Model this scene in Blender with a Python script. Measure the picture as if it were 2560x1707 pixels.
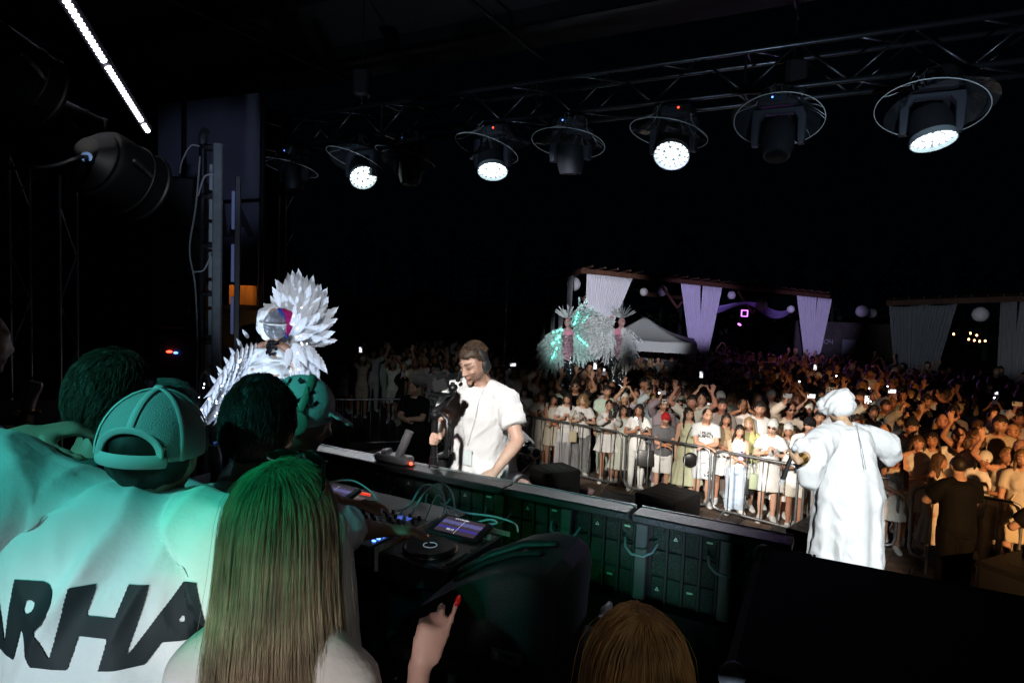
import bpy, bmesh, math, random
import numpy as np, time
TMARK = time.time()
from mathutils import Matrix, Vector, Euler
random.seed(7); rng = np.random.default_rng(11)
for _o in list(bpy.data.objects): bpy.data.objects.remove(_o)
SC = bpy.context.scene; COL = SC.collection
V = lambda *a: np.array(a if len(a) > 1 else a[0], float)

# ------------------------------------------------------------------ camera
CAM_F, CAM_PITCH, CAM_ROLL, CAM_H = 1600.0, math.radians(-3.7), math.radians(2.2), 3.45
_F = V(0, math.cos(CAM_PITCH), math.sin(CAM_PITCH)); _R0 = V(1, 0, 0); _U0 = np.cross(_R0, _F)
_R = _R0*math.cos(CAM_ROLL) + _U0*math.sin(CAM_ROLL); _U = -_R0*math.sin(CAM_ROLL) + _U0*math.cos(CAM_ROLL)
_C = V(0, 0, CAM_H)
def at(x, y, d):
    return _C + d*(_F + _R*(x-1280)/CAM_F - _U*(y-853.5)/CAM_F)
def onz(x, y, z):
    d = _F + _R*(x-1280)/CAM_F - _U*(y-853.5)/CAM_F
    return _C + d*((z-CAM_H)/d[2])
cam_data = bpy.data.cameras.new('camera'); cam = bpy.data.objects.new('camera', cam_data); COL.objects.link(cam)
cam_data.sensor_width = 36; cam_data.lens = CAM_F/2560*36; cam_data.clip_start = 0.05; cam_data.clip_end = 900
_m = Matrix.Identity(4)
for _i in range(3):
    _m[_i][0] = _R[_i]; _m[_i][1] = _U[_i]; _m[_i][2] = -_F[_i]; _m[_i][3] = _C[_i]
cam.matrix_world = _m
SC.camera = cam

# ------------------------------------------------------------------ night sky, exposure
world = bpy.data.worlds.new('World'); SC.world = world; world.use_nodes = True
_nt = world.node_tree; _bg = _nt.nodes['Background']
_sky = _nt.nodes.new('ShaderNodeTexSky'); _sky.sky_type = 'NISHITA'; _sky.sun_disc = False
_sky.sun_elevation = math.radians(-7.0); _sky.sun_rotation = math.radians(200); _sky.altitude = 100
_add = _nt.nodes.new('ShaderNodeMix'); _add.data_type = 'RGBA'; _add.blend_type = 'ADD'; _add.inputs[0].default_value = 1.0
_add.inputs[7].default_value = (.003, .009, .018, 1)          # faint navy glow of the night sky
_nt.links.new(_sky.outputs[0], _add.inputs[6]); _nt.links.new(_add.outputs[2], _bg.inputs[0]); _bg.inputs[1].default_value = 0.05
SC.view_settings.view_transform = 'Standard'; SC.view_settings.look = 'None'
SC.view_settings.exposure = 0.0; SC.view_settings.gamma = 1.0; SC.view_settings.use_curve_mapping = False
SC.render.engine = 'CYCLES'
SC.cycles.use_denoising = True; SC.cycles.max_bounces = 6; SC.cycles.diffuse_bounces = 3
SC.cycles.glossy_bounces = 3; SC.cycles.transmission_bounces = 4; SC.cycles.transparent_max_bounces = 12
SC.cycles.sample_clamp_indirect = 4.0; SC.cycles.sample_clamp_direct = 0; SC.cycles.use_light_tree = True
SC.cycles.caustics_reflective = False; SC.cycles.caustics_refractive = False

# ------------------------------------------------------------------ maths / mesh helpers
def nrm(v):
    v = np.asarray(v, float); return v/(np.linalg.norm(v)+1e-12)
def RX(a): a = math.radians(a); c, s = math.cos(a), math.sin(a); return np.array([[1,0,0],[0,c,-s],[0,s,c]])
def RY(a): a = math.radians(a); c, s = math.cos(a), math.sin(a); return np.array([[c,0,s],[0,1,0],[-s,0,c]])
def RZ(a): a = math.radians(a); c, s = math.cos(a), math.sin(a); return np.array([[c,-s,0],[s,c,0],[0,0,1]])
def rot_axis(ax, a):
    ax = nrm(ax); a = math.radians(a); c, s = math.cos(a), math.sin(a); x, y, z = ax
    return np.array([[c+x*x*(1-c), x*y*(1-c)-z*s, x*z*(1-c)+y*s],[y*x*(1-c)+z*s, c+y*y*(1-c), y*z*(1-c)-x*s],[z*x*(1-c)-y*s, z*y*(1-c)+x*s, c+z*z*(1-c)]])
def sstep(a, b, x):
    t = np.clip((np.asarray(x, float)-a)/(b-a), 0, 1); return t*t*(3-2*t)
def frame_of(d, hint=(1, 0, 0)):
    d = nrm(d); h = V(*hint); x = h - d*np.dot(h, d)
    if np.linalg.norm(x) < 1e-3:
        h = V(0, 1, 0); x = h - d*np.dot(h, d)
    x = nrm(x); return x, np.cross(d, x)
def _hash(i, j, k, seed):
    n = (i*374761393 + j*668265263 + k*2147483647 + seed*1274126177) & 0xFFFFFFFF
    n = ((n ^ (n >> 13))*1274126177) & 0xFFFFFFFF
    return ((n ^ (n >> 16)) & 0xFFFF)/32767.5 - 1.0
def noise3(p, seed=0):
    p = np.asarray(p, float); f = np.floor(p).astype(np.int64); t = p - f; t = t*t*(3-2*t); r = 0
    for a in (0, 1):
        for b in (0, 1):
            for c in (0, 1):
                w = (t[:,0] if a else 1-t[:,0])*(t[:,1] if b else 1-t[:,1])*(t[:,2] if c else 1-t[:,2])
                r = r + w*_hash(f[:,0]+a, f[:,1]+b, f[:,2]+c, seed)
    return r

class MB:
    """collects shapes that end up as ONE mesh"""
    def __init__(s): s.v = []; s.f = []; s.n = 0
    def add(s, v, f):
        v = np.asarray(v, float).reshape(-1, 3); s.v.append(v); o = s.n
        s.f += [tuple(i+o for i in q) for q in f]; s.n += len(v); return s
    def box(s, c, size, M=None, taper=1.0):
        c = V(*c); h = V(*size)/2; M = np.eye(3) if M is None else M
        v = [[sx*h[0]*(taper if sz > 0 else 1), sy*h[1]*(taper if sz > 0 else 1), sz*h[2]] for sz in (-1, 1) for sy in (-1, 1) for sx in (-1, 1)]
        return s.add(np.array(v) @ M.T + c, [(0,2,3,1),(4,5,7,6),(0,1,5,4),(2,6,7,3),(0,4,6,2),(1,3,7,5)])
    def bbox(s, c, size, b=0.01, M=None):
        """box with bevelled vertical and horizontal edges"""
        c = V(*c); h = V(*size)/2; M = np.eye(3) if M is None else M; b = min(b, *(h*0.9))
        v = []; 
        for z, ins in ((-h[2], b), (-h[2]+b, 0), (h[2]-b, 0), (h[2], b)):
            X, Y = h[0]-ins, h[1]-ins
            v += [[-X+b,-Y,z],[X-b,-Y,z],[X,-Y+b,z],[X,Y-b,z],[X-b,Y,z],[-X+b,Y,z],[-X,Y-b,z],[-X,-Y+b,z]]
        f = [tuple(range(7, -1, -1)), tuple(range(24, 32))]
        for k in range(3):
            for i in range(8): f.append((k*8+i, k*8+(i+1) % 8, (k+1)*8+(i+1) % 8, (k+1)*8+i))
        return s.add(np.array(v) @ M.T + c, f)
    def loft(s, rings, n=14, cap=True, power=2.0):
        """rings: (centre, xaxis, yaxis, rx, ry)"""
        a = np.arange(n)/n*2*math.pi; ca, sa = np.cos(a), np.sin(a)
        if power != 2.0:
            ca = np.sign(ca)*np.abs(ca)**(2/power); sa = np.sign(sa)*np.abs(sa)**(2/power)
        v = []; f = []
        for c, X, Y, rx, ry in rings:
            v.append(V(*c) + np.outer(ca*rx, X) + np.outer(sa*ry, Y))
        m = len(rings)
        for k in range(m-1):
            for i in range(n): f.append((k*n+i, k*n+(i+1) % n, (k+1)*n+(i+1) % n, (k+1)*n+i))
        v = list(np.concatenate(v))
        if cap:
            v.append(V(*rings[0][0])); v.append(V(*rings[-1][0])); a0, a1 = m*n, m*n+1
            for i in range(n): f.append((a0, (i+1) % n, i)); f.append((a1, (m-1)*n+i, (m-1)*n+(i+1) % n))
        return s.add(v, f)
    def tube(s, pts, rad, n=8, hint=(1, 0, 0), rcap=True, cap=True):
        """smooth tube along points; rad number, list, or list of (rx, ry)"""
        P = [V(*p) for p in pts]; m = len(P)
        if np.isscalar(rad): rad = [rad]*m
        Rr = [(r, r) if np.isscalar(r) else r for r in rad]
        T = [nrm(P[min(i+1, m-1)]-P[max(i-1, 0)]) for i in range(m)]
        X, Y = frame_of(T[0], hint); rings = []
        for i in range(m):
            X = X - T[i]*np.dot(X, T[i]); X = nrm(X); Y = np.cross(T[i], X)
            rings.append((P[i], X, Y, Rr[i][0], Rr[i][1]))
        if rcap:
            c, X, Y, a, b = rings[0]; r = min(a, b); T0 = T[0]
            pre = [(c-T0*r*math.sin(t), X, Y, a*math.cos(t), b*math.cos(t)) for t in (1.35, .9, .45)]
            c, X, Y, a, b = rings[-1]; r = min(a, b); T1 = T[-1]
            post = [(c+T1*r*math.sin(t), X, Y, a*math.cos(t), b*math.cos(t)) for t in (.45, .9, 1.35)]
            rings = pre + rings + post
        return s.loft(rings, n, cap)
    def ell(s, c, r, M=None, n=12, m=8):
        r = V(*r) if not np.isscalar(r) else V(r, r, r); M = np.eye(3) if M is None else M; c = V(*c)
        th = np.linspace(0, math.pi, m+1)[1:-1]; rings = []
        for t in th[::-1]:
            rings.append((c + M @ V(0, 0, r[2]*math.cos(t)), M[:,0], M[:,1], r[0]*math.sin(t), r[1]*math.sin(t)))
        k = s.n; s.loft(rings, n, True)
        s.v[-1][-2] = c - M[:,2]*r[2]; s.v[-1][-1] = c + M[:,2]*r[2]
        return s
    def cyl(s, a, b, r0, r1=None, n=16):
        return s.tube([a, b], [r0, r0 if r1 is None else r1], n, rcap=False)
    def lathe(s, prof, n=24, c=(0, 0, 0), M=None, cap=False):
        M = np.eye(3) if M is None else M
        return s.loft([(V(*c)+M @ V(0, 0, z), M[:,0], M[:,1], r, r) for r, z in prof], n, cap)
    def arr(s): return np.concatenate(s.v) if s.v else np.zeros((0, 3))
    def mesh(s, name='m', smooth=True):
        me = bpy.data.meshes.new(name); me.from_pydata(s.arr().tolist(), [], s.f); me.update()
        if smooth: me.polygons.foreach_set('use_smooth', [True]*len(me.polygons))
        return me
    def build(s, name, mat=None, parent=None, smooth=True, loc=None, sharp=35):
        me = s.mesh(name, smooth); o = link(name, me, mat, parent, loc)
        if smooth and sharp: sharpen(me, sharp)
        return o
def sharpen(me, ang=35):
    bm = bmesh.new(); bm.from_mesh(me); lim = math.radians(ang)
    for e in bm.edges:
        if len(e.link_faces) == 2 and e.calc_face_angle(0) > lim: e.smooth = False
    bm.to_mesh(me); bm.free()
def link(name, me, mat=None, parent=None, loc=None, M=None):
    o = bpy.data.objects.new(name, me); COL.objects.link(o)
    if mat is not None and me is not None and len(me.materials) == 0: me.materials.append(mat)
    if parent is not None: o.parent = parent
    if loc is not None: o.location = loc
    if M is not None: o.matrix_local = M
    return o
def tag(o, label, cat, group=None, kind=None):
    if label: o['label'] = label
    if cat: o['category'] = cat
    if group: o['group'] = group
    if kind: o['kind'] = kind
    return o
def thing(name, label, cat, loc=(0, 0, 0), rotz=0.0, group=None, scale=1.0):
    o = bpy.data.objects.new(name, None); COL.objects.link(o); o.empty_display_size = 0.1
    o.location = tuple(float(q) for q in loc); o.rotation_euler = (0, 0, rotz); o.scale = (scale,)*3
    return tag(o, label, cat, group)
def struct(o):
    o['kind'] = 'structure'; return o
def mat4(R=None, t=(0, 0, 0), s=1.0):
    m = Matrix.Identity(4); R = np.eye(3) if R is None else R
    for i in range(3):
        for j in range(3): m[i][j] = float(R[i][j])*s
        m[i][3] = float(t[i])
    return m
WORK = bpy.data.scenes.new('work')          # empty scene used only to evaluate modifiers quickly
def evaluated(ob):
    WORK.collection.objects.link(ob); vl = WORK.view_layers[0]; vl.update(); new = bpy.data.meshes.new_from_object(ob.evaluated_get(vl.depsgraph)); return new
def remesh(mb, voxel, smooth=2, name='m', fac=0.5):
    me = mb.mesh('tmp'); ob = bpy.data.objects.new('tmp', me)
    a = ob.modifiers.new('r', 'REMESH'); a.mode = 'VOXEL'; a.voxel_size = voxel
    if smooth:
        b = ob.modifiers.new('s', 'SMOOTH'); b.factor = fac; b.iterations = smooth
    new = evaluated(ob); new.name = name
    bpy.data.objects.remove(ob); bpy.data.meshes.remove(me)
    new.polygons.foreach_set('use_smooth', [True]*len(new.polygons))
    return new
def get_co(me):
    a = np.zeros(len(me.vertices)*3); me.vertices.foreach_get('co', a); return a.reshape(-1, 3)
def get_no(me):
    a = np.zeros(len(me.vertices)*3); me.vertices.foreach_get('normal', a); return a.reshape(-1, 3)
def set_co(me, co):
    me.vertices.foreach_set('co', np.asarray(co, float).ravel()); me.update()
def decimate(me, ratio):
    ob = bpy.data.objects.new('tmp', me); a = ob.modifiers.new('d', 'DECIMATE'); a.ratio = ratio
    new = evaluated(ob); new.name = me.name; bpy.data.objects.remove(ob)
    new.polygons.foreach_set('use_smooth', [True]*len(new.polygons)); return new

# ------------------------------------------------------------------ materials
MATS = {}
def mat(name, color=(.5, .5, .5), rough=.6, metal=0.0, spec=.5, noise=None, bump=None, objcol=False, emit=None, attr=None, coat=0, trans=0, alpha=None, sheen=0, emit_light=True, sss=0):
    if name in MATS: return MATS[name]
    m = bpy.data.materials.new(name); m.use_nodes = True; nt = m.node_tree; b = nt.nodes['Principled BSDF']
    b.inputs['Base Color'].default_value = (*color, 1); b.inputs['Roughness'].default_value = rough
    b.inputs['Metallic'].default_value = metal; b.inputs['Specular IOR Level'].default_value = spec
    if coat: b.inputs['Coat Weight'].default_value = coat
    if trans: b.inputs['Transmission Weight'].default_value = trans
    if sheen: b.inputs['Sheen Weight'].default_value = sheen
    if alpha is not None: b.inputs['Alpha'].default_value = alpha
    src = None; L = nt.links.new
    if objcol:
        oi = nt.nodes.new('ShaderNodeObjectInfo'); src = oi.outputs['Color']
    if attr:
        at_ = nt.nodes.new('ShaderNodeAttribute'); at_.attribute_name = attr
        if src is None:
            rgb = nt.nodes.new('ShaderNodeRGB'); rgb.outputs[0].default_value = (*color, 1); src = rgb.outputs[0]
        mx = nt.nodes.new('ShaderNodeMix'); mx.data_type = 'RGBA'; mx.blend_type = 'MULTIPLY'; mx.inputs[0].default_value = 1
        L(src, mx.inputs[6]); L(at_.outputs['Color'], mx.inputs[7]); src = mx.outputs[2]
    tc = None
    if noise or bump: tc = nt.nodes.new('ShaderNodeTexCoord')
    if noise:  # (scale, amount, [stretch])
        nz = nt.nodes.new('ShaderNodeTexNoise'); nz.inputs['Scale'].default_value = noise[0]; nz.inputs['Detail'].default_value = 5
        if len(noise) > 2:
            mp = nt.nodes.new('ShaderNodeMapping'); mp.inputs['Scale'].default_value = noise[2]; L(tc.outputs['Object'], mp.inputs[0]); L(mp.outputs[0], nz.inputs['Vector'])
        else: L(tc.outputs['Object'], nz.inputs['Vector'])
        mr = nt.nodes.new('ShaderNodeMapRange'); mr.inputs[1].default_value = .3; mr.inputs[2].default_value = .7
        mr.inputs[3].default_value = 1-noise[1]; mr.inputs[4].default_value = 1+noise[1]*.6; L(nz.outputs[0], mr.inputs[0])
        if src is None:
            rgb = nt.nodes.new('ShaderNodeRGB'); rgb.outputs[0].default_value = (*color, 1); src = rgb.outputs[0]
        mx = nt.nodes.new('ShaderNodeMix'); mx.data_type = 'RGBA'; mx.blend_type = 'MULTIPLY'; mx.inputs[0].default_value = 1
        L(src, mx.inputs[6]); L(mr.outputs[0], mx.inputs[7]); src = mx.outputs[2]
    if src is not None: L(src, b.inputs['Base Color'])
    if bump:  # (scale, strength, [stretch])
        nz = nt.nodes.new('ShaderNodeTexNoise'); nz.inputs['Scale'].default_value = bump[0]; nz.inputs['Detail'].default_value = 4
        if len(bump) > 2:
            mp = nt.nodes.new('ShaderNodeMapping'); mp.inputs['Scale'].default_value = bump[2]; L(tc.outputs['Object'], mp.inputs[0]); L(mp.outputs[0], nz.inputs['Vector'])
        else: L(tc.outputs['Object'], nz.inputs['Vector'])
        bp = nt.nodes.new('ShaderNodeBump'); bp.inputs['Strength'].default_value = bump[1]; bp.inputs['Distance'].default_value = .02
        L(nz.outputs[0], bp.inputs['Height']); L(bp.outputs[0], b.inputs['Normal'])
    if emit:
        b.inputs['Emission Color'].default_value = (*emit[0], 1); b.inputs['Emission Strength'].default_value = emit[1]
        if not emit_light: m.cycles.emission_sampling = 'NONE'
    MATS[name] = m; return m
SKIN = mat('skin', rough=.48, objcol=True, attr='fc', noise=(30, .08), spec=.45)
CLOTH = mat('cloth', rough=.85, objcol=True, noise=(9, .07), bump=(60, .12), spec=.25)
HAIR = mat('hair', rough=.6, objcol=True, noise=(35, .45, (6, 6, .7)), spec=.5)
BLACK = mat('black_plastic', (.012, .012, .013), .45)
BLACK_MATTE = mat('black_matte', (.011, .011, .012), .85, spec=.25)
BLACK_METAL = mat('black_metal', (.02, .02, .022), .38, .6)
ALU = mat('aluminium', (.42, .43, .45), .38, 1.0, noise=(20, .15))
STEEL = mat('galvanised_steel', (.30, .31, .32), .42, .85, noise=(14, .25))
GOLD = mat('gold', (.75, .5, .14), .25, 1.0)
WHITE = mat('white_plastic', (.75, .75, .74), .4)
RED_LED = mat('red_led', (.5, .01, .01), .4, emit=((1, .05, .02), 8), emit_light=False)
BLUE_LED = mat('blue_led', (.02, .05, .5), .4, emit=((.1, .25, 1), 5), emit_light=False)
LAMPS = {'moving': 380}
# ------------------------------------------------------------------ people
TOR_Z = V(.80,.86,.92,1.00,1.08,1.16,1.24,1.32,1.40,1.45,1.48,1.52)
TOR = {'m': (V(.125,.155,.165,.155,.146,.150,.160,.172,.172,.135,.085,.062), V(.10,.112,.115,.108,.104,.108,.114,.118,.105,.085,.072,.062)),
       'f': (V(.130,.165,.172,.152,.128,.128,.136,.146,.142,.110,.068,.052), V(.10,.115,.118,.105,.09,.092,.098,.103,.092,.075,.062,.052))}
class Skel:
    """joints of a posed figure, 1.75 m design height, facing -Y, person's left = +X, feet on z=0"""
    def __init__(s, sex='m', height=1.75, build=1.0, lean=0, side=0, twist=0, hipyaw=0, head=(0, 0, 0), armL=None, armR=None, legL=None, legR=None, neck=0, shw=None, head_scale=1.0, drop=0):
        s.sex, s.k, s.build, s.hs = sex, height/1.75, build, head_scale
        s.M0 = RZ(hipyaw); R = lambda a, b: RX(a) @ RY(b)
        s.M1 = s.M0 @ R(lean*.5, side*.5) @ RZ(twist*.5); s.M2 = s.M1 @ R(lean*.5, side*.5) @ RZ(twist*.5)
        s.P = V(0, 0, .93); s.W = s.P + s.M0 @ V(0, 0, .13); s.CH = s.W + s.M1 @ V(0, 0, .22); s.N = s.CH + s.M2 @ V(0, .012, .21)
        s.MH = RZ(head[0]) @ RX(head[1]) @ RY(head[2]); s.head = head
        d = nrm(s.M2[:,2] + s.MH[:,2]); s.NT = s.N + d*.055 + s.M2 @ V(0, -.012-neck, 0)
        s.NT = s.NT - V(0, 0, drop*.6); s.H = s.NT + s.MH @ V(0, -.022, .098) - V(0, 0, drop*.4)
        sw = shw or (.185 if sex == 'm' else .165)
        s.arm = {}
        for k, sg, a in (('L', 1, armL), ('R', -1, armR)):
            u, f, h, n, typ, lift = a if a else ((.12*sg, .02, -1), (.06*sg, -.18, -1), None, None, 'relaxed', 0)
            if sg < 0 and a and len(a) == 6: pass
            S = s.CH + s.M2 @ V(sg*sw*(.9+.1*build), .012, .125+lift)
            E_ = S + nrm(u)*.285; Wr = E_ + nrm(f)*.245; hd = nrm(h) if h is not None else nrm(f)
            s.arm[k] = (S, E_, Wr, hd, n, typ, sg)
        s.leg = {}
        for k, sg, a in (('L', 1, legL), ('R', -1, legR)):
            t, sh, ft = a if a else ((.03*sg, -.02, -1), (.0, .03, -1), (.25*sg, -1, 0))
            Hp = s.P + s.M0 @ V(.088*sg, 0, -.05); K = Hp + nrm(t)*.41; A = K + nrm(sh)*.40
            s.leg[k] = (Hp, K, A, nrm(ft), sg)
        lo = min(s.leg[k][2][2] for k in 'LR') - .075
        s.off = V(0, 0, -lo)
        for nme in ('P', 'W', 'CH', 'N', 'NT', 'H'): setattr(s, nme, getattr(s, nme) + s.off)
        s.arm = {k: (a[0]+s.off, a[1]+s.off, a[2]+s.off)+a[3:] for k, a in s.arm.items()}
        s.leg = {k: (a[0]+s.off, a[1]+s.off, a[2]+s.off)+a[3:] for k, a in s.leg.items()}
    def ring(s, z, inf=0.0, infy=None):
        """torso cross-section at design height z"""
        infy = inf if infy is None else infy
        kz = V(.93, 1.06, 1.28, 1.49); kp = np.array([s.P, s.W, s.CH, s.N])
        if z <= .93: c = s.P + s.M0 @ V(0, 0, z-.93); M = s.M0
        elif z >= 1.49: c = s.N + s.M2 @ V(0, 0, z-1.49); M = s.M2
        else:
            c = V(*[np.interp(z, kz, kp[:, i]) for i in range(3)])
            M = s.M0 if z < .98 else s.M1 if z < 1.17 else s.M2
        if .93 < z < 1.3:   # blend frames
            t = float(sstep(.95, 1.26, z)); X = nrm(s.M0[:,0]*(1-t)+s.M2[:,0]*t); Y0 = s.M0[:,1]*(1-t)+s.M2[:,1]*t; Y = nrm(Y0-X*np.dot(X, Y0))
        else: X, Y = M[:,0], M[:,1]
        rx = np.interp(z, TOR_Z, TOR[s.sex][0])*(s.build if z < 1.44 else 1)+inf; ry = np.interp(z, TOR_Z, TOR[s.sex][1])*(s.build**1.5 if z < 1.44 else 1)+infy
        return (c, X, Y, rx, ry)

def add_hand(mb, W, d, n, sg, typ='relaxed', sc=1.0, fr=.0088):
    d = nrm(d); n = V(*n); n = nrm(n - d*np.dot(n, d)); t = np.cross(d, n)*(-1 if sg > 0 else 1)
    cv = {'relaxed': (22, 28, 20), 'open': (3, 6, 5), 'fist': (72, 85, 60), 'grip': (48, 62, 42), 'point': (70, 85, 60), 'flat': (4, 6, 4), 'cup': (35, 40, 25)}[typ]
    sp = {'open': 11, 'flat': 2}.get(typ, 3)
    mb.loft([(W - d*.02*sc, t, n, .027*sc, .021*sc), (W + d*.012*sc, t, n, .029*sc, .019*sc), (W + d*.045*sc, t, n, .038*sc, .0165*sc), (W + d*.08*sc, t, n, .041*sc, .0145*sc), (W + d*.094*sc, t, n, .036*sc, .012*sc)], 12)
    for i, (o, L, b) in enumerate(((.029, .074, 0), (.0095, .082, .004), (-.0095, .077, .001), (-.028, .060, -.006))):
        c = cv
        if typ == 'point' and i == 0: c = (4, 6, 5)
        if typ == 'point' and i == 1: c = (38, 50, 30)
        p = W + (d*(.086+b) + t*o)*sc; q = rot_axis(n, (sp*(1.2-.8*i))*(-1 if sg > 0 else 1)*-1 if typ in ('open',) else 0)
        dd = q @ d
        if typ == 'open': dd = nrm(d + t*(.22-.15*i))
        pts = [p - dd*.012*sc]; ax = np.cross(dd, n)
        for j, fl in enumerate((.46, .30, .24)):
            dd = rot_axis(ax, c[j]) @ dd; p = p + dd*L*fl*sc; pts.append(p)
        mb.tube(pts, [fr*1.08*sc, fr*sc, fr*.93*sc, fr*.8*sc], 8)
    th = {'open': (.85, .5, .1), 'flat': (.35, .85, .15), 'fist': (.25, .6, .75), 'grip': (.35, .5, .85), 'point': (.15, .75, .6), 'cup': (.6, .5, .6)}.get(typ, (.45, .75, .4))
    b0 = W + (d*.022 + t*.026)*sc; dd = nrm(t*th[0]+d*th[1]+n*th[2]); b1 = b0 + dd*.042*sc
    d2 = nrm(dd + d*.55 + (-t*.9 if typ in ('fist', 'grip', 'point') else 0)); b2 = b1 + d2*.032*sc; b3 = b2 + nrm(d2 + (-t*.4 if typ in ('fist', 'grip') else 0))*.024*sc
    mb.tube([b0, b1, b2, b3], [.0135*sc, .0115*sc, .0102*sc, .0085*sc], 8)

def head_parts(mb, C, M, sex='m', sc=1.0, ears=True):
    n, m = 26, 20; th = np.linspace(0, math.pi, m+1)[1:-1][::-1]; k = 1.0 if sex == 'm' else .95; s = sc*k
    rings = []
    for t in th:
        z = math.cos(t); r = math.sin(t); zz = z*.117
        rx = .0755*r; y0 = 0.0; ry = .096*r
        j = float(sstep(.05, .95, -z)); rx *= 1-.17*j + .02*float(sstep(.3, .8, -z)); rx *= 1+.05*math.exp(-((z-.35)/.3)**2)
        yb = 1-.42*j; yf = 1-.06*j          # jaw: back pulled in
        c = V(0, (ry*yb-ry*yf)/2, zz); ryy = (ry*yb+ry*yf)/2
        rings.append((V(*C) + s*(M @ c), M[:,0], M[:,1], rx*s, ryy*s))
    mb.loft(rings, n)
    P = lambda *a: V(*C) + s*(M @ V(*a))
    mb.tube([P(0,-.086,.022), P(0,-.098,-.004), P(0,-.108,-.026)], [.0085*s, .0100*s, .0125*s], 8)        # nose
    for q in (-1, 1):
        mb.ell(P(q*.010,-.098,-.029), V(.009,.011,.008)*s, M, 8, 6)
        mb.tube([P(q*.010,-.087,.033), P(q*.034,-.083,.036), P(q*.056,-.064,.030)], [.010*s, .0115*s, .010*s], 8)    # brow
        mb.ell(P(q*.040,-.066,-.016), V(.022,.022,.018)*s, M, 10, 8)                             # cheek
        mb.ell(P(q*.032,-.0745,.010), V(.0145,.012,.011)*s, M, 10, 8)                            # eyeball and lid
        if ears:
            mb.ell(P(q*.079,.012,-.004), V(.0085,.019,.032)*s, M @ RZ(q*-18), 10, 8)
    mb.tube([P(-.021,-.083,-.0575), P(0,-.0935,-.056), P(.021,-.083,-.0575)], [.006*s, .0078*s, .006*s], 8)
    mb.tube([P(-.017,-.083,-.0665), P(0,-.0925,-.0685), P(.017,-.083,-.0665)], [.0062*s, .0082*s, .0062*s], 8)
    mb.ell(P(0,-.078,-.100), V(.024,.018,.016)*s, M, 10, 8)

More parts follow.
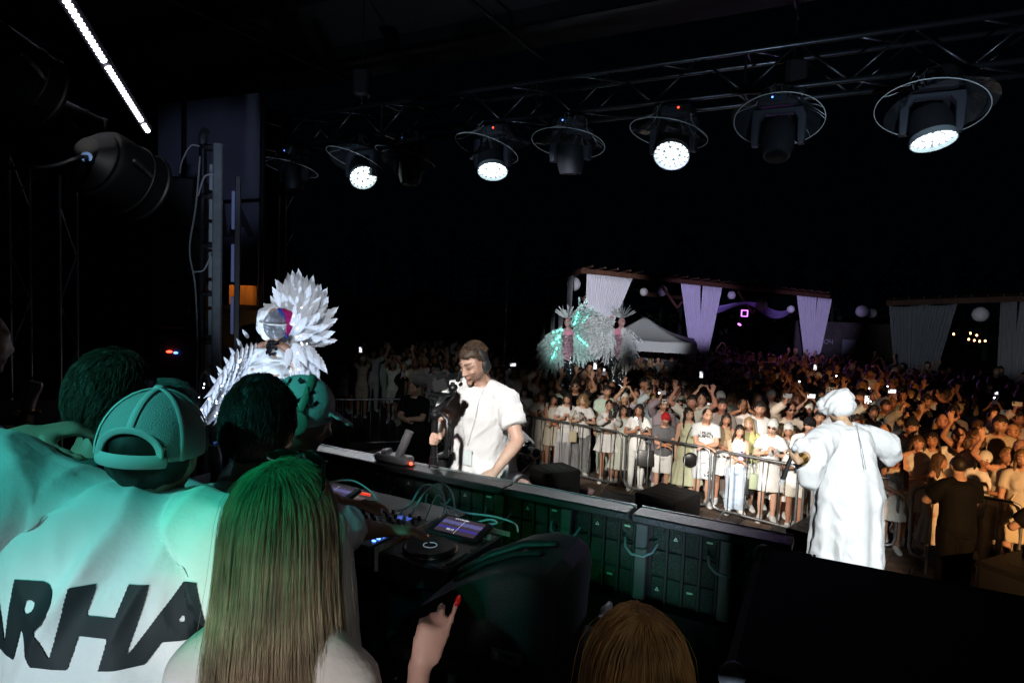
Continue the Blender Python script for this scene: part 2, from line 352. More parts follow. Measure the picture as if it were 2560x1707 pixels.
def limb(mb, a, b, c, prof, inf=0, hint=(1, 0, 0), n=12, cap=True):
    """two-bone limb a-b-c, prof = [(t in 0..2, radius)]"""
    pts, rad = [], []
    for t, r in prof:
        p = a + (b-a)*t if t <= 1 else b + (c-b)*(t-1)
        pts.append(p); rad.append(r+inf)
    # soften the joint
    mb.tube(pts, rad, n, hint, rcap=cap)
ARM = [(0,.058),(.15,.057),(.4,.051),(.7,.045),(.92,.042),(1.0,.042),(1.1,.044),(1.3,.043),(1.6,.035),(1.85,.028),(2.0,.0265)]
LEG = [(0,.094),(.25,.090),(.5,.078),(.8,.062),(1.0,.057),(1.12,.055),(1.3,.059),(1.5,.054),(1.75,.042),(2.0,.037)]
def make_body(s, voxel=.011, smooth=2, stubble=False, ears=True, fr=.0088, handsc=1.0, lips=None, decim=None, sidefade=None):
    mb = MB(); fm = .86 if s.sex == 'f' else 1.0; fm *= s.build**.7
    mb.loft([s.ring(z) for z in np.linspace(.80, 1.52, 19)], 20)
    if s.sex == 'f':
        for q in (-1, 1): mb.ell(s.CH + s.M2 @ V(q*.060, -.076, .018), V(.062,.054,.062), s.M2)
    else:
        for q in (-1, 1): mb.ell(s.CH + s.M2 @ V(q*.070, -.066*s.build, .055), V(.074,.036,.06), s.M2)
    mb.ell(s.P + s.M0 @ V(.07, .055, -.03), V(.085,.075,.085)*s.build, s.M0); mb.ell(s.P + s.M0 @ V(-.07, .055, -.03), V(.085,.075,.085)*s.build, s.M0)
    nr = .056 if s.sex == 'm' else .046
    mb.tube([s.N - s.M2[:,2]*.03, s.N + s.M2[:,2]*.02, s.NT, s.H - s.MH[:,2]*.03], [nr*1.25, nr*1.03, nr*.98, nr*.98], 12)
    for k, (S, E_, W, hd, n, typ, sg) in s.arm.items():
        tr = s.CH + s.M2 @ V(sg*.075, .012, .185)
        mb.tube([tr, S + V(0, 0, .005)], [.045, .056*fm], 10)                                         # trapezius to shoulder
        limb(mb, S, E_, W, [(t, r*fm) for t, r in ARM])
        if n is None: n = V(-sg, 0, 0)
        add_hand(mb, W, hd, n, sg, typ, handsc*(.93 if s.sex == 'f' else 1.0), fr)
    for k, (Hp, K, A, ft, sg) in s.leg.items():
        limb(mb, Hp, K, A, [(t, r*(.96 if s.sex == 'f' else 1)*s.build**.6) for t, r in LEG])
        mb.tube([A + V(0, 0, .01) - ft*.03, A + ft*.05 - V(0, 0, .035), A + ft*.15 - V(0, 0, .05)], [(.036,.036), (.040,.032), (.038,.022)], 10)
    head_parts(mb, s.H, s.MH, s.sex, s.hs, ears)
    me = remesh(mb, voxel, smooth, 'body')
    co = get_co(me); loc = (co - s.H) @ s.MH / s.hs
    if decim: me = decimate(me, decim); co = get_co(me); loc = (co - s.H) @ s.MH / s.hs
    x, y, z = np.abs(loc[:,0]), loc[:,1], loc[:,2]; fc = np.ones((len(co), 4)); fr_ = y < -.03
    def mul(w, c):
        w = np.clip(w, 0, 1)[:, None]; fc[:, :3] = fc[:, :3]*(1-w + w*np.array(c))
    g = lambda v, c, w: np.exp(-((v-c)/w)**2)
    mul(fr_*g(z, .0385 + .004*sstep(.02, .04, x), .0062)*sstep(.008, .014, x)*(1-sstep(.048, .058, x))*1.2, (.16, .12, .10))       # brows
    mul(fr_*g(z, .009, .0065)*g(x, .032, .0125)*1.25, (.13, .10, .09))                                     # eyes
    mul(fr_*g(z, .020, .006)*g(x, .032, .018)*.55, (.6, .48, .44))
    lw = fr_*(y < -.06)*g(z, -.062, .0105)*(1-sstep(.016, .026, x)); mul(lw*1.1, lips or ((.75, .38, .36) if s.sex == 'f' else (.82, .55, .52)))
    mul(fr_*g(z, -.0625, .0028)*(1-sstep(.018, .026, x))*(y < -.06), (.35, .25, .25))
    mul(fr_*g(x, .052, .02)*g(z, -.02, .025)*.35, (1.0, .78, .74))
    if stubble: mul(sstep(.02, .055, -z)*(y < .02)*(z > -.14)*.8*(1-.6*lw), (.52, .46, .43))
    if sidefade: mul(sstep(-.055, .03, z + .35*np.clip(y, 0, 1))*(y > -.045)*sstep(.035, .06, np.maximum(x, np.where(y > .05, .07, 0)))*(z > -.08)*.9, sidefade)
    at_ = me.color_attributes.new('fc', 'FLOAT_COLOR', 'POINT'); at_.data.foreach_set('color', fc.ravel())
    me.materials.append(SKIN); return me
def wrinkle(me, amp=.004, sc=(14, 14, 5), seed=1, ridged=True, keep=None, M=None):
    co = get_co(me); no = get_no(me); p = (co if M is None else co @ M)*V(*sc); w = noise3(p*.5, seed+5)[:, None]*.8
    a = noise3(p + w, seed); d = (1-2*np.abs(a)) if ridged else a
    d = d + .45*noise3(p*2.1 + w, seed+9)
    if keep is not None: d = d*keep(co)
    set_co(me, co + no*(d*amp)[:, None]); return me
def make_top(s, hem=.88, sleeve=.62, inf=.014, voxel=.012, neck=1.475, flare=.0, sinf=.02, smooth=3, wr=.004, seed=1, wide=1.0, strap=False, wsc=(14, 14, 5)):
    """shirt: sleeve = 0 none, .62 short, 1.95 long"""
    mb = MB(); zs = list(np.linspace(max(hem, .80), neck, 15)); rings = []
    for z in zs:
        t = (neck-z)/max(neck-hem, .1); c, X, Y, rx, ry = s.ring(z)
        e = inf*(.35+.65*min(1, (neck-z)/.06)) + flare*max(0, t-.3) + .010*float(sstep(1.06, .92, z))
        rr = max(rx+e, (rx + e) if wide == 1 else 0)*1.0
        if z < 1.30 and wide > 1: rr = max(rr, s.ring(1.3)[3]*(wide-.06*(1.3-z))); ry = max(ry, s.ring(1.3)[4]*(min(wide, 1.12)-.1)*.94)
        rings.append((c, X, Y, rr, ry+e))
    if hem < .80:
        c, X, Y, rx, ry = rings[0]
        for z in np.linspace(.78, hem, max(2, int((.8-hem)/.05)+1)):
            rings.insert(0, (s.P + s.M0 @ V(0, 0, z-.93), s.M0[:,0], s.M0[:,1], rx+flare*(.8-z), ry+flare*(.8-z)))
    mb.loft(rings, 22)
    if s.sex == 'f':
        for q in (-1, 1): mb.ell(s.CH + s.M2 @ V(q*.050, -.070, .012), V(.080,.058,.080)+inf*.5, s.M2)
    if hem < .93:
        for q in (-1, 1): mb.ell(s.P + s.M0 @ V(q*.07, .055, -.03+max(0, hem-.82)), V(.094,.084,.09)*s.build, s.M0)
    if sleeve > 0:
        for k, (S, E_, W, hd, n, typ, sg) in s.arm.items():
            fm = (.86 if s.sex == 'f' else 1)*s.build**.7
            tr = s.CH + s.M2 @ V(sg*.075, .012, .18); mb.tube([tr, S], [.045+inf*.5, .058*fm+inf*.8], 12)
            prof = [(t, np.interp(t, [a for a, b in ARM], [b for a, b in ARM])*fm + inf*.7 + sinf*min(1, t/.5)) for t in np.linspace(0, sleeve, max(4, int(sleeve*7)))]
            limb(mb, S, E_, W, prof, n=14, cap=False)
    me = remesh(mb, voxel, smooth, 'top')
    if wr: wrinkle(me, wr, wsc, seed)
    me.materials.append(CLOTH); return me
def make_legs(s, end=1.93, inf=.012, flare=0, voxel=.013, waist=1.03, smooth=2, wr=.004, seed=3):
    """trousers (end 1.93) or shorts (end .8)"""
    mb = MB(); mb.loft([s.ring(z, inf if z < .86 else .004) for z in np.linspace(.80, waist, 6)], 20)
    for q in (-1, 1): mb.ell(s.P + s.M0 @ V(q*.07, .055, -.03), V(.086,.076,.086)*s.build+.003, s.M0)
    for k, (Hp, K, A, ft, sg) in s.leg.items():
        prof = [(t, np.interp(t, [a for a, b in LEG], [b for a, b in LEG])*s.build**.6 + inf + flare*t) for t in np.linspace(0, end, max(5, int(end*7)))]
        limb(mb, Hp, K, A, prof, n=14, cap=False)
    me = remesh(mb, voxel, smooth, 'trousers')
    if wr: wrinkle(me, wr, (12, 12, 9), seed)
    me.materials.append(CLOTH); return me
def make_skirt(s, hem=.50, waist=1.06, flare=.12, pleat=.010, npl=14, voxel=None, n=72, inf=.012):
    mb = MB(); rings = []; v = []; zs = np.linspace(waist, hem, 16); f = []
    for i, z in enumerate(zs):
        c, X, Y, rx, ry = s.ring(max(z, .86), inf)
        if z < .86: c = s.P + s.M0 @ V(0, 0, z-.93)
        t = i/15; a = np.arange(n)/n*2*math.pi
        w = 1 + pleat*8*t*np.sin(a*npl + 2.0*np.sin(a*3)) ; e = flare*(t**1.2)
        rx2 = max(rx, s.ring(.9)[3]*.98 if z < .9 else rx)
        v.append(c + np.outer(np.cos(a)*(rx2+e)*w, X) + np.outer(np.sin(a)*(ry+e*.8)*w, Y))
    m = len(zs)
    for k in range(m-1):
        for i in range(n): f.append((k*n+i, (k+1)*n+i, (k+1)*n+(i+1) % n, k*n+(i+1) % n))
    mb.add(np.concatenate(v), f); me = mb.mesh('skirt'); me.materials.append(CLOTH); return me
def make_shoes(s, inf=.008, heel=.012):
    mb = MB()
    for k, (Hp, K, A, ft, sg) in s.leg.items():
        X = nrm(np.cross(ft, V(0, 0, 1))); up = V(0, 0, 1); b = A - V(0, 0, .07)
        R = []
        for t, w, h in ((-.075,.018,.02),(-.07,.03,.045),(-.04,.037,.06),(.0,.039,.062),(.05,.042,.048),(.10,.046,.036),(.15,.043,.028),(.185,.032,.022),(.197,.015,.012)):
            R.append((b + ft*t + up*(h-.0), X, up, w+inf, h))
        mb.loft(R, 14, power=2.6)
    me = mb.mesh('shoes'); me.materials.append(CLOTH); return me

# hair pieces, in head-local coordinates (facing -Y)
def hair_short(seed=0, voxel=.009, top=.0, amp=.004, recede=0.0):
    mb = MB(); mb.ell((0, .012+recede, .024+top*.4), V(.0835, .1025, .1045+top), None, 26, 20)
    me = remesh(mb, voxel, 1, 'hair'); wrinkle(me, amp, (40, 40, 40), seed, False); me.materials.append(HAIR); return me
def hair_crop(seed=0, voxel=.006):
    mb = MB(); mb.ell((0, .024, .056), V(.0765, .0925, .082), None, 26, 20); mb.ell((0, -.008, .092), V(.056, .070, .046), RX(8), 20, 14)
    me = remesh(mb, voxel, 1, 'hair'); wrinkle(me, .005, (38, 30, 30), seed, False); me.materials.append(HAIR); return me
def hair_long(seed=0, length=.42, wave=.012, n=26, part=0.0, front=True, voxel=.012, spread=.035, thick=.017):
    r = random.Random(seed); mb = MB(); mb.ell((0, .014, .024), V(.0845, .102, .105), None, 24, 18)
    for i in range(n):
        a = (-.12 + 1.24*i/(n-1))*math.pi if front else (.02+.96*i/(n-1))*math.pi   # from right temple round the back to the left temple
        x, y = math.cos(a), math.sin(a); base = V(x*.066, .012+y*.080, .055); L = length*(.86+.25*r.random())*(.86 if y < .05 else 1)
        ph, pts, rad = r.random()*6.28, [], []
        for j in range(8):
            t = j/7; z = .055 - (L+.05)*t; e = spread*sstep(.1, .9, t)
            w = wave*math.sin(ph + t*9)*t
            pts.append(V(x*(.070+e+.012*math.sin(t*3.1))+w, .012+y*(.088+e*.6+.010*math.sin(t*3.1))+w*.7 + (.012*t if y < 0 else 0), z))
            rad.append(thick*(1-.55*t**2))
        mb.tube(pts, rad, 8)
    me = remesh(mb, voxel, 1, 'hair'); wrinkle(me, .005, (55, 55, 9), seed, False); me.materials.append(HAIR); return me
def hair_bob(seed=0): return hair_long(seed, .17, .01, 24, spread=.022, thick=.02)
def hair_bun(seed=0):
    mb = MB(); mb.ell((0, .014, .022), V(.082, .100, .102), None, 24, 18); mb.ell((0, .06, .135), V(.036, .036, .034), None, 14, 10)
    me = remesh(mb, .009, 1, 'hair'); wrinkle(me, .003, (50, 50, 20), seed, False); me.materials.append(HAIR); return me
def hair_tail(seed=0):
    mb = MB(); mb.ell((0, .014, .022), V(.082, .100, .102), None, 24, 18); mb.tube([(0,.10,.06),(0,.145,.02),(.01,.14,-.10),(.0,.13,-.22)], [.022,.028,.026,.012], 10)
    me = remesh(mb, .009, 1, 'hair'); wrinkle(me, .004, (50, 50, 12), seed, False); me.materials.append(HAIR); return me
def hair_curly(seed=0):
    mb = MB(); mb.ell((0, .025, .02), V(.105, .115, .118), None, 26, 20)
    for q in (-1, 1): mb.ell((q*.085, .02, -.07), V(.05, .06, .10), None, 16, 12)
    mb.ell((0, .085, -.05), V(.08, .05, .11), None, 16, 12)
    me = remesh(mb, .013, 1, 'hair'); wrinkle(me, .016, (42, 42, 42), seed, False); me.materials.append(HAIR); return me
def cap_mesh(back=False, white=False):
    mb = MB(); s = 1 if back else -1
    mb.ell((0, .010, .030), V(.0885, .1075, .104), None, 24, 16)
    rings = []
    for t in np.linspace(0, 1, 6):
        rings.append((V(0, s*(.085+.085*t), .045-.018*t), V(1, 0, 0), V(0, 0, 1), .078*(1-.45*t**3), .0045))
    mb.loft(rings, 14); me = remesh(mb, .008, 1, 'cap'); me.materials.append(CLOTH); return me
def beanie_mesh():
    mb = MB(); mb.ell((0, .016, .036), V(.088, .106, .106), None, 24, 16); mb.ell((0, .05, .07), V(.07, .09, .08), None, 16, 12)
    me = remesh(mb, .009, 1, 'cap'); wrinkle(me, .003, (30, 30, 60), 4); me.materials.append(CLOTH); return me
def shades_mesh():
    mb = MB()
    for q in (-1, 1):
        mb.ell((q*.034, -.094, .012), V(.028, .006, .018), RZ(q*12), 14, 10); mb.tube([(q*.058, -.082, .018), (q*.078, -.03, .016), (q*.080, .02, .008)], .0032, 6)
    mb.tube([(-.012, -.098, .016), (.012, -.098, .016)], .003, 6)
    me = mb.mesh('sunglasses'); me.materials.append(mat('dark_lens', (.008, .008, .009), .12)); return me
def place_head(root, me, s, name, color=None, extra=None):
    R = s.MH*s.hs*(1.0 if s.sex == 'm' else .955)
    o = link(name, me, None, root, M=mat4(R, s.H)); 
    if color is not None: o.color = (*color, 1)
    return o
def part(root, name, me, color=None):
    o = link(name, me, None, root)
    if color is not None: o.color = (*color, 1)
    return o
# ------------------------------------------------------------------ the setting
SA = math.radians(-28.5); SE = V(math.cos(SA), math.sin(SA), 0); SN = V(-SE[1], SE[0], 0)   # stage front runs along SE, audience lies towards SN
SO = V(0, 3.53, 0); DECK = 1.35; APRON = 1.0
SM = np.stack([SE, SN, V(0, 0, 1)], 1)
def S(u, v, z): return SO + SE*u + SN*v + V(0, 0, z)
def on_vplane(x, y, v):
    """point where the sight line through photo pixel x, y meets the upright plane at stage distance v"""
    d = _F + _R*(x-1280)/CAM_F - _U*(y-853.5)/CAM_F
    return _C + d*(np.dot(S(0, v, 0)-_C, SN)/np.dot(d, SN))
def curve_obj(name, pts, r, m, parent=None, n=6, cyc=False):
    P = [V(*p) for p in pts]; Q = []
    for i in range(len(P)-1):
        p0, p1, p2, p3 = P[max(i-1, 0)], P[i], P[i+1], P[min(i+2, len(P)-1)]
        for t in np.linspace(0, 1, n, endpoint=False):
            Q.append(.5*((2*p1)+(-p0+p2)*t+(2*p0-5*p1+4*p2-p3)*t*t+(-p0+3*p1-3*p2+p3)*t**3))
    Q.append(P[-1]); return MB().tube(Q, r, 6).build(name, m, parent)

GROUND = mat('ground_asphalt', (.06, .052, .045), .8, noise=(3, .35), bump=(40, .4))
g = struct(MB().box((0, 150, -.05), (900, 900, .1)).build('ground', GROUND, smooth=False))
# paving stones in the open strip between the stage and the barrier
PAV = mat('paving_stone', (.13, .085, .058), .72, noise=(6, .3), bump=(50, .5), objcol=False)
paver = MB().bbox((0, 0, 0), (.292, .292, .05), .008).mesh('paving_stone', False); paver.materials.append(PAV)
BA = math.atan2(7.96-12.96, 6.55-.47); BE = V(math.cos(BA), math.sin(BA), 0); BN = V(-BE[1], BE[0], 0); BO = V(.47, 12.96, 0)
pv = struct(thing('paving', None, None, (0, 0, 0)))
for i in range(24):
    for j in range(-8, 3):
        p = BO + BE*(.9+i*.30) + BN*(j*.30-.05)
        o = link('paving_stone', paver, None, pv, (p[0], p[1], -.020+rng.uniform(-.003, .003)))
        o.rotation_euler = (rng.uniform(-.006, .006), rng.uniform(-.006, .006), BA + math.radians(45)*0)
# stage decks
DECKM = mat('stage_plywood', (.018, .018, .019), .7, noise=(5, .4), bump=(30, .3))
dk = struct(MB().box(S(0, -4.2, DECK/2), (16, 8.9, DECK), SM).build('stage_deck', DECKM, smooth=False))
struct(MB().box(S(-2.2, .60, DECK/2-.004), (5.4, .66, DECK-.008), SM).build('stage_deck', DECKM, smooth=False))
struct(MB().box(S(1.0, 2.25, APRON/2-.01), (14.0, 2.66, APRON-.02), SM).build('stage_apron', DECKM, smooth=False))
# roof above the stage and black drapes at its far side
ROOF = mat('black_roof_sheet', (.008, .008, .009), .75, bump=(3, .5))
rf = struct(MB().box(S(1, 0.2, 7.3), (22, 11, .12), SM).build('stage_roof', ROOF, smooth=False))
for k in range(6):
    v = -4 + k*1.7
    MB().box(S(1, v, 7.12), (21.5, .10, .22), SM).build('roof_beam', BLACK_METAL, rf, smooth=False)
for k in range(5):
    MB().cyl(S(-6+k*3.4, -5, 6.95), S(-6+k*3.4, 5.4, 6.95), .03).build('roof_purlin', BLACK_METAL, rf)
# side drapes: pleated black cloth behind the left lighting towers
DRAPE = mat('black_drape', (.006, .006, .007), .95, spec=.1)
def drape(name, a, b, z0, z1, amp=.05, per=.22, m=DRAPE, label=None, cat='drape'):
    a, b = V(*a), V(*b); L = np.linalg.norm(b-a); n = int(L/per*6); d = (b-a)/L; q = V(-d[1], d[0], 0); v = []; f = []
    zs = np.linspace(z0, z1, 5)
    for z in zs:
        for i in range(n+1):
            p = a + d*L*i/n + q*(amp*math.sin(i/6*2*math.pi + .6*math.sin(i*.21)) + amp*.4*math.sin(i*.37)); v.append((p[0], p[1], z))
    for k in range(4):
        for i in range(n): f.append((k*(n+1)+i, k*(n+1)+i+1, (k+1)*(n+1)+i+1, (k+1)*(n+1)+i))
    o = MB().add(v, f).build(name, m, sharp=0); md = o.modifiers.new('thickness', 'SOLIDIFY'); md.thickness = .006
    return tag(o, label, cat)
drape('drape', (-7.5, 9.5, 0), (-4.6, 13.2, 0), 0, 7.0, label='tall black pleated drape closing the left side of the stage')
drape('drape', (-3.2, .9, 0), (-7.4, 9.4, 0), 1.36, 7.0, label='black drape hanging along the left wing behind the scaffold tower')

# ------------------------------------------------------------------ trees far behind
LEAF = mat('night_foliage', (.03, .05, .03), .9)
fb = MB(); r_ = random.Random(5)
for i in range(46):
    a = -.75 + 1.5*i/45 + r_.uniform(-.015, .015); d = 62 + r_.uniform(-8, 14); x, y = d*math.sin(a), d*math.cos(a); h = r_.uniform(6.0, 9.5)*(1.25 if i % 5 == 0 else 1)
    fb.tube([(x, y, 0), (x, y, h*.7)], [.22, .06], 6)
    con = i % 3 != 0
    for j in range(170):
        t = r_.random()**.8; z = h*(.16+.84*t); R = (1-t)*1.7+.15 if con else 2.4*math.sin(math.pi*min(.98, t*.85+.12))
        q = r_.random()*6.283; rr = R*math.sqrt(r_.random()); c = V(x+rr*math.cos(q), y+rr*math.sin(q), z); e = r_.uniform(.25, .6)
        A = V(r_.uniform(-1, 1), r_.uniform(-1, 1), r_.uniform(-1, .4)); B = V(r_.uniform(-1, 1), r_.uniform(-1, 1), r_.uniform(-1, .4))
        fb.add([c, c+A*e, c+B*e], [(0, 1, 2)])
tag(fb.build('forest', LEAF, smooth=False), 'black line of trees against the night sky behind the pergolas', 'forest', kind='stuff')

# ------------------------------------------------------------------ pergolas, curtains, lanterns
WOOD = mat('brown_timber', (.10, .042, .022), .7, noise=(8, .35, (1, 1, .2)), bump=(30, .3, (1, 1, .2)))
SHEER = mat('sheer_curtain', (.62, .62, .66), .9, noise=(25, .10, (1, 1, .08)), spec=.1)
GAUZE = mat('grey_gauze', (.30, .31, .33), .9, noise=(22, .14, (1, 1, .08)), spec=.1)
def beam(a, b, w, h, name, m, parent):
    a, b = V(*a), V(*b); d = nrm(b-a); X = nrm(np.cross(d, V(0, 0, 1))); Y = np.cross(X, d)
    c = (a+b)/2; M = np.stack([X, d, Y], 1); return MB().bbox(c, (w, np.linalg.norm(b-a), h), .012, M).build(name, m, parent, smooth=False)
PA, PB, PL = V(2.42, 22.3, 4.55), V(13.9, 28.3, 4.12), V(1.15, 33.5, 4.30)
pg = thing('pergola', 'brown timber pergola with violet curtains behind the crowd', 'pergola', (PA[0], PA[1], 0))
pg_loc = V(PA[0], PA[1], 0)
def pp(p): return V(*p) - pg_loc
beam(pp(PA - (PB-PA)*.01), pp(PB), .10, .17, 'front_beam', WOOD, pg); beam(pp(PA + V(0, .14, .02)), pp(PL), .12, .22, 'side_beam', WOOD, pg)
PC = PB + (PL-PA); beam(pp(PL), pp(PC), .12, .22, 'rear_beam', WOOD, pg)
for t in (0, .335, .645, 1.0):
    p = PA + (PB-PA)*t + nrm(PL-PA)*.16; beam(pp((p[0], p[1], 0)), pp((p[0], p[1], p[2]-.13)), .16, .16, 'post', WOOD, pg)
    q = p + (PL-PA)*.97; beam(pp((q[0], q[1], 0)), pp((q[0], q[1], q[2]-.13)), .16, .16, 'post', WOOD, pg)
    for s_ in (-1, 1):
        if 0 <= t+s_*.08 <= 1:
            a = p - V(0, 0, 1.0); b = p + nrm(PB-PA)*s_*.9 - V(0, 0, .14); beam(pp(a), pp(b), .08, .08, 'brace', WOOD, pg)
for k in range(24):
    t = (k+.5)/24; a = PA + (PB-PA)*t + V(0, 0, .17) - nrm(PL-PA)*.25; b = a + (PL-PA)*1.02; beam(pp(a), pp(b), .05, .07, 'rafter', WOOD, pg)
# second pergola, right
QA, QB = at(2215, 758, 25.5), at(2700, 742, 23.0)
p2 = thing('pergola', 'second dark pergola at the right with grey gauze curtains', 'pergola', (QA[0], QA[1], 0)); q_loc = V(QA[0], QA[1], 0)
beam(QA-q_loc, QB-q_loc, .12, .22, 'front_beam', WOOD, p2)
QN = nrm(np.cross(V(0, 0, 1), QB-QA))
for t in (.02, .36, .62, .98):
    p = QA + (QB-QA)*t + QN*.18; beam(V(p[0], p[1], 0)-q_loc, V(p[0], p[1], p[2]-.1)-q_loc, .14, .14, 'post', WOOD, p2)
    q = p + QN*5; beam(V(q[0], q[1], 0)-q_loc, V(q[0], q[1], q[2]-.1)-q_loc, .14, .14, 'post', WOOD, p2)
for k in range(12):
    a = QA + (QB-QA)*(k+.5)/12 + V(0, 0, .17) - QN*.2; beam(a-q_loc, a+QN*5.4-q_loc, .06, .10, 'rafter', WOOD, p2)
def curtain(a, b, c, zb, width, m, label, folds=9, group=None, amp=.045, sag=0.0):
    """hangs from a-b and is gathered round c at height zb"""
    a, b, c = V(*a), V(*b), V(*c); n, mrow = folds*8, 14; v, f = [], []; d = nrm(b-a); q = nrm(np.cross(V(0, 0, 1), d))
    for k in range(mrow+1):
        t = k/mrow; g_ = t**1.25
        for i in range(n+1):
            s_ = i/n; top = a + (b-a)*s_; bot = V(c[0], c[1], zb) + d*width*(s_-.5)
            p = top*(1-t) + bot*t; flat = top*(1-t) + (V(top[0], top[1], zb))*t; p = p*1.0
            p = p + q*(amp*(.6+.4*t)*math.sin(s_*folds*2*math.pi + 1.3*math.sin(s_*5)) + .3*amp*math.sin(s_*17+t*2)) - V(0, 0, sag*math.sin(math.pi*s_)*(1-t))
            v.append(p)
    for k in range(mrow):
        for i in range(n): f.append((k*(n+1)+i, k*(n+1)+i+1, (k+1)*(n+1)+i+1, (k+1)*(n+1)+i))
    o = MB().add(v, f).build('curtain', m, sharp=0); md = o.modifiers.new('thickness', 'SOLIDIFY'); md.thickness = .004
    return tag(o, label, 'curtain', group)
PD = nrm(PB-PA); PQ = -nrm(PL-PA)*.14
def pc(px): # point on the pergola front where a photo column crosses it
    d = _F + _R*(px-1280)/CAM_F; t = np.linspace(0, 1, 400); P = PA[None] + (PB-PA)[None]*t[:, None]
    u = ((P-_C) @ _R)/((P-_C) @ _F); u = u + ((P-_C) @ _U)*0; return P[np.argmin(np.abs(u-(px-1280)/CAM_F))] + PQ - V(0, 0, .10)
c1 = pc(1478); curtain(pc(1466), pc(1522), c1, 1.3, .35, SHEER, 'left half of the wide pale curtain at the pergola corner', 10)
curtain(pc(1523), pc(1577), c1+PD*.10, 1.25, .35, SHEER, 'right half of the wide pale curtain at the pergola corner, swept left', 10)
c2 = pc(1756); curtain(pc(1700), pc(1746), c2-PD*.16, 1.25, .38, SHEER, 'left half of the middle violet curtain pair', 9)
curtain(pc(1754), pc(1801), c2+PD*.14, 1.25, .38, SHEER, 'right half of the middle violet curtain pair', 9)
c3 = pc(2037); curtain(pc(1989), pc(2035), c3-PD*.22, 1.3, .42, SHEER, 'left half of the third violet curtain pair', 9)
curtain(pc(2040), pc(2087), c3+PD*.18, 1.3, .42, SHEER, 'right half of the third violet curtain pair', 9)
for k, t in enumerate((.10, .24, .40, .62)):
    a = PA + (PL-PA)*t - V(.14, 0, .1); b = PA + (PL-PA)*(t+.10) - V(.14, 0, .1)
    curtain(a, b, (a+b)/2, 1.2, .7, GAUZE, ['dark curtain strip next to the pergola corner post', 'second dark curtain strip along the pergola side', 'third dark curtain strip along the pergola side', 'farthest dark curtain strip along the pergola side'][k], 6)
def qc(px, dz=.1):
    t = np.linspace(0, 1, 400); P = QA[None] + (QB-QA)[None]*t[:, None]; u = ((P-_C) @ _R)/((P-_C) @ _F)
    return P[np.argmin(np.abs(u-(px-1280)/CAM_F))] - QN*.12 - V(0, 0, dz)
c4 = qc(2300); curtain(qc(2222), qc(2310), c4-V(.35, 0, 0), 1.2, .8, GAUZE, 'broad grey gauze curtain, left half, on the right pergola', 9, sag=.06)
curtain(qc(2312), qc(2392), c4+V(.35, 0, 0), 1.2, .8, GAUZE, 'broad grey gauze curtain, right half, on the right pergola', 9, sag=.06)
c5 = qc(2545); curtain(qc(2500), qc(2541), c5-V(.25, 0, 0), 1.2, .5, GAUZE, 'grey curtain at the right picture edge, left half', 8)
curtain(qc(2548), qc(2600), c5+V(.25, 0, 0), 1.2, .5, GAUZE, 'grey curtain at the right picture edge, right half', 8)
# violet swag of cloth between the second and third curtains
VIO = mat('violet_cloth', (.36, .26, .62), .85, spec=.1)
mb = MB(); v = []; f = []; A_, B_ = pc(1795)-V(0, 0, .55), pc(1985)-V(0, 0, .42)
for k in range(7):
    for i in range(41):
        s_ = i/40; t = k/6; p = A_*(1-s_)+B_*s_ + PQ*(-2.5*t) + V(0, 0, .30*math.sin(s_*math.pi*2.2-1.1)*(.6+.4*t) - .24*t - .12*math.sin(s_*math.pi) + .02*math.sin(k*2.4+s_*14)); v.append(p)
for k in range(6):
    for i in range(40): f.append((k*41+i, k*41+i+1, (k+1)*41+i+1, (k+1)*41+i))
o = mb.add(v, f).build('fabric_swag', VIO, sharp=0); o.modifiers.new('thickness', 'SOLIDIFY').thickness = .005
tag(o, 'violet cloth swag strung under the pergola beam between two curtains', 'fabric')
# paper globe lanterns
PAPER = mat('paper_globe', (.72, .72, .74), .8, bump=(60, .15))
def lantern(x, y, d, r, label):
    p = at(x, y, d); t = thing('paper_lantern', label, 'lantern', p, group='white paper globe lanterns')
    pr = [(max(.001, r*math.sin(a)*(1+.012*math.cos(a*26))), -r*math.cos(a)) for a in np.linspace(.05, math.pi-.05, 40)]
    MB().lathe(pr, 24).build('globe', PAPER, t, sharp=0); MB().cyl((0, 0, r), (0, 0, r+.5), .004, n=6).build('cord', BLACK, t)
for a in ((1434, 710, 24.3, .27, 'paper lantern just left of the pergola corner post'), (1398, 717, 27.5, .20, 'second paper lantern along the pergola side'), (1353, 724, 31, .16, 'small dim paper lantern far along the pergola side'), (1336, 722, 33, .15, 'farthest dim paper lantern on the pergola side'),
          (1610, 730, 26.5, .17, 'smaller paper lantern between the first and second curtains'), (1654, 727, 25.5, .225, 'larger paper lantern between the first and second curtains'), (1829, 738, 27, .17, 'small paper lantern hanging from a ring right of the middle curtains'),
          (1903, 761, 25.5, .235, 'paper lantern below the violet cloth swag'), (1977, 773, 26.5, .155, 'paper lantern just left of the third curtain pair'), (2155, 778, 25, .235, 'dim violet paper lantern right of the third curtain pair'), (2180, 783, 27, .20, 'very dim paper lantern tucked behind the violet one'), (2451, 786, 22.6, .26, 'paper lantern in front of the right pergola by the bulbs')):
    lantern(*a)
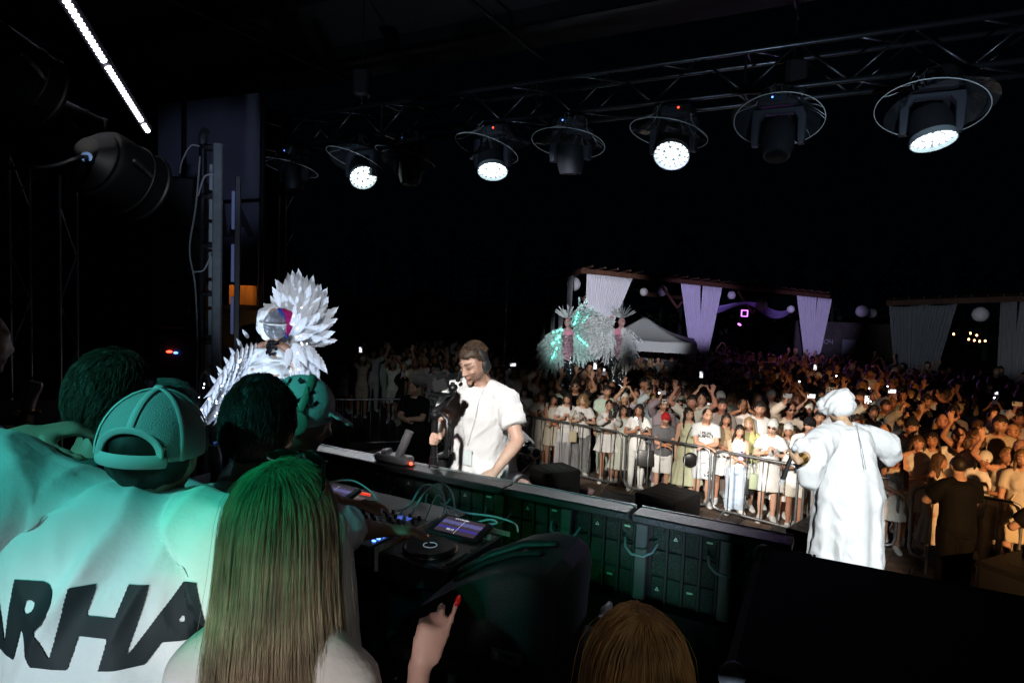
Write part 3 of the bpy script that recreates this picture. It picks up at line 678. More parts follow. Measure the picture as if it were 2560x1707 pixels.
# warm bulbs inside the right pergola
BULB = mat('warm_bulb', (1, .5, .2), .4, emit=((1, .42, .14), 14), emit_light=False)
for k, (x, y, c) in enumerate(((2384, 835, 'alone at the left'), (2426, 833, 'upper left of the cluster'), (2442, 838, 'top middle of the cluster'), (2422, 848, 'lower left of the cluster'), (2436, 851, 'second in the lower row'), (2449, 853, 'third in the lower row'), (2463, 852, 'last in the lower row'))):
    p = at(x, y, 27.0); t = thing('light_bulb', 'small warm glowing bulb under the right pergola, ' + c, 'light bulb', p, group='warm bulbs under the right pergola')
    MB().ell((0, 0, 0), (.035, .035, .045), None, 10, 8).build('glass', BULB, t); MB().cyl((0, 0, .04), (0, 0, .09), .018, n=8).build('socket', BLACK, t); MB().cyl((0, 0, .09), (0, 0, .6), .004, n=5).build('cord', BLACK, t)
# white gazebo tent
TENT = mat('tent_canvas', (.72, .73, .76), .85, bump=(6, .1))
tp = at(1612, 795, 20.0); tx, ty, tz = tp; W = 1.55; rz = math.radians(-14)
tn = thing('gazebo_tent', 'white pop-up gazebo tent with pointed roof behind the crowd', 'tent', (tx, ty, 0), rz)
v = []; f = []; n = 10; ev = 2.42
for s_ in range(4):
    a0 = V(*[(-1,-1),(1,-1),(1,1),(-1,1)][s_])*W; a1 = V(*[(1,-1),(1,1),(-1,1),(-1,-1)][s_])*W
    for j in range(n+1):
        t = j/n
        for i in range(n+1):
            b = a0 + (a1-a0)*i/n; z = ev + (tz+.05-ev)*(1-t)**1.3 - .10*math.sin(math.pi*t)*(1-abs(2*i/n-1)**2*.6); v.append((b[0]*t, b[1]*t, z))
    o_ = s_*(n+1)**2
    for j in range(n):
        for i in range(n): f.append((o_+j*(n+1)+i, o_+(j+1)*(n+1)+i, o_+(j+1)*(n+1)+i+1, o_+j*(n+1)+i+1))
o = MB().add(v, f).build('roof', TENT, tn, sharp=50); o.modifiers.new('thickness', 'SOLIDIFY').thickness = .004
for s_ in range(4):
    ang = s_*math.pi/2; M = RZ(math.degrees(ang)); MB().box(M @ V(0, -W-.004, ev-.16), (2*W, .006, .30), M).build('valance', TENT, tn, smooth=False)
for sx in (-1, 1):
    for sy in (-1, 1): MB().cyl((sx*W*.98, sy*W*.98, 0), (sx*W*.98, sy*W*.98, ev), .022, n=8).build('leg', ALU, tn)
# small purple lamps and lattice inside the first pergola
PURL = mat('purple_lamp', (.4, .1, .6), .4, emit=((.75, .18, 1), 3.5), emit_light=False)
p = at(1861, 783, 27); t = thing('stage_lamp', 'square purple lamp glowing under the pergola', 'lamp', p); MB().box((0, .05, 0), (.30, .12, .30)).build('housing', BLACK, t)
fr = MB()
for a in range(4): fr.box(RY(a*90) @ V(0, -.02, .125), (.26, .02, .035), RY(a*90))
fr.build('glowing_rim', PURL, t, smooth=False); pl_ = bpy.data.lights.new('purple_lamp', 'SPOT'); pl_.energy = 420; pl_.color = (.6, .22, 1); pl_.spot_size = math.radians(80); pl_.spot_blend = 1; plo = bpy.data.objects.new('purple_lamp', pl_); COL.objects.link(plo); plo.parent = t; plo.location = (0, -.06, 0); plo.rotation_euler = Vector((0, -1, -.22)).to_track_quat('-Z', 'Y').to_euler(); MB().cyl((0, 0, .15), (0, 0, 1.0), .012, n=6).build('hanger', BLACK, t)
p = at(1848, 811, 27); t = thing('stage_lamp', 'tilted purple strip lamp just below the square one', 'lamp', p); MB().box((0, .03, .05), (.20, .10, .10)).build('housing', BLACK, t); MB().ell((0, -.03, 0), (.085, .02, .045), RY(25), 12, 8).build('lens', PURL, t); MB().cyl((0, 0, .1), (0, 0, 1.4), .012, n=6).build('hanger', BLACK, t)
# door and wall with number in the dark bar behind
BARW = mat('dark_planks', (.05, .045, .04), .8, noise=(4, .3))
bb = thing('bar_hut', 'dark wooden bar hut with a pale doorway behind the third curtain', 'hut', at(2130, 850, 30)*V(1, 1, 0))
MB().box((0, .2, 1.5), (5.2, .15, 3.0)).build('wall', BARW, bb, smooth=False)
for k in range(12): MB().bbox((-2.4+k*.43, .11, 1.5), (.40, .03, 2.9), .006).build('plank', BARW, bb, smooth=False)
MB().box((-.1, .07, 1.15), (.62, .03, 2.1)).build('door', mat('pale_door', (.16, .19, .19), .7), bb, smooth=False)
def text(name, body, size, m, parent, loc, rot, extrude=.002, shear=0, align='CENTER', weight=None, M=None, scale=None):
    cu = bpy.data.curves.new(name, 'FONT'); cu.body = body; cu.size = size; cu.extrude = extrude; cu.shear = shear; cu.align_x = align; cu.align_y = 'CENTER'; cu.fill_mode = 'BOTH'
    if weight: cu.offset = weight
    cu.materials.append(m); tmp = bpy.data.objects.new(name, cu); me = evaluated(tmp); bpy.data.objects.remove(tmp)
    o = link(name, me, None, parent, loc)
    if M is not None: o.matrix_local = M
    else: o.rotation_euler = rot
    if scale: o.scale = scale
    return o
text('number_sign', 'ЗОЧ', .30, mat('dim_sign', (.35, .37, .40), .7), bb, (-1.15, .06, 2.05), (math.pi/2, 0, 0))
# slim mast, far umbrella and timber shelter on the dark left side
mp = at(1262, 850, 17); t = thing('mast', 'thin pale mast standing alone above the dark crowd', 'mast', (mp[0], mp[1], 0)); MB().cyl((0, 0, 0), (0, 0, 5.9), .022, .014, 8).build('pole', ALU, t); MB().cyl((0, 0, 0), (0, 0, .05), .16).build('base', STEEL, t)
up = at(1062, 745, 26); t = thing('beach_umbrella', 'dark blue umbrella half lost in the dark on the left', 'umbrella', (up[0], up[1], 0)); zt = up[2]+.35
UMB = mat('navy_canvas', (.02, .03, .10), .8)
um = MB(); 
for k in range(8):
    a0, a1 = k*math.pi/4, (k+1)*math.pi/4; um.add([(0, 0, zt), (1.1*math.cos(a0), 1.1*math.sin(a0), zt-.55), (1.1*math.cos(a1), 1.1*math.sin(a1), zt-.55), (1.02*math.cos((a0+a1)/2), 1.02*math.sin((a0+a1)/2), zt-.52)], [(0, 1, 3), (0, 3, 2)])
o = um.build('canopy', UMB, t, smooth=False); o.modifiers.new('thickness', 'SOLIDIFY').thickness = .01; MB().cyl((0, 0, 0), (0, 0, zt), .025, n=8).build('pole', STEEL, t)
b0, b1 = at(858, 735, 22), at(945, 759, 24); t = thing('timber_shelter', 'timber shelter roof beam glowing faintly orange behind the feathers', 'shelter', (b1[0], b1[1], 0)); l_ = V(b1[0], b1[1], 0)
beam(b0-l_, b1-l_, .10, .12, 'roof_beam', WOOD, t)
for q in (b0+(b1-b0)*.1, b1): beam(V(q[0], q[1], 0)-l_, V(q[0], q[1], q[2]-.06)-l_, .09, .09, 'post', WOOD, t)

# ------------------------------------------------------------------ crowd barriers
BARS = MB().cyl((0, 0, .13), (0, 0, 1.09), .011, n=8).mesh('upright_bar'); BARS.materials.append(STEEL)
def barrier(a, b, label, nbar=9):
    a, b = V(*a), V(*b); L = np.linalg.norm(b-a); ang = math.atan2(b[1]-a[1], b[0]-a[0]); r = .12
    t = thing('crowd_barrier', label, 'barrier', a, ang, 'steel crowd barriers in front of the stage'); h0, h1 = .12, 1.10
    pts = [(r, 0, h0), (L-r, 0, h0), (L-.03, 0, h0+.03), (L, 0, h0+r), (L, 0, h1-r), (L-.035, 0, h1-.035), (L-r, 0, h1), (r, 0, h1), (.035, 0, h1-.035), (0, 0, h1-r), (0, 0, h0+r), (.03, 0, h0+.03), (r, 0, h0)]
    MB().tube(pts, .021, 10, hint=(0, 1, 0), rcap=False, cap=False).build('frame', STEEL, t, sharp=0)
    for k in range(nbar): link('upright_bar', BARS, None, t, (L*(k+1)/(nbar+1), 0, 0))
    for x in (.22, L-.22): MB().tube([(x, -.30, .0), (x, -.20, .05), (x, 0, .13), (x, .20, .05), (x, .30, .0)], .015, 8, hint=(1, 0, 0)).build('foot', STEEL, t)
    return t
bp = [(.30, 13.05), (2.12, 11.62), (3.86, 10.12)]
barrier((-1.65, 14.6, 0), (.22, 13.12, 0), 'barrier half hidden behind the man filming')
barrier((.30, 13.05, 0), (2.10, 11.66, 0), 'barrier with women in pale dresses leaning on it, right of the man filming')
barrier((2.16, 11.60, 0), (3.40, 10.58, 0), 'barrier in front of the man with black lettering on his shirt', 6)
barrier((3.44, 10.50, 0), (4.44, 9.62, 0), 'short barrier in front of the woman in ripped jeans', 4)
barrier((4.52, 9.58, 0), (5.62, 9.02, 0), 'barrier behind the performer in the white robe', 5)
barrier((5.64, 8.74, 0), (6.62, 8.06, 0), 'barrier in front of the woman in the frilled skirt', 4)
barrier((6.70, 8.02, 0), (8.4, 7.1, 0), 'barrier at the right picture edge behind the men in black', 8)
barrier((-4.1, 14.0, 0), (-1.75, 14.7, 0), 'dark barrier on the left with unlit people behind it', 11)
# yellow sandbag-like weight at the barrier foot
p = onz(1905, 1345, .06); t = thing('barrier_weight', 'small yellow plastic weight at the foot of the barrier joint', 'weight', p)
MB().bbox((0, 0, .01), (.26, .14, .12), .03).build('block', mat('yellow_plastic', (.45, .24, .02), .6), t); MB().tube([(-.06, 0, .07), (-.05, 0, .12), (.05, 0, .12), (.06, 0, .07)], .012, 8).build('handle', mat('yellow_plastic'), t)
p = onz(1466, 1228, .05); o = MB().ell((0, 0, 0), (.14, .09, .05), None, 16, 10); me = o.mesh('plastic_bag'); wrinkle(me, .03, (16, 16, 16), 3)
tag(link('plastic_bag', me, mat('pink_plastic', (.5, .33, .36), .4), None, p), 'crumpled pale pink plastic bag on the paving by the barrier', 'bag')
# ------------------------------------------------------------------ booth front: rear side of the LED wall with its ledge
LEDGE_Z = 2.40
LEDGEM = mat('scuffed_black_ledge', (.016, .0165, .018), .5, noise=(12, .4), bump=(60, .3))
PANELM = mat('panel_cavity', (.006, .007, .006), .8)
PCB = mat('green_circuit_board', (.003, .014, .006), .45, noise=(90, .6), bump=(160, .6))
POSTM = mat('grey_panel_post', (.045, .052, .05), .5, noise=(10, .15))
TRI = mat('printed_white_mark', (.55, .6, .55), .6)
U0, U1 = -1.75, 1.42
ld = thing('booth_ledge', 'long scuffed black ledge on top of the booth front', 'ledge', S(0, 0, 0), SA)
for k, (a, b) in enumerate(((U0-.4, -.02), (-.01, .72), (.73, U1+.06))):
    MB().bbox(((a+b)/2, .05, LEDGE_Z-.021), (b-a-.006, .14, .042), .008).build('top_board', LEDGEM, ld, smooth=False)
    MB().box(((a+b)/2, .139, LEDGE_Z-.010), (b-a-.02, .006, .022)).build('edge_trim', mat('worn_alu_edge', (.55, .56, .58), .3, .7), ld, smooth=False)
wall = thing('led_wall', 'rear side of the LED wall panels with green-lit circuit boards and posts', 'led wall', S(0, 0, 0), SA)
post = MB().bbox((0, 0, 0), (.062, .05, .40), .006).mesh('post', False); post.materials.append(POSTM)
cell = MB().bbox((0, 0, 0), (.068, .012, .125), .003).mesh('circuit_board', False); cell.materials.append(PCB)
rail = MB().box((0, 0, 0), (.012, .03, .40)).mesh('rib', False); rail.materials.append(PANELM)
tri = MB().add([(-.011, 0, -.008), (.011, 0, -.008), (0, 0, .012), (-.005, 0, -.004), (.005, 0, -.004), (0, 0, .005)], [(0, 1, 4, 3), (1, 2, 5, 4), (2, 0, 3, 5)]).mesh('triangle_mark', False); tri.materials.append(TRI)
tagm = MB().box((0, 0, 0), (.030, .003, .010)).mesh('label_plate', False); tagm.materials.append(mat('green_label', (.25, .42, .25), .6))
strap = MB().tube([(-.085, -.0, .05), (-.07, -.035, .015), (-.03, -.055, -.008), (.03, -.055, -.008), (.07, -.035, .015), (.085, 0, .05)], [(.003, .007)]*6, 8, hint=(0, 1, 0)).mesh('strap'); strap.materials.append(mat('pale_strap', (.09, .14, .14), .6))
PW = .42
MB().box(((U0+U1)/2, .12, LEDGE_Z-.05-.21), (U1-U0+.10, .05, .42)).build('panel_back', PANELM, wall, smooth=False)
MB().box(((U0+U1)/2, .02, (DECK+LEDGE_Z-.48)/2), (U1-U0+.10, .03, LEDGE_Z-.48-DECK)).build('lower_board', DRAPE, wall, smooth=False)
MB().box(((U0+U1)/2, .05, LEDGE_Z-.475), (U1-U0+.10, .10, .012)).build('lower_shelf', DRAPE, wall, smooth=False)
npan = int((U1-U0)/PW)+1
for k in range(npan):
    u = U0 + k*PW
    if u > U1: break
    link('post', post, None, wall, (u, .065, LEDGE_Z-.055-.205)); link('strap', strap, None, wall, (u, .045, LEDGE_Z-.20))
    for i in range(4):
        x = u + .085 + i*.083
        link('rib', rail, None, wall, (x+.042, .085, LEDGE_Z-.055-.205))
        for j in range(3):
            z = LEDGE_Z-.12-j*.138; link('circuit_board', cell, None, wall, (x, .088, z))
            if (i, j) in ((1, 0), (0, 2)): link('triangle_mark', tri, None, wall, (x, .0785, z))
            if (i, j) in ((3, 0), (2, 2)): link('label_plate', tagm, None, wall, (x, .0780, z+.02))
# clamp lamp lying on the ledge
p = S(-1.35, .05, LEDGE_Z+.001); q = on_vplane(985, 1150, .05); t = thing('ledge_clamp', 'grey clamp lamp with slanted tube and red light on the ledge', 'clamp lamp', (q[0], q[1], LEDGE_Z), SA)
GREYP = mat('grey_plastic', (.10, .10, .11), .55)
MB().bbox((0, 0, .03), (.26, .09, .05), .01).bbox((-.06, 0, .06), (.05, .07, .04), .008).build('base', GREYP, t, smooth=False)
MB().cyl((.04, 0, .05), (.10, .02, .21), .028, n=16).build('tube', GREYP, t); MB().ell((.155, -.03, .025), (.012, .008, .01), None, 10, 6).build('indicator', RED_LED, t)

# ------------------------------------------------------------------ DJ table and gear
TZ = 2.30
TBL = mat('black_table_cloth', (.010, .010, .011), .8)
tb = thing('dj_table', 'black table behind the booth front carrying the mixer and players', 'table', S(-.98, -.55, DECK), SA)
MB().bbox((0, 0, TZ-DECK-.02), (1.72, .66, .04), .01).build('table_top', TBL, tb, smooth=False)
for sx in (-1, 1):
    for sy in (-1, 1): MB().cyl((sx*.80, sy*.28, 0), (sx*.80, sy*.28, TZ-DECK-.04), .022, n=10).build('leg', BLACK_METAL, tb)
KNOB = MB().lathe([(.0, 0), (.010, 0), (.009, .006), (.0075, .02), (.006, .021), (.0, .021)], 10).mesh('knob'); KNOB.materials.append(BLACK)
KNOB2 = MB().lathe([(.0, 0), (.011, 0), (.010, .006), (.008, .02), (.0, .021)], 10).mesh('knob'); KNOB2.materials.append(mat('pale_knob', (.35, .42, .40), .5))
BTN = MB().bbox((0, 0, 0), (.014, .010, .006), .002).mesh('button', False); BTN.materials.append(mat('dark_button', (.05, .05, .055), .5))
BTNB = MB().bbox((0, 0, 0), (.018, .012, .006), .002).mesh('button', False); BTNB.materials.append(BLUE_LED)
BTNO = MB().lathe([(0, 0), (.014, 0), (.013, .006), (0, .0065)], 16).mesh('button'); BTNO.materials.append(mat('orange_led', (.8, .25, .05), .4, emit=((1, .22, .05), 3.2), emit_light=False))
GEAR = mat('gear_black', (.016, .016, .018), .38, bump=(200, .05))
# position by the jog wheel (player) and the knob field (mixer)
pj = onz(1075, 1372, TZ+.11)
pl = thing('media_player', 'black DJ media player with jog wheel and lit screen, nearest the camera', 'media player', (pj[0], pj[1], TZ), SA)
DX, DY = .0, .0   # jog wheel centre is the origin
MB().bbox((0, .09, .055), (.33, .45, .105), .008).build('body', GEAR, pl, smooth=False)
MB().lathe([(0, .108), (.106, .108), (.106, .122), (.098, .128), (.05, .127), (0, .127)], 48).build('jog_wheel', mat('jog_black', (.012, .012, .013), .3), pl)
MB().tube([(.112*math.cos(a), .112*math.sin(a), .112) for a in np.linspace(0, 2*math.pi, 49)], .004, 6, rcap=False, cap=False).build('jog_ring', mat('chrome', (.7, .72, .74), .15, 1), pl)
MB().tube([(.028*math.cos(a), .028*math.sin(a), .1275) for a in np.linspace(0, 2*math.pi, 33)], .0018, 6, rcap=False, cap=False).build('jog_display_ring', mat('pale_ring', (.3, .33, .36), .4, emit=((.6, .8, 1), .25), emit_light=False), pl)
MB().lathe([(0, .1272), (.026, .1272), (.026, .1276), (0, .1276)], 24).build('jog_display', mat('jog_lcd', (.01, .015, .03), .2), pl)
sm = mat('player_screen', (.01, .01, .012), .25)
if 'Emission' not in sm.node_tree.nodes:     # waveform picture on the display
    nt = sm.node_tree; b = nt.nodes['Principled BSDF']; tc = nt.nodes.new('ShaderNodeTexCoord'); sp = nt.nodes.new('ShaderNodeSeparateXYZ'); nt.links.new(tc.outputs['Generated'], sp.inputs[0])
    nz = nt.nodes.new('ShaderNodeTexNoise'); nz.inputs['Scale'].default_value = 42; mp = nt.nodes.new('ShaderNodeMapping'); mp.inputs['Scale'].default_value = (1, .02, .02); nt.links.new(tc.outputs['Generated'], mp.inputs[0]); nt.links.new(mp.outputs[0], nz.inputs['Vector'])
    def mth(op, a, b_, c_=None):
        n_ = nt.nodes.new('ShaderNodeMath'); n_.operation = op
        for i_, q_ in enumerate((a, b_, c_)):
            if q_ is None: continue
            if isinstance(q_, (int, float)): n_.inputs[i_].default_value = q_
            else: nt.links.new(q_, n_.inputs[i_])
        return n_.outputs[0]
    d1 = mth('ABSOLUTE', mth('SUBTRACT', sp.outputs[1], .66), 0); d2 = mth('ABSOLUTE', mth('SUBTRACT', sp.outputs[1], .30), 0)
    w1 = mth('LESS_THAN', d1, mth('MULTIPLY', nz.outputs[0], .22)); w2 = mth('LESS_THAN', d2, mth('MULTIPLY', nz.outputs[0], .14)); ln = mth('LESS_THAN', mth('ABSOLUTE', mth('SUBTRACT', sp.outputs[0], .5), 0), .006)
    cr = nt.nodes.new('ShaderNodeCombineColor'); nt.links.new(mth('ADD', mth('MULTIPLY_ADD', w1, .10, .085), mth('MULTIPLY', ln, .8)), cr.inputs[0]); nt.links.new(mth('ADD', mth('MULTIPLY_ADD', w1, .12, .06), mth('MULTIPLY', ln, .8)), cr.inputs[1]); nt.links.new(mth('ADD', mth('MULTIPLY_ADD', mth('MAXIMUM', w1, w2), .38, .085), mth('MULTIPLY', ln, .8)), cr.inputs[2])
    nt.links.new(cr.outputs[0], b.inputs['Emission Color']); b.inputs['Emission Strength'].default_value = .55; sm.cycles.emission_sampling = 'NONE'
SR = RX(14)
MB().bbox((.0, .225, .125), (.26, .15, .022), .004, SR).build('screen_housing', GEAR, pl, smooth=False)
sc_ = MB().box((0, .225, .1372), (.205, .112, .002), SR).build('screen', sm, pl, smooth=False)
text('screen_time', '00:15', .017, mat('screen_text', (.6, .6, .6), .5, emit=((.9, .92, 1), .7), emit_light=False), pl, None, None, .0003, M=mat4(SR, (-.03, .190, .1302)))
text('screen_title', '12 0 0 Paradise', .012, mat('screen_text'), pl, None, None, .0003, M=mat4(SR, (-.02, .272, .1510)))
for k in range(5): link('button', BTNB, None, pl, (-.09+k*.045, .325, .110))
for k, x in enumerate((-.135, -.10)): link('button', BTNO, None, pl, (x, .115-.012*k, .108))
for k in range(8): link('button', BTN, None, pl, (-.11+k*.031, .142, .109))
for k in range(6): link('button', BTN, None, pl, (.145, -.11+k*.04, .109))
MB().box((.145, -.02, .112), (.012, .12, .006)).build('pitch_slider', mat('grey_plastic'), pl, smooth=False)
link('knob', KNOB, None, pl, (.145, .19, .106)); link('knob', KNOB2, None, pl, (.145, .235, .106))
# perspex edge of the player's riser
MB().box((-.178, .09, .07), (.012, .44, .10)).build('side_strip', mat('clear_strip', (.45, .52, .50), .25, noise=(30, .4)), pl, smooth=False)
MB().box((.10, .322, .115), (.20, .006, .020)).build('rear_strip', mat('clear_strip'), pl, smooth=False)
pm = pj - SE*.40 + SN*.06
mx_ = thing('dj_mixer', 'black DJ mixer with rows of knobs beside the nearest player', 'mixer', (pm[0], pm[1], TZ), SA)
MB().bbox((0, .05, .05), (.33, .42, .095), .008).build('body', GEAR, mx_, smooth=False)
for i in range(6):
    for j in range(5): link('knob', (KNOB2 if (i+j*2) % 3 == 0 else KNOB), None, mx_, (-.13+i*.052, .225-j*.045, .097))
for k in range(4): MB().box((-.115+k*.07, -.07, .105), (.022, .012, .022)).build('fader', BLACK, mx_, smooth=False)
for k in range(4): link('button', BTNB, None, mx_, (.135, -.10+k*.03, .100))
MB().box((.06, .20, .0985), (.07, .045, .003)).build('display', mat('mixer_lcd', (.01, .02, .08), .3, emit=((.1, .2, 1), .5), emit_light=False), mx_, smooth=False)
p0 = pm - SE*.42
pl2 = thing('media_player', 'second DJ media player mostly hidden behind the long-haired woman', 'media player', (p0[0], p0[1], TZ), SA)
MB().bbox((0, .09, .055), (.33, .45, .105), .008).build('body', GEAR, pl2, smooth=False); MB().lathe([(0, .108), (.106, .108), (.106, .122), (.098, .128), (0, .127)], 40).build('jog_wheel', mat('jog_black'), pl2)
MB().bbox((.0, .225, .125), (.26, .15, .022), .004, SR).build('screen_housing', GEAR, pl2, smooth=False); MB().box((0, .225, .1372), (.205, .112, .002), SR).build('screen', sm, pl2, smooth=False)
MB().box((.02, .33, .115), (.26, .008, .012), RZ(4)).build('red_edge_light', mat('red_strip', (.4, .02, .01), .4, emit=((1, .06, .02), .8), emit_light=False), pl2, smooth=False)
# pale looped cables behind the gear
CAB = mat('pale_cable', (.42, .60, .58), .5)
def PJ(x, y, z): return pj*V(1, 1, 0) + SE*x + SN*y + V(0, 0, z)
def cable(pts, label, r=.0045): tag(curve_obj('cable', [PJ(*p) for p in pts], r, CAB), label, 'cable', 'pale cables behind the DJ gear')
cable([(-.55, .32, TZ+.06), (-.42, .38, TZ+.10), (-.30, .35, TZ+.24), (-.20, .36, TZ+.23), (-.16, .37, TZ+.12), (-.05, .38, TZ+.10), (.05, .40, TZ+.13), (.10, .37, TZ+.13), (-.02, .35, TZ+.11), (-.12, .36, TZ+.13)], 'pale cable making the tall loop between mixer and player')
cable([(-.34, .30, TZ+.08), (-.30, .36, TZ+.20), (-.22, .38, TZ+.26), (-.15, .38, TZ+.22), (-.14, .38, TZ+.10), (-.22, .35, TZ+.06)], 'pale cable making the second narrower loop')
cable([(-.20, .36, TZ+.17), (-.08, .38, TZ+.145), (.06, .42, TZ+.14), (.17, .42, TZ+.13), (.22, .36, TZ+.12)], 'pale cable running flat to the back of the nearest player')
cable([(-.95, .36, TZ+.14), (-.80, .40, TZ+.17), (-.66, .40, TZ+.13), (-.58, .36, TZ+.09)], 'pale cable at the back of the hidden second player')
cable([(-.28, .34, TZ+.06), (-.26, .37, TZ+.15), (-.23, .38, TZ+.20), (-.19, .38, TZ+.16), (-.20, .36, TZ+.07)], 'thin pale cable hanging straight inside the loops', .0035)
# water bottle with blue cap
p = onz(540, 1200, TZ); t = thing('water_bottle', 'small water bottle with blue cap behind the white-sleeved person', 'bottle', p*V(1, 1, 0)+V(0, 0, TZ))
MB().lathe([(0, 0), (.030, 0), (.032, .01), (.032, .14), (.026, .17), (.013, .20), (.013, .215)], 16, cap=True).build('bottle_body', mat('clear_pet', (.25, .3, .32), .15), t); MB().cyl((0, 0, .213), (0, 0, .235), .016, n=16).build('cap', mat('blue_cap', (.05, .16, .5), .5), t)

# ------------------------------------------------------------------ near monitor speaker, black case
mc = at(1262, 1500, 2.30)
RUB = mat('speaker_paint', (.008, .008, .0085), .55, bump=(180, .25))
sp_ = thing('monitor_speaker', 'big black stage monitor with sloped top and long handle slot, close to the camera', 'speaker', (mc[0], mc[1], 0), SA+math.radians(6))
def prism(prof, y0, y1, bev=.02):
    n = len(prof); P = np.array(prof); c = P.mean(0); v = []; f = []
    for y, k in ((y0, .965), (y0+bev*.4, .988), (y0+bev, 1), (y1-bev, 1), (y1-bev*.4, .988), (y1, .965)):
        for p in P: q = c+(p-c)*k; v.append((q[0], y, q[1]))
    for k in range(5):
        for i in range(n): f.append((k*n+i, (k+1)*n+i, (k+1)*n+(i+1) % n, k*n+(i+1) % n))
    f.append(tuple(range(n))); f.append(tuple(range(5*n, 6*n))[::-1]); return MB().add(v, f)
prof = [(-.27, 2.235), (.235, 2.235), (.25, 2.25), (.262, 2.50), (.25, 2.545), (.21, 2.575), (.12, 2.58), (.02, 2.55), (-.10, 2.485), (-.22, 2.40), (-.265, 2.36), (-.285, 2.32), (-.285, 2.25)]
prism(prof, -.20, .22, .035).build('cabinet', RUB, sp_, sharp=28)
MB().tube([(-.17, -.02, 2.455), (-.06, .0, 2.53), (.06, .02, 2.585), (.17, .04, 2.60)], [(.022, .012), (.030, .016), (.030, .016), (.022, .012)], 12, hint=(0, 1, 0)).build('handle_bar', RUB, sp_)
MB().tube([(-.15, -.10, 2.462), (-.04, -.08, 2.535), (.06, -.06, 2.578), (.14, -.04, 2.588)], [(.018, .008)]*4, 10, hint=(0, 1, 0)).build('handle_slot', BLACK_MATTE, sp_)
MB().bbox((.10, -.199, 2.30), (.12, .02, .06), .006).build('plate_recess', BLACK, sp_, smooth=False); MB().box((.10, -.212, 2.297), (.105, .004, .042)).build('connector_plate', mat('steel_plate', (.3, .32, .34), .4, .6, noise=(60, .5)), sp_, smooth=False)
MB().ell((.105, -.216, 2.302), (.020, .004, .010), None, 14, 8).build('socket', BLACK, sp_); MB().box((.065, -.215, 2.297), (.012, .003, .02)).build('switch', WHITE, sp_, smooth=False)
MB().bbox((-.02, .01, 2.21), (.66, .46, .045), .008).build('stand_plate', BLACK_MATTE, sp_, smooth=False)
for sx in (-1, 1):
    for sy in (-1, 1): MB().cyl((sx*.28-.02, sy*.19, DECK), (sx*.28-.02, sy*.19, 2.19), .02, n=10).build('stand_leg', BLACK_METAL, sp_)
A_, B_, C_ = onz(1893, 1358, 2.42), onz(2760, 1520, 2.42), onz(1735, 1545, 2.42)
mcx = thing('flight_case', 'large black flight case filling the lower right corner', 'case', ((A_+B_)/2*V(1, 1, 0)+V(0, 0, DECK)), math.atan2(B_[1]-A_[1], B_[0]-A_[0]))
Lc = np.linalg.norm(B_-A_); CASE = mat('case_laminate', (.003, .003, .0033), .85, noise=(9, .3), bump=(120, .15), spec=.25)
MB().bbox((0, -.55, (2.42-DECK)/2), (Lc, 1.1, 2.42-DECK), .03).build('body', CASE, mcx, smooth=False)
MB().bbox((0, -.55, 2.42-DECK-.16), (Lc+.006, 1.106, .02), .004).build('lid_seam', BLACK_METAL, mcx, smooth=False)
for sx in (-1, 1):
    for y in (-.03, -1.07): MB().ell((sx*(Lc/2-.03), y, 2.42-DECK-.035), (.045, .045, .045), None, 12, 8).build('corner_ball', mat('dull_steel', (.05, .05, .055), .6, .5), mcx)
p = onz(1510, 1545, 2.15); t = thing('cable_plug', 'grey cable plug standing between the monitor and the red-haired woman', 'plug', p)
MB().lathe([(0, 0), (.022, 0), (.026, .01), (.026, .04), (.018, .055), (.010, .075), (0, .076)], 18, M=RX(-50) @ RY(25)).build('shell', mat('grey_plastic'), t); curve_obj('cord', [(0, 0, 0), (-.03, .02, -.06), (-.10, .03, -.25), (-.14, 0, -.8)], .007, BLACK, t)

# ------------------------------------------------------------------ loudspeakers on the ground in front of the stage
def cab(c0, c1, c2, ztop, label, h=None, name='subwoofer'):
    """box from three top-corner pixels: left, nearest, right"""
    a, b, c = (onz(*q, ztop) for q in (c0, c1, c2)); ex = nrm(b-a); ey = nrm(c-b - ex*np.dot(c-b, ex)); w = np.linalg.norm(b-a); d = max(.3, np.dot(c-b, ey)); h = h or ztop
    ctr = b - ex*w/2 + ey*d/2; t = thing(name, label, 'speaker', (ctr[0], ctr[1], ztop-h)); M = np.stack([ex, ey, V(0, 0, 1)], 1); L = lambda x, y, z: M @ V(x, y, z)
    MB().bbox(L(0, 0, h/2), (w, d, h), .012, M).build('cabinet', RUB, t, smooth=False)
    MB().box(L(0, -d/2-.004, h*.5), (w*.86, .008, h*.84), M).build('back_panel', mat('speaker_grille', (.02, .02, .022), .6, .2, bump=(300, .8)), t, smooth=False)
    for sy in (-1, 1): MB().bbox(L(w/2+.003, sy*d*.0, h*.72), (.008, d*.35, .05), .002, M).build('handle', BLACK_METAL, t, smooth=False) if sy > 0 else None
    for sx in (-1, 1):
        for z in (.03, h-.03): MB().bbox(L(sx*(w/2-.02), -d/2-.006, z), (.04, .012, .04), .004, M).build('corner_guard', BLACK_METAL, t, smooth=False)
    for k in range(3): MB().box(L(0, -d*.25+k*d*.22, h+.002), (w*.5, .04, .006), M).build('skid', BLACK, t, smooth=False)
    return t
cab((1323, 1163), (1368, 1184), (1434, 1166), .95, 'black subwoofer on the ground just right of the man filming')
cab((1588, 1229), (1690, 1256), (1740, 1226), .90, 'large black subwoofer in front of the man with lettered shirt')
cab((1965, 1318), (2030, 1336), (2090, 1300), .62, 'black speaker box partly hidden by the white robe')
cab((2440, 1400), (2640, 1470), (2760, 1420), .78, 'black speaker box at the right picture edge beside the man in black')
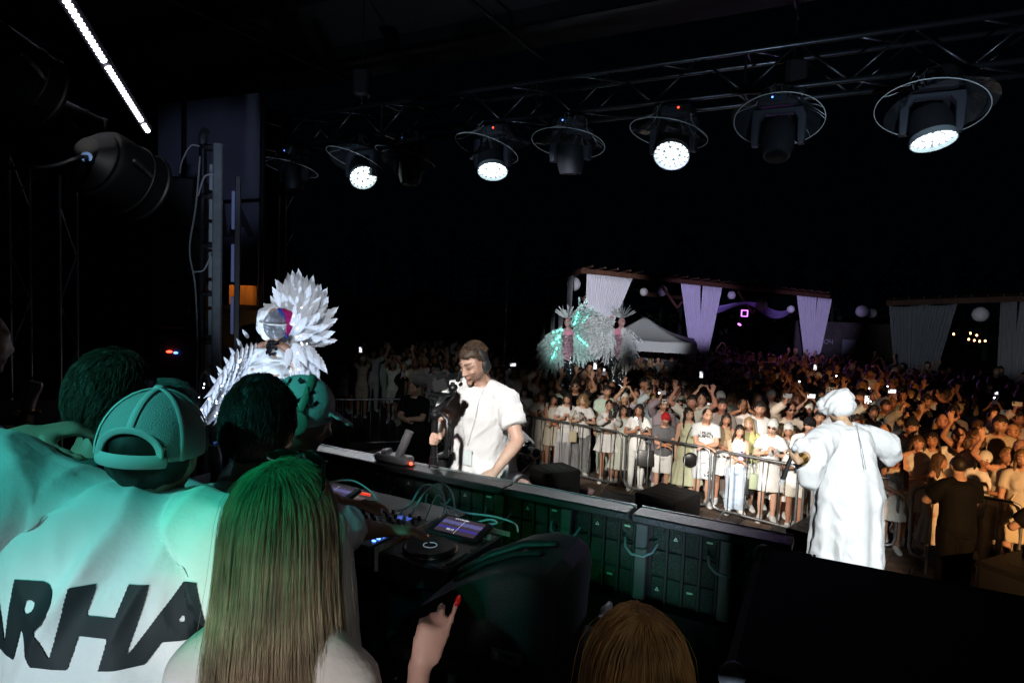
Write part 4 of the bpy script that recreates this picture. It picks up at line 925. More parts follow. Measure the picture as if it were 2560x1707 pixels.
def wedge(c, ztop, w, d, label, rz):
    p = onz(*c, ztop); t = thing('monitor_wedge', label, 'speaker', (p[0], p[1], 0), rz)
    P = [(-w/2, -d/2+.10), (-w/2+.12, -d/2), (w/2-.12, -d/2), (w/2, -d/2+.10), (w/2, d/2), (-w/2, d/2)]; v = []; 
    for z, k in ((0, 1), (.02, 1.02), (ztop-.02, .97), (ztop, .93)):
        for q in P: v.append((q[0]*k, q[1]*k, z))
    f = [tuple(range(6))[::-1], tuple(range(18, 24))]
    for k in range(3):
        for i in range(6): f.append((k*6+i, k*6+(i+1) % 6, (k+1)*6+(i+1) % 6, (k+1)*6+i))
    MB().add(v, f).build('cabinet', mat('grey_speaker_paint', (.045, .047, .052), .6, bump=(160, .3)), t, smooth=False); MB().box((0, d/2-.06, ztop+.002), (w*.8, .03, .006)).build('seam', BLACK, t, smooth=False)
    curve_obj('plug', [(.05, -d/2-.005, .22), (.06, -d/2-.04, .23), (.07, -d/2-.05, .18), (.07, -d/2-.05, .05)], .012, mat('grey_plastic'), t)
wedge((1545, 1240), .52, .52, .48, 'small grey-black monitor wedge between the two subwoofers', SA)
wedge((1972, 1330), .50, .48, .42, 'small grey-black monitor wedge just left of the white robe', SA)
p = onz(885, 1125, 1.35); t = thing('monitor_wedge', 'black monitor wedge with shiny edge on the left stage apron', 'speaker', (p[0], p[1], APRON), SA)
prism([(-.36, 0), (.36, 0), (.33, .40), (-.30, .40)], -.22, .22).build('cabinet', RUB, t, smooth=False); MB().tube([(.335, -.21, .02), (.325, -.21, .36), (.30, -.205, .40)], .008, 6).build('edge_trim', mat('chrome'), t)

# ------------------------------------------------------------------ lighting truss and its fixtures
TZ0, TV = 5.40, 3.05      # lower chord height, stage distance
TUBE = mat('truss_tube', (.09, .10, .115), .32, .9)
pa, pb = on_vplane(860, 350, TV), on_vplane(2560, 145, TV)
ua, ub = np.dot(pa-SO, SE)-1.5, np.dot(pb-SO, SE)+1.6
TZ0 = float((pa[2]+pb[2])/2); TH = .36
tr = thing('lighting_truss', 'long box truss over the stage front carrying the moving lights', 'truss', S(0, TV, TZ0), SA)
chord = MB().cyl((ua, 0, 0), (ub, 0, 0), .025, n=12).mesh('chord'); chord.materials.append(TUBE)
for y, z in ((0, 0), (.36, 0), (0, TH), (.36, TH)): link('chord', chord, None, tr, (0, y, z))
n_ = int((ub-ua)/.42); up_ = MB().cyl((0, 0, 0), (.42, 0, TH), .010, n=6).mesh('brace'); up_.materials.append(TUBE); dn = MB().cyl((0, 0, TH), (.42, 0, 0), .010, n=6).mesh('brace'); dn.materials.append(TUBE)
fl = MB().cyl((0, 0, 0), (.42, .36, 0), .010, n=6).mesh('brace'); fl.materials.append(TUBE)
for k in range(n_):
    for y in (0, .36): link('brace', up_ if k % 2 else dn, None, tr, (ua+k*.42, y, 0))
    if k % 2: link('brace', fl, None, tr, (ua+k*.42, 0, 0)); link('brace', fl, None, tr, (ua+k*.42, 0, TH))
    if k % 5 == 0: MB().tube([(ua+k*.42, 0, 0), (ua+k*.42, .36, 0), (ua+k*.42, .36, TH), (ua+k*.42, 0, TH), (ua+k*.42, 0, 0)], .012, 6).build('end_frame', TUBE, tr)
HEADM = mat('fixture_black', (.020, .022, .026), .55, bump=(220, .12)); YOKE = mat('fixture_yoke', (.035, .042, .055), .6, bump=(200, .1))
LENS = mat('lit_led_lens', (.9, .95, 1), .3, emit=((.86, .95, 1), 5), emit_light=False)
RIM = mat('lens_rim', (.35, .42, .42), .35)
pm_ = bpy.data.materials.new('clear_film'); pm_.use_nodes = True; nt = pm_.node_tree; nt.nodes.clear()
_o = nt.nodes.new('ShaderNodeOutputMaterial'); _t = nt.nodes.new('ShaderNodeBsdfTransparent'); _g = nt.nodes.new('ShaderNodeBsdfGlossy'); _x = nt.nodes.new('ShaderNodeMixShader'); _f = nt.nodes.new('ShaderNodeFresnel'); _f.inputs[0].default_value = 1.30
_g.inputs['Roughness'].default_value = .12; _t.inputs[0].default_value = (.97, .975, .98, 1); _d = nt.nodes.new('ShaderNodeBsdfDiffuse'); _d.inputs[0].default_value = (.8, .82, .85, 1); _y = nt.nodes.new('ShaderNodeMixShader'); _y.inputs[0].default_value = .03; nt.links.new(_t.outputs[0], _y.inputs[1]); nt.links.new(_d.outputs[0], _y.inputs[2]); nt.links.new(_f.outputs[0], _x.inputs[0]); nt.links.new(_y.outputs[0], _x.inputs[1]); nt.links.new(_g.outputs[0], _x.inputs[2]); nt.links.new(_x.outputs[0], _o.inputs[0])
FILM = pm_; EDGE = mat('film_edge', (.7, .72, .72), .3, spec=.6)
lens_me = MB().lathe([(0, .010), (.016, .009), (.023, .004), (.025, 0)], 14).mesh('lens'); lens_me.materials.append(LENS)
film_cache = {}
def film(seed):
    """crumpled clear rain cover: narrow at the clamp, flaring to the rim"""
    if seed in film_cache: return film_cache[seed]
    pr = [(.17, 0), (.20, -.06), (.215, -.14), (.25, -.20), (.33, -.26), (.40, -.30), (.425, -.315)]; n = 72; mb = MB(); mb.lathe(pr, n); co = mb.arr()
    a = np.arctan2(co[:, 1], co[:, 0]); z = co[:, 2]; k = sstep(-.31, -.24, z)
    w = noise3(np.stack([np.cos(a)*4, np.sin(a)*4, z*9], 1), seed)*.030 + (1-2*np.abs(noise3(np.stack([np.cos(a)*9, np.sin(a)*9, z*12], 1), seed+3)))*.018
    co[:, :2] *= (1 + (w/.25*k))[:, None]; mb.v = [co]; me = mb.mesh('rain_cover'); me.materials.append(FILM); film_cache[seed] = me; return me
def moving_head(px, py, pw, lit, aim, label, seed, lamp=0):
    """px, py: rim centre in the photo"""
    p = on_vplane(px, py, TV+.02); sc = .80*(pw/1600*np.dot(p-_C, _F))/.85/.80; zc = TZ0-.03
    t = thing('moving_head_light', label, 'stage light', (p[0], p[1], zc), SA, 'moving head lights on the front truss')
    MB().bbox((0, 0, -.08), (.34, .24, .10), .015).build('base', HEADM, t, smooth=False)
    for sx in (-1, 1): MB().bbox((sx*.08, 0, -.015), (.05, .07, .05), .008).build('clamp', BLACK_METAL, t, smooth=False)
    for k, (x, m_) in enumerate(((.06, RED_LED), (-.05, BLUE_LED))): MB().ell((x, -.122, -.07), (.009, .006, .008), None, 8, 6).build('status_led', m_, t) if (seed+k) % 2 else None
    MB().bbox((0, -.121, -.08), (.10, .006, .05), .003).build('display', mat('fixture_display', (.03, .05, .07), .2), t, smooth=False)
    W = .19; yk = MB()
    yk.bbox((0, 0, -.165), (2*W+.06, .10, .05), .012)
    for sx in (-1, 1): yk.loft([(V(sx*(W-.03), 0, -.16), V(1, 0, 0), V(0, 1, 0), .065, .052), (V(sx*W, 0, -.24), V(1, 0, 0), V(0, 1, 0), .036, .055), (V(sx*W, 0, -.40), V(1, 0, 0), V(0, 1, 0), .032, .060), (V(sx*W, 0, -.46), V(1, 0, 0), V(0, 1, 0), .026, .045)], 12, power=6)
    yk.build('yoke', YOKE, t, sharp=40)
    # the head is turned with matrix R: its -Z axis points along the beam
    aim = SM.T @ nrm(aim); d = -nrm(aim); X = nrm(np.cross(V(0, 1, 0), d)); Rm = np.stack([X, np.cross(d, X), d], 1); C = V(0, 0, -.39)
    if lit:
        MB().lathe([(.0, .15), (.09, .145), (.135, .11), (.155, .04), (.158, -.05), (.158, -.10)], 32, C, Rm).build('head', HEADM, t, sharp=30)
        MB().lathe([(.158, -.10), (.166, -.105), (.168, -.15), (.160, -.152), (.156, -.11), (.0, -.108)], 36, C, Rm).build('lens_rim', RIM, t, sharp=30)
        pts = [(0, 0)] + [(.052*math.cos(a), .052*math.sin(a)) for a in np.arange(6)*math.pi/3] + [(.104*math.cos(a), .104*math.sin(a)) for a in np.arange(12)*math.pi/6+.26] + [(.140*math.cos(a), .140*math.sin(a)) for a in np.arange(18)*math.pi/9]
        for (x, y) in pts[:19] + pts[19:]:
            s_ = .62 if math.hypot(x, y) > .12 else .86
            link('lens', lens_me, None, t, M=mat4(Rm @ RX(180), C + Rm @ V(x, y, -.112), s_))
        if lamp:
            ldta = bpy.data.lights.new('moving_head_beam', 'SPOT'); ldta.energy = lamp; ldta.color = (.93, .97, 1); ldta.spot_size = math.radians(38); ldta.spot_blend = .5; ldta.shadow_soft_size = .12
            lo = bpy.data.objects.new('beam_lamp', ldta); COL.objects.link(lo); lo.parent = t; lo.matrix_local = mat4(Rm, C + Rm @ V(0, 0, -.17))
    else:
        MB().lathe([(.0, .19), (.06, .18), (.11, .15), (.138, .09), (.142, 0), (.138, -.10), (.120, -.17), (.11, -.20), (.0, -.20)], 32, C, Rm).build('head', HEADM, t, sharp=30)
        MB().lathe([(.0, -.202), (.085, -.202), (.09, -.21), (.0, -.212)], 24, C, Rm).build('front_lens', mat('dark_glass', (.01, .01, .012), .08), t)
    rq_ = random.Random(seed); fm2 = MB()
    for q in range(9):
        a_ = rq_.uniform(0, 6.28); pts = []; zz = 0
        for j, (r_0, z_0) in enumerate(((.425, -.315), (.36, -.275), (.29, -.23), (.235, -.17), (.215, -.10), (.19, -.03))):
            a_ += rq_.uniform(-.13, .13); pts.append((r_0*1.01*math.cos(a_), r_0*1.01*math.sin(a_), z_0))
            if j > 2 and rq_.random() < .25: break
        fm2.tube(pts, [rq_.uniform(.0015, .0035) for _ in pts], 5)
    tilt = RX([6, -5, 9, -3, 4, 7, -4, 2][seed % 8]*.5 - (20 if seed > 5 else 13)) @ RY([5, 11, 12, 10, 2, 9, -2, 3][seed % 8])
    s_ = pw/1600*np.dot(p-_C, _F)/.85*(.86 if seed > 5 else .96); o = link('rain_cover', film(seed % 4), None, t, M=mat4(tilt, (0, 0, -.02), s_)); o.rotation_euler.z += seed
    fm2.build('rain_cover_folds', EDGE, t, sharp=0).matrix_local = mat4(tilt, (0, 0, -.02), s_)  # pale tubes laid on the film folds in place of their glints
    MB().tube([(.425*math.cos(a), .425*math.sin(a), -.315) for a in np.linspace(0, 2*math.pi, 65)], .0042, 6, rcap=False, cap=False).build('rain_cover_rim', EDGE, t).matrix_local = mat4(tilt, (0, 0, -.02), s_)
FOLDS = []
for k, a in enumerate(((735, 425, 142, 0, (.1, -.2, -1), 'dim unlit moving head, farthest left on the truss'), (905, 390, 152, 1, (.30, -.62, -.62), 'lit moving head leaning right, leftmost of the lit ones', ), (1028, 385, 160, 0, (0, -.1, -1), 'unlit moving head just right of the leftmost lit one'),
        (1233, 380, 170, 1, (.03, -.42, -.9), 'lit moving head pointing almost straight down above the man filming'), (1428, 352, 190, 0, (.05, .1, -1), 'unlit moving head in the middle of the truss'), (1685, 338, 202, 1, (-.22, -.55, -.72), 'lit moving head tilted left, brightest in the row'),
        (1946, 325, 242, 0, (-.15, -.35, -.8), 'unlit moving head with cone cover, second from the right'), (2328, 292, 283, 1, (.04, -.30, -.92), 'lit moving head nearest the camera at the right'))):
    moving_head(*a, k, lamp=0 if not a[3] else LAMPS['moving'])
# chain hoist dropping to the truss
for px, lab in ((905, 'black chain hoist hanging at the left end of the truss'), (1980, 'small hoist hook above the truss on the right')):
    p = on_vplane(px, 230, TV+.18); t = thing('chain_hoist', lab, 'hoist', p)
    MB().bbox((0, 0, .1), (.20, .22, .34), .03).build('motor', BLACK, t, smooth=False); MB().cyl((0, 0, .25), (0, 0, 7.2-p[2]), .010, n=6).build('chain', BLACK_METAL, t); MB().tube([(0, 0, -.07), (0, 0, -.16), (.03, 0, -.2), (.05, 0, -.16)], .012, 6).build('hook', STEEL, t)

# ------------------------------------------------------------------ left wing: LED bar, big cans, towers, banner
BARL = mat('led_bar_lens', (.9, .9, 1), .3, emit=((.80, .80, 1), 5), emit_light=False)
a, b = at(120, -70, 2.7), at(372, 332, 4.6); t = thing('led_bar', 'bright violet-white LED bar slanting across the upper left', 'led bar', a); d = nrm(b-a); L = np.linalg.norm(b-a)
X, Y = frame_of(d, (0, 0, 1)); toC = nrm(_C-(a+b)/2); Y = nrm(toC - d*np.dot(toC, d)); X = np.cross(d, Y); M = np.stack([X, d, Y], 1)
MB().bbox(d*L/2 - Y*.03, (.075, L, .05), .008, M).build('housing', BLACK, t, smooth=False)
lz = MB().lathe([(0, .010), (.013, .008), (.017, .003), (.018, 0)], 14).mesh('led_lens'); lz.materials.append(BARL); nl = int(L/.043)
for k in range(nl):
    if k % 21 == 20: continue
    link('led_lens', lz, None, t, M=mat4(M, d*(k+.5)*L/nl + Y*0 - Y*.004))
def par_can(p, axis, r, l, label, seedc=0):
    t = thing('stage_can_light', label, 'stage light', p); LASTCAN[0] = t; d = nrm(axis); X, Y = frame_of(d); M = np.stack([X, Y, d], 1)
    MB().lathe([(0, -l*.5), (r*.55, -l*.5), (r*.8, -l*.36), (r*.86, -l*.34), (r*.86, -l*.30), (r*.95, -l*.28), (r, -l*.22), (r, l*.20), (r*1.03, l*.21), (r*1.03, l*.24), (r, l*.25), (r, l*.44), (r*1.04, l*.46), (r*1.04, l*.5), (r*.93, l*.5), (r*.90, l*.40), (0, l*.38)], 40, (0, 0, 0), M).build('can', mat('can_black', (.0016, .0018, .0024), .5, spec=.14), t, sharp=25)
    MB().tube([M @ V(r*1.12*math.cos(q), r*1.12*math.sin(q)*.15, -.05+r*1.3*math.sin(q)) for q in np.linspace(0, math.pi, 13)], (.012), 6).build('bracket', BLACK_METAL, t)
    MB().cyl(M @ V(r*.3, r*.2, -l*.5), M @ V(r*.5, r*.25, -l*.62), .02).build('connector', mat('blue_connector', (.04, .2, .55), .4), t)
    curve_obj('cord', [M @ V(r*.5, r*.25, -l*.62), M @ V(r*.7, r*.5, -l*.8), M @ V(r*.2, r*.9, -l*1.0), M @ V(-.1, r*1.2, -l*1.4)], .008, BLACK, t)
def can_at(px, py, d, target, label, energy, color, size):
    p = at(px, py, d); ax = nrm(V(*target)-p); par_can(p, ax, .15, .29, label)
    L = bpy.data.lights.new('can_lamp', 'SPOT'); L.energy = energy; L.color = color; L.spot_size = math.radians(size); L.spot_blend = .6; L.shadow_soft_size = .10
    X, Y = frame_of(-ax); o = bpy.data.objects.new('can_lamp', L); COL.objects.link(o); o.parent = LASTCAN[0]; o.matrix_local = mat4(np.stack([X, np.cross(-ax, X), -ax], 1), ax*.20)
LASTCAN = [None]
can_at(138, 335, 2.75, (4.9, 10.9, .80), 'large black can light pointing down right, upper left corner', 5600, (1, .92, .82), 18)
can_at(288, 432, 2.7, (2.0, 12.6, .80), 'second black can light half hidden below the first', 3300, (1, .92, .82), 17)
can_at(-10, 175, 2.2, (.6, 13.4, .9), 'black can light cut by the upper left picture edge', 300, (1, .92, .82), 14)
# scaffold tower far left
sp0 = at(110, 640, 5.2); t = thing('scaffold_tower', 'dim lattice tower at the left picture edge', 'tower', (sp0[0], sp0[1], DECK), math.radians(15)); hgt = 3.1
for sx in (-1, 1):
    for sy in (-1, 1): MB().cyl((sx*.17, sy*.17, 0), (sx*.17, sy*.17, hgt), .018, n=8).build('upright', TUBE, t)
for k in range(8):
    z0, z1 = hgt*k/8, hgt*(k+1)/8
    for f_ in range(4):
        M = RZ(f_*90); a_, b_ = ((-.17, -.17, z0), (.17, -.17, z1)) if k % 2 else ((.17, -.17, z0), (-.17, -.17, z1)); MB().cyl(M @ V(*a_), M @ V(*b_), .008, n=6).build('brace', TUBE, t)
# vertical light column with pole, clamps and cells
tp_ = at(505, 700, 6.0); t = thing('light_column', 'tall grey light column with clamped pole and hanging cables', 'light column', (tp_[0], tp_[1], DECK), math.radians(20)); H_ = 3.45
COLM = mat('grey_column', (.11, .125, .135), .55, noise=(12, .2)); CELL = mat('column_cell', (.20, .22, .24), .5)
MB().bbox((.13, 0, H_/2), (.085, .12, H_), .012).build('column', COLM, t, smooth=False)
MB().cyl((0, 0, 0), (0, 0, H_+.02), .034, n=16).build('pole', BLACK_METAL, t); MB().tube([(0, 0, H_-.02), (.0, -.02, H_+.04), (.03, -.09, H_+.08)], .038, 14, rcap=False).build('pole_end', mat('dull_steel'), t)
for z in np.arange(.25, H_, .45): MB().bbox((.045, 0, z), (.10, .10, .05), .01).ell((.03, -.06, z), (.02, .015, .02), None, 8, 6).build('clamp', BLACK_METAL, t, smooth=False)
for k in range(12): MB().bbox((.075, -.02, .16+k*.27), (.035, .02, .24), .004).build('cell', CELL, t, smooth=False)
for k in range(6): MB().bbox((.26, .05, .35+k*.5), (.03, .03, .36), .004).build('side_cell', mat('blue_grey_cell', (.10, .12, .20), .5, emit=((.25, .3, .9), .05), emit_light=False), t, smooth=False)
MB().bbox((.30, .06, H_/2-.1), (.05, .06, H_-.35), .006).build('side_rail', BLACK, t, smooth=False)
GC = mat('grey_cable', (.25, .26, .27), .5)
for k, pts in enumerate((((-.03, -.03, H_-.05), (-.10, -.04, H_-.06), (-.17, -.02, H_-.2), (-.19, 0, H_-.3)), ((-.02, -.04, H_-.15), (-.05, -.05, H_-.6), (-.10, -.05, H_-1.0), (-.05, -.05, H_-1.35), (-.03, -.05, H_-2.0), (-.05, -.05, .2)), ((.09, -.06, H_-.3), (.02, -.06, H_-.33), (-.03, -.06, H_-.5)), ((.08, -.06, H_-1.05), (.02, -.06, H_-1.18), (-.06, -.05, H_-1.2)), ((.06, -.06, 1.35), (.0, -.06, 1.25), (-.01, -.06, .9), (-.04, -.06, .3)))):
    curve_obj('cable', pts, .008, GC, t)
# array of dark stacked cabinets left of the column, with two small crosses of light
ca = at(455, 700, 6.6); t = thing('line_array', 'dark stack of hanging speaker cabinets left of the light column', 'speaker', (ca[0], ca[1], DECK), math.radians(12))
for k in range(6): MB().bbox((0, .0, .35+k*.52), (.50, .36, .48), .02, RX(2-k)).build('cabinet', RUB, t, smooth=False)
for z in (1.85, 2.25): MB().box((.12, -.195, z), (.12, .004, .012)).box((.12, -.197, z+.01), (.022, .004, .09)).build('bright_fitting', mat('dull_silver', (.5, .52, .54), .3, .6), t, smooth=False)
MB().ell((-.06, -.20, 1.45), (.03, .012, .012), None, 8, 6).build('red_lamp', RED_LED, t); MB().ell((.0, -.20, 1.44), (.022, .012, .012), None, 8, 6).build('blue_lamp', BLUE_LED, t)
# banner with dark slanted letters, seen from behind
BAN = mat('grey_banner', (.22, .235, .30), .85, noise=(3, .15))
ba, bb2 = at(395, 262, 9.0), at(650, 232, 8.2); bz1, bz0 = 5.6, 1.5; dxy = (bb2-ba)*V(1, 1, 0); Lb = np.linalg.norm(dxy); ang = math.atan2(dxy[1], dxy[0])
t = thing('banner', 'tall grey banner wall with mirrored dark letters at the left of the stage', 'banner', (ba[0], ba[1], 0), ang)
zt0, zt1 = ba[2], bb2[2]
v = [(0, 0, bz0), (Lb, 0, bz0), (Lb, 0, zt1), (0, 0, zt0), (0, .05, bz0), (Lb, .05, bz0), (Lb, .05, zt1), (0, .05, zt0)]
MB().add(v, [(0, 1, 2, 3), (7, 6, 5, 4), (0, 4, 5, 1), (1, 5, 6, 2), (2, 6, 7, 3), (3, 7, 4, 0)]).build('sheet', BAN, t, smooth=False)
for x in (-.04, Lb*.33, Lb+.15): MB().cyl((x, -.08, 0), (x, -.08, 6.6), .03, n=10).build('pole', BLACK_METAL, t)
for z in (1.9, 3.4, 4.6): MB().cyl((-.04, -.08, z), (Lb+.15, -.08, z), .02, n=8).build('rail', BLACK_METAL, t)
DK = mat('dark_print', (.06, .065, .085), .85)
text('lettering', 'ARHA', .62, DK, t, None, None, .001, shear=.18, M=mat4(np.stack([V(-1, 0, 0), V(0, 0, 1), V(0, -1, 0)], 1), (Lb*.52, -.004, 4.35), 1.0), weight=.02)
text('small_lettering', 'FESTIVAL', .13, DK, t, None, None, .001, shear=.18, M=mat4(np.stack([V(-1, 0, 0), V(0, 0, 1), V(0, -1, 0)], 1), (Lb*.62, -.004, 3.85), 1.0))
text('large_letter', 'H', .9, DK, t, None, None, .001, shear=.18, M=mat4(np.stack([V(-1, 0, 0), V(0, 0, 1), V(0, -1, 0)], 1), (Lb*.80, -.004, 2.55), 1.0), weight=.03)
# amber-lit board low beside the banner
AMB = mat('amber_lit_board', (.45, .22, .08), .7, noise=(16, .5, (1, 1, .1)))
pA = at(572, 712, 7.4); pB = at(640, 764, 7.4); t = thing('wooden_board', 'wooden board glowing amber at the foot of the banner', 'board', ((pA[0]+pB[0])/2, pA[1], pB[2]))
MB().bbox((0, .02, (pA[2]-pB[2])/2), (abs(pB[0]-pA[0]), .03, pA[2]-pB[2]), .004).build('panel', AMB, t, smooth=False); MB().box((0, 0, -.03), (abs(pB[0]-pA[0])+.2, .06, .05)).build('rail', BLACK, t, smooth=False); MB().cyl((.2, 0, -(pB[2]-DECK)), (.2, 0, -.05), .02).build('leg', BLACK_METAL, t)
al = bpy.data.lights.new('amber_lamp', 'SPOT'); al.energy = 6; al.color = (1, .45, .1); al.spot_size = math.radians(70); al.spot_blend = 1; lo = bpy.data.objects.new('amber_lamp', al); COL.objects.link(lo); lo.parent = t; lo.location = (-.05, -.35, .42); lo.rotation_euler = Vector((0, .37, -.30)).to_track_quat('-Z', 'Y').to_euler()
# slim lattice mast right of the banner
lp = at(706, 600, 9.5); t = thing('lattice_mast', 'thin lattice mast standing right of the banner', 'mast', (lp[0], lp[1], 0))
for x in (-.05, .05): MB().cyl((x, 0, 0), (x, 0, 6.4), .012, n=6).build('rod', STEEL, t)
for k in range(14): MB().cyl((-.05, 0, .3+k*.45), (.05, 0, .5+k*.45), .006, n=5).build('rung', STEEL, t)
for k in range(4): MB().cyl((.05, 0, 3.0+k*.55), (.16, -.02, 3.2+k*.55), .007, n=5).build('spike', STEEL, t)
# ------------------------------------------------------------------ the crowd
def ik(Sh, T, hint, l1=.285, l2=.245):
    """unit directions of upper arm and forearm that bring the wrist to T"""
    d = T-Sh; D = min(np.linalg.norm(d), (l1+l2)*.985); d = nrm(d); a = (l1*l1-l2*l2+D*D)/(2*D); h = math.sqrt(max(l1*l1-a*a, 1e-6))
    hv = V(*hint); hv = nrm(hv - d*np.dot(hv, d)); E_ = Sh + d*a + hv*h; return nrm(E_-Sh), nrm(Sh+d*D-E_)
def posed(kw, L=None, R=None):
    """L / R: dict(t=target in figure space at design scale, hint, hand, n, typ, lift)"""
    s = Skel(**kw)
    for k, q in (('L', L), ('R', R)):
        if q:
            T = V(*q['t']); lift = q.get('lift', 0); Sh = s.arm[k][0] + s.M2 @ V(0, 0, lift); u, f = ik(Sh, T, q.get('hint', (0, .2, -1)))
            kw['arm'+k] = (u, f, q.get('hand'), V(*q['n']) if q.get('n') is not None else None, q.get('typ', 'relaxed'), lift)
    return Skel(**kw)
VARS = []
def variant(sex, kw, L, R, top, bottom, phone=None, kind='', desc=''):
    kw = dict(kw); kw['sex'] = sex; kw['head_scale'] = 1.08; s = posed(kw, L, R); b = {'s': s, 'sex': sex, 'kind': kind, 'desc': desc, 'phone': phone}
    b['body'] = make_body(s, .0132, 2, stubble=(sex == 'm'), fr=.0112, handsc=1.06)
    b['top'] = top(s); b['bottom'] = bottom(s); b['shoes'] = make_shoes(s); VARS.append(b); return b
tee = lambda **k: (lambda s: make_top(s, **{**dict(hem=.86, sleeve=.62, inf=.014, voxel=.016), **k}))
FT = lambda **k: (lambda s: make_top(s, **{**dict(hem=.98, sleeve=0, inf=.008, voxel=.016), **k}))
trou = lambda **k: (lambda s: make_legs(s, **{**dict(voxel=.018), **k})); skirt = lambda **k: (lambda s: make_skirt(s, **k))
FOLD = (dict(t=(-.02, -.28, 1.13), hint=(1, .3, -.6), n=(0, 0, -1)), dict(t=(.04, -.30, 1.12), hint=(-1, .3, -.6), n=(0, 0, -1)))
PH2 = (dict(t=(.05, -.40, 1.42), hint=(1, 0, -1), n=(-1, .3, 0), typ='grip', hand=(-.2, -.1, 1)), dict(t=(-.05, -.40, 1.42), hint=(-1, 0, -1), n=(1, .3, 0), typ='grip', hand=(.2, -.1, 1)))
PHUP = (dict(t=(.09, -.26, 1.86), hint=(1, 0, -.3), n=(-1, .3, 0), typ='grip', hand=(-.3, -.1, 1), lift=.05), dict(t=(-.09, -.26, 1.86), hint=(-1, 0, -.3), n=(1, .3, 0), typ='grip', hand=(.3, -.1, 1), lift=.05))
PH1 = dict(t=(-.08, -.34, 1.26), hint=(-1, 0, -1), n=(1, .2, 0), typ='grip', hand=(.2, -.3, 1))
UPR = dict(t=(-.30, -.14, 1.86), hint=(-1, 0, .1), n=(0, -1, 0), typ='open', hand=(-.1, -.05, 1), lift=.05)
UPL = dict(t=(.32, -.16, 1.84), hint=(1, 0, .1), n=(0, -1, 0), typ='open', hand=(.1, -.05, 1), lift=.05)
variant('f', dict(head=(6, 4, 3)), *FOLD, FT(hem=.95), skirt(hem=.60), kind='fold', desc='arms folded in front')                                  # 0
variant('f', dict(head=(-10, 3, -4)), None, None, FT(hem=.92, sleeve=.62, inf=.012), trou(end=.8, inf=.02, flare=.02), kind='stand', desc='arms down')           # 1
variant('f', dict(head=(0, 8, 0)), PH2[0], PH2[1], FT(hem=.90, sleeve=1.9, inf=.012), skirt(hem=.68, flare=.10), (0, -.47, 1.53, 0), 'phone', 'filming with a phone at face height')  # 2
variant('f', dict(head=(8, -4, 5)), None, UPR, FT(hem=.95), trou(), kind='up', desc='one arm up')                                # 3
variant('f', dict(head=(0, -6, 0)), PHUP[0], PHUP[1], FT(hem=.92, sleeve=.5), trou(end=.8, flare=.02), (0, -.31, 1.99, 0), 'phoneup', 'holding a phone up with both hands')     # 4
variant('f', dict(head=(-18, 6, 6), lean=8), dict(t=(.05, -.30, 1.22), hint=(1, .2, -.6), n=(-1, 0, 0), typ='flat', hand=(-.3, -.4, 1)), PH1, tee(hem=.80, wide=1.08), trou(), (-.06, -.38, 1.36, 15), 'phone1', 'holding a phone at chest height')     # 5
variant('f', dict(head=(14, 2, -6), build=.94), dict(t=(.12, -.20, 1.30), hint=(1, .2, -.8), n=(-1, 0, 0), typ='fist', hand=(-.4, -.2, 1)), None, FT(hem=.55, flare=.12), skirt(hem=.35, flare=.14), kind='stand', desc='one hand at the chest')  # 6
variant('m', dict(head=(-6, 2, 0)), None, None, tee(), trou(), kind='stand', desc='arms down')                                    # 7
variant('m', dict(head=(10, 6, 3), lean=10, build=1.06), *FOLD, tee(wide=1.06), trou(end=.95, inf=.025, flare=.02), kind='fold', desc='arms folded in front')      # 8
variant('m', dict(head=(-12, -3, 0)), UPL, UPR, tee(), trou(), kind='up', desc='both arms up')                              # 9
variant('m', dict(head=(5, 0, 0), build=1.05), None, dict(t=(-.14, -.30, 1.80), hint=(-1, 0, -.2), n=(1, .2, 0), typ='grip', hand=(.1, -.1, 1), lift=.05), tee(sleeve=1.9, inf=.016), trou(), (-.12, -.34, 1.93, 0), 'phone1', 'holding a phone up in one hand')   # 10
variant('m', dict(head=(18, 4, -3)), dict(t=(.10, -.36, 1.62), hint=(1, 0, -.4), n=(-1, 0, 0), typ='flat', hand=(-.2, -.1, 1)), dict(t=(-.06, -.36, 1.60), hint=(-1, 0, -.4), n=(1, 0, 0), typ='flat', hand=(.2, -.1, 1)), tee(), trou(end=.9), kind='clap', desc='hands clapping')    # 11
HAIRS = {'f': [('long straight', hair_long(1, .40, .006)), ('long wavy', hair_long(2, .36, .020)), ('shoulder-length', hair_bob(3)), ('curly', hair_curly(4)), ('tied-back', hair_tail(5)), ('pinned-up', hair_bun(6)), ('very long', hair_long(7, .52, .010))],
         'm': [('short', hair_short(1)), ('cropped', hair_short(2, top=-.008, amp=.001, recede=.006)), ('tousled', hair_short(3, top=.018, amp=.009))]}
CAPM, CAPB, BEAN, SHADES = cap_mesh(), cap_mesh(True), beanie_mesh(), shades_mesh()
PHONE = MB().bbox((0, 0, 0), (.074, .009, .152), .004).mesh('phone_case', False); PHONE.materials.append(mat('phone_case', rough=.35, objcol=True))
PCAM = MB().bbox((-.02, .006, .055), (.028, .004, .032), .003).mesh('camera_bump', False); PCAM.materials.append(BLACK)
PSCR = MB().box((0, -.0055, 0), (.068, .001, .146)).mesh('screen', False); PSCR.materials.append(mat('phone_screen', (.02, .02, .03), .2, emit=((.7, .8, 1), .9), emit_light=False))
PFLA = MB().ell((.005, .0075, .060), (.012, .004, .012), None, 12, 8).mesh('flash'); PFLA.materials.append(mat('phone_flash', (1, 1, 1), .3, emit=((.95, .9, 1), 30), emit_light=False))
PGLO = MB().box((0, .0057, 0), (.070, .001, .148)).mesh('bright_back', False); PGLO.materials.append(mat('phone_glow', (.9, .9, .95), .3, emit=((.9, .93, 1), 1.3), emit_light=False))
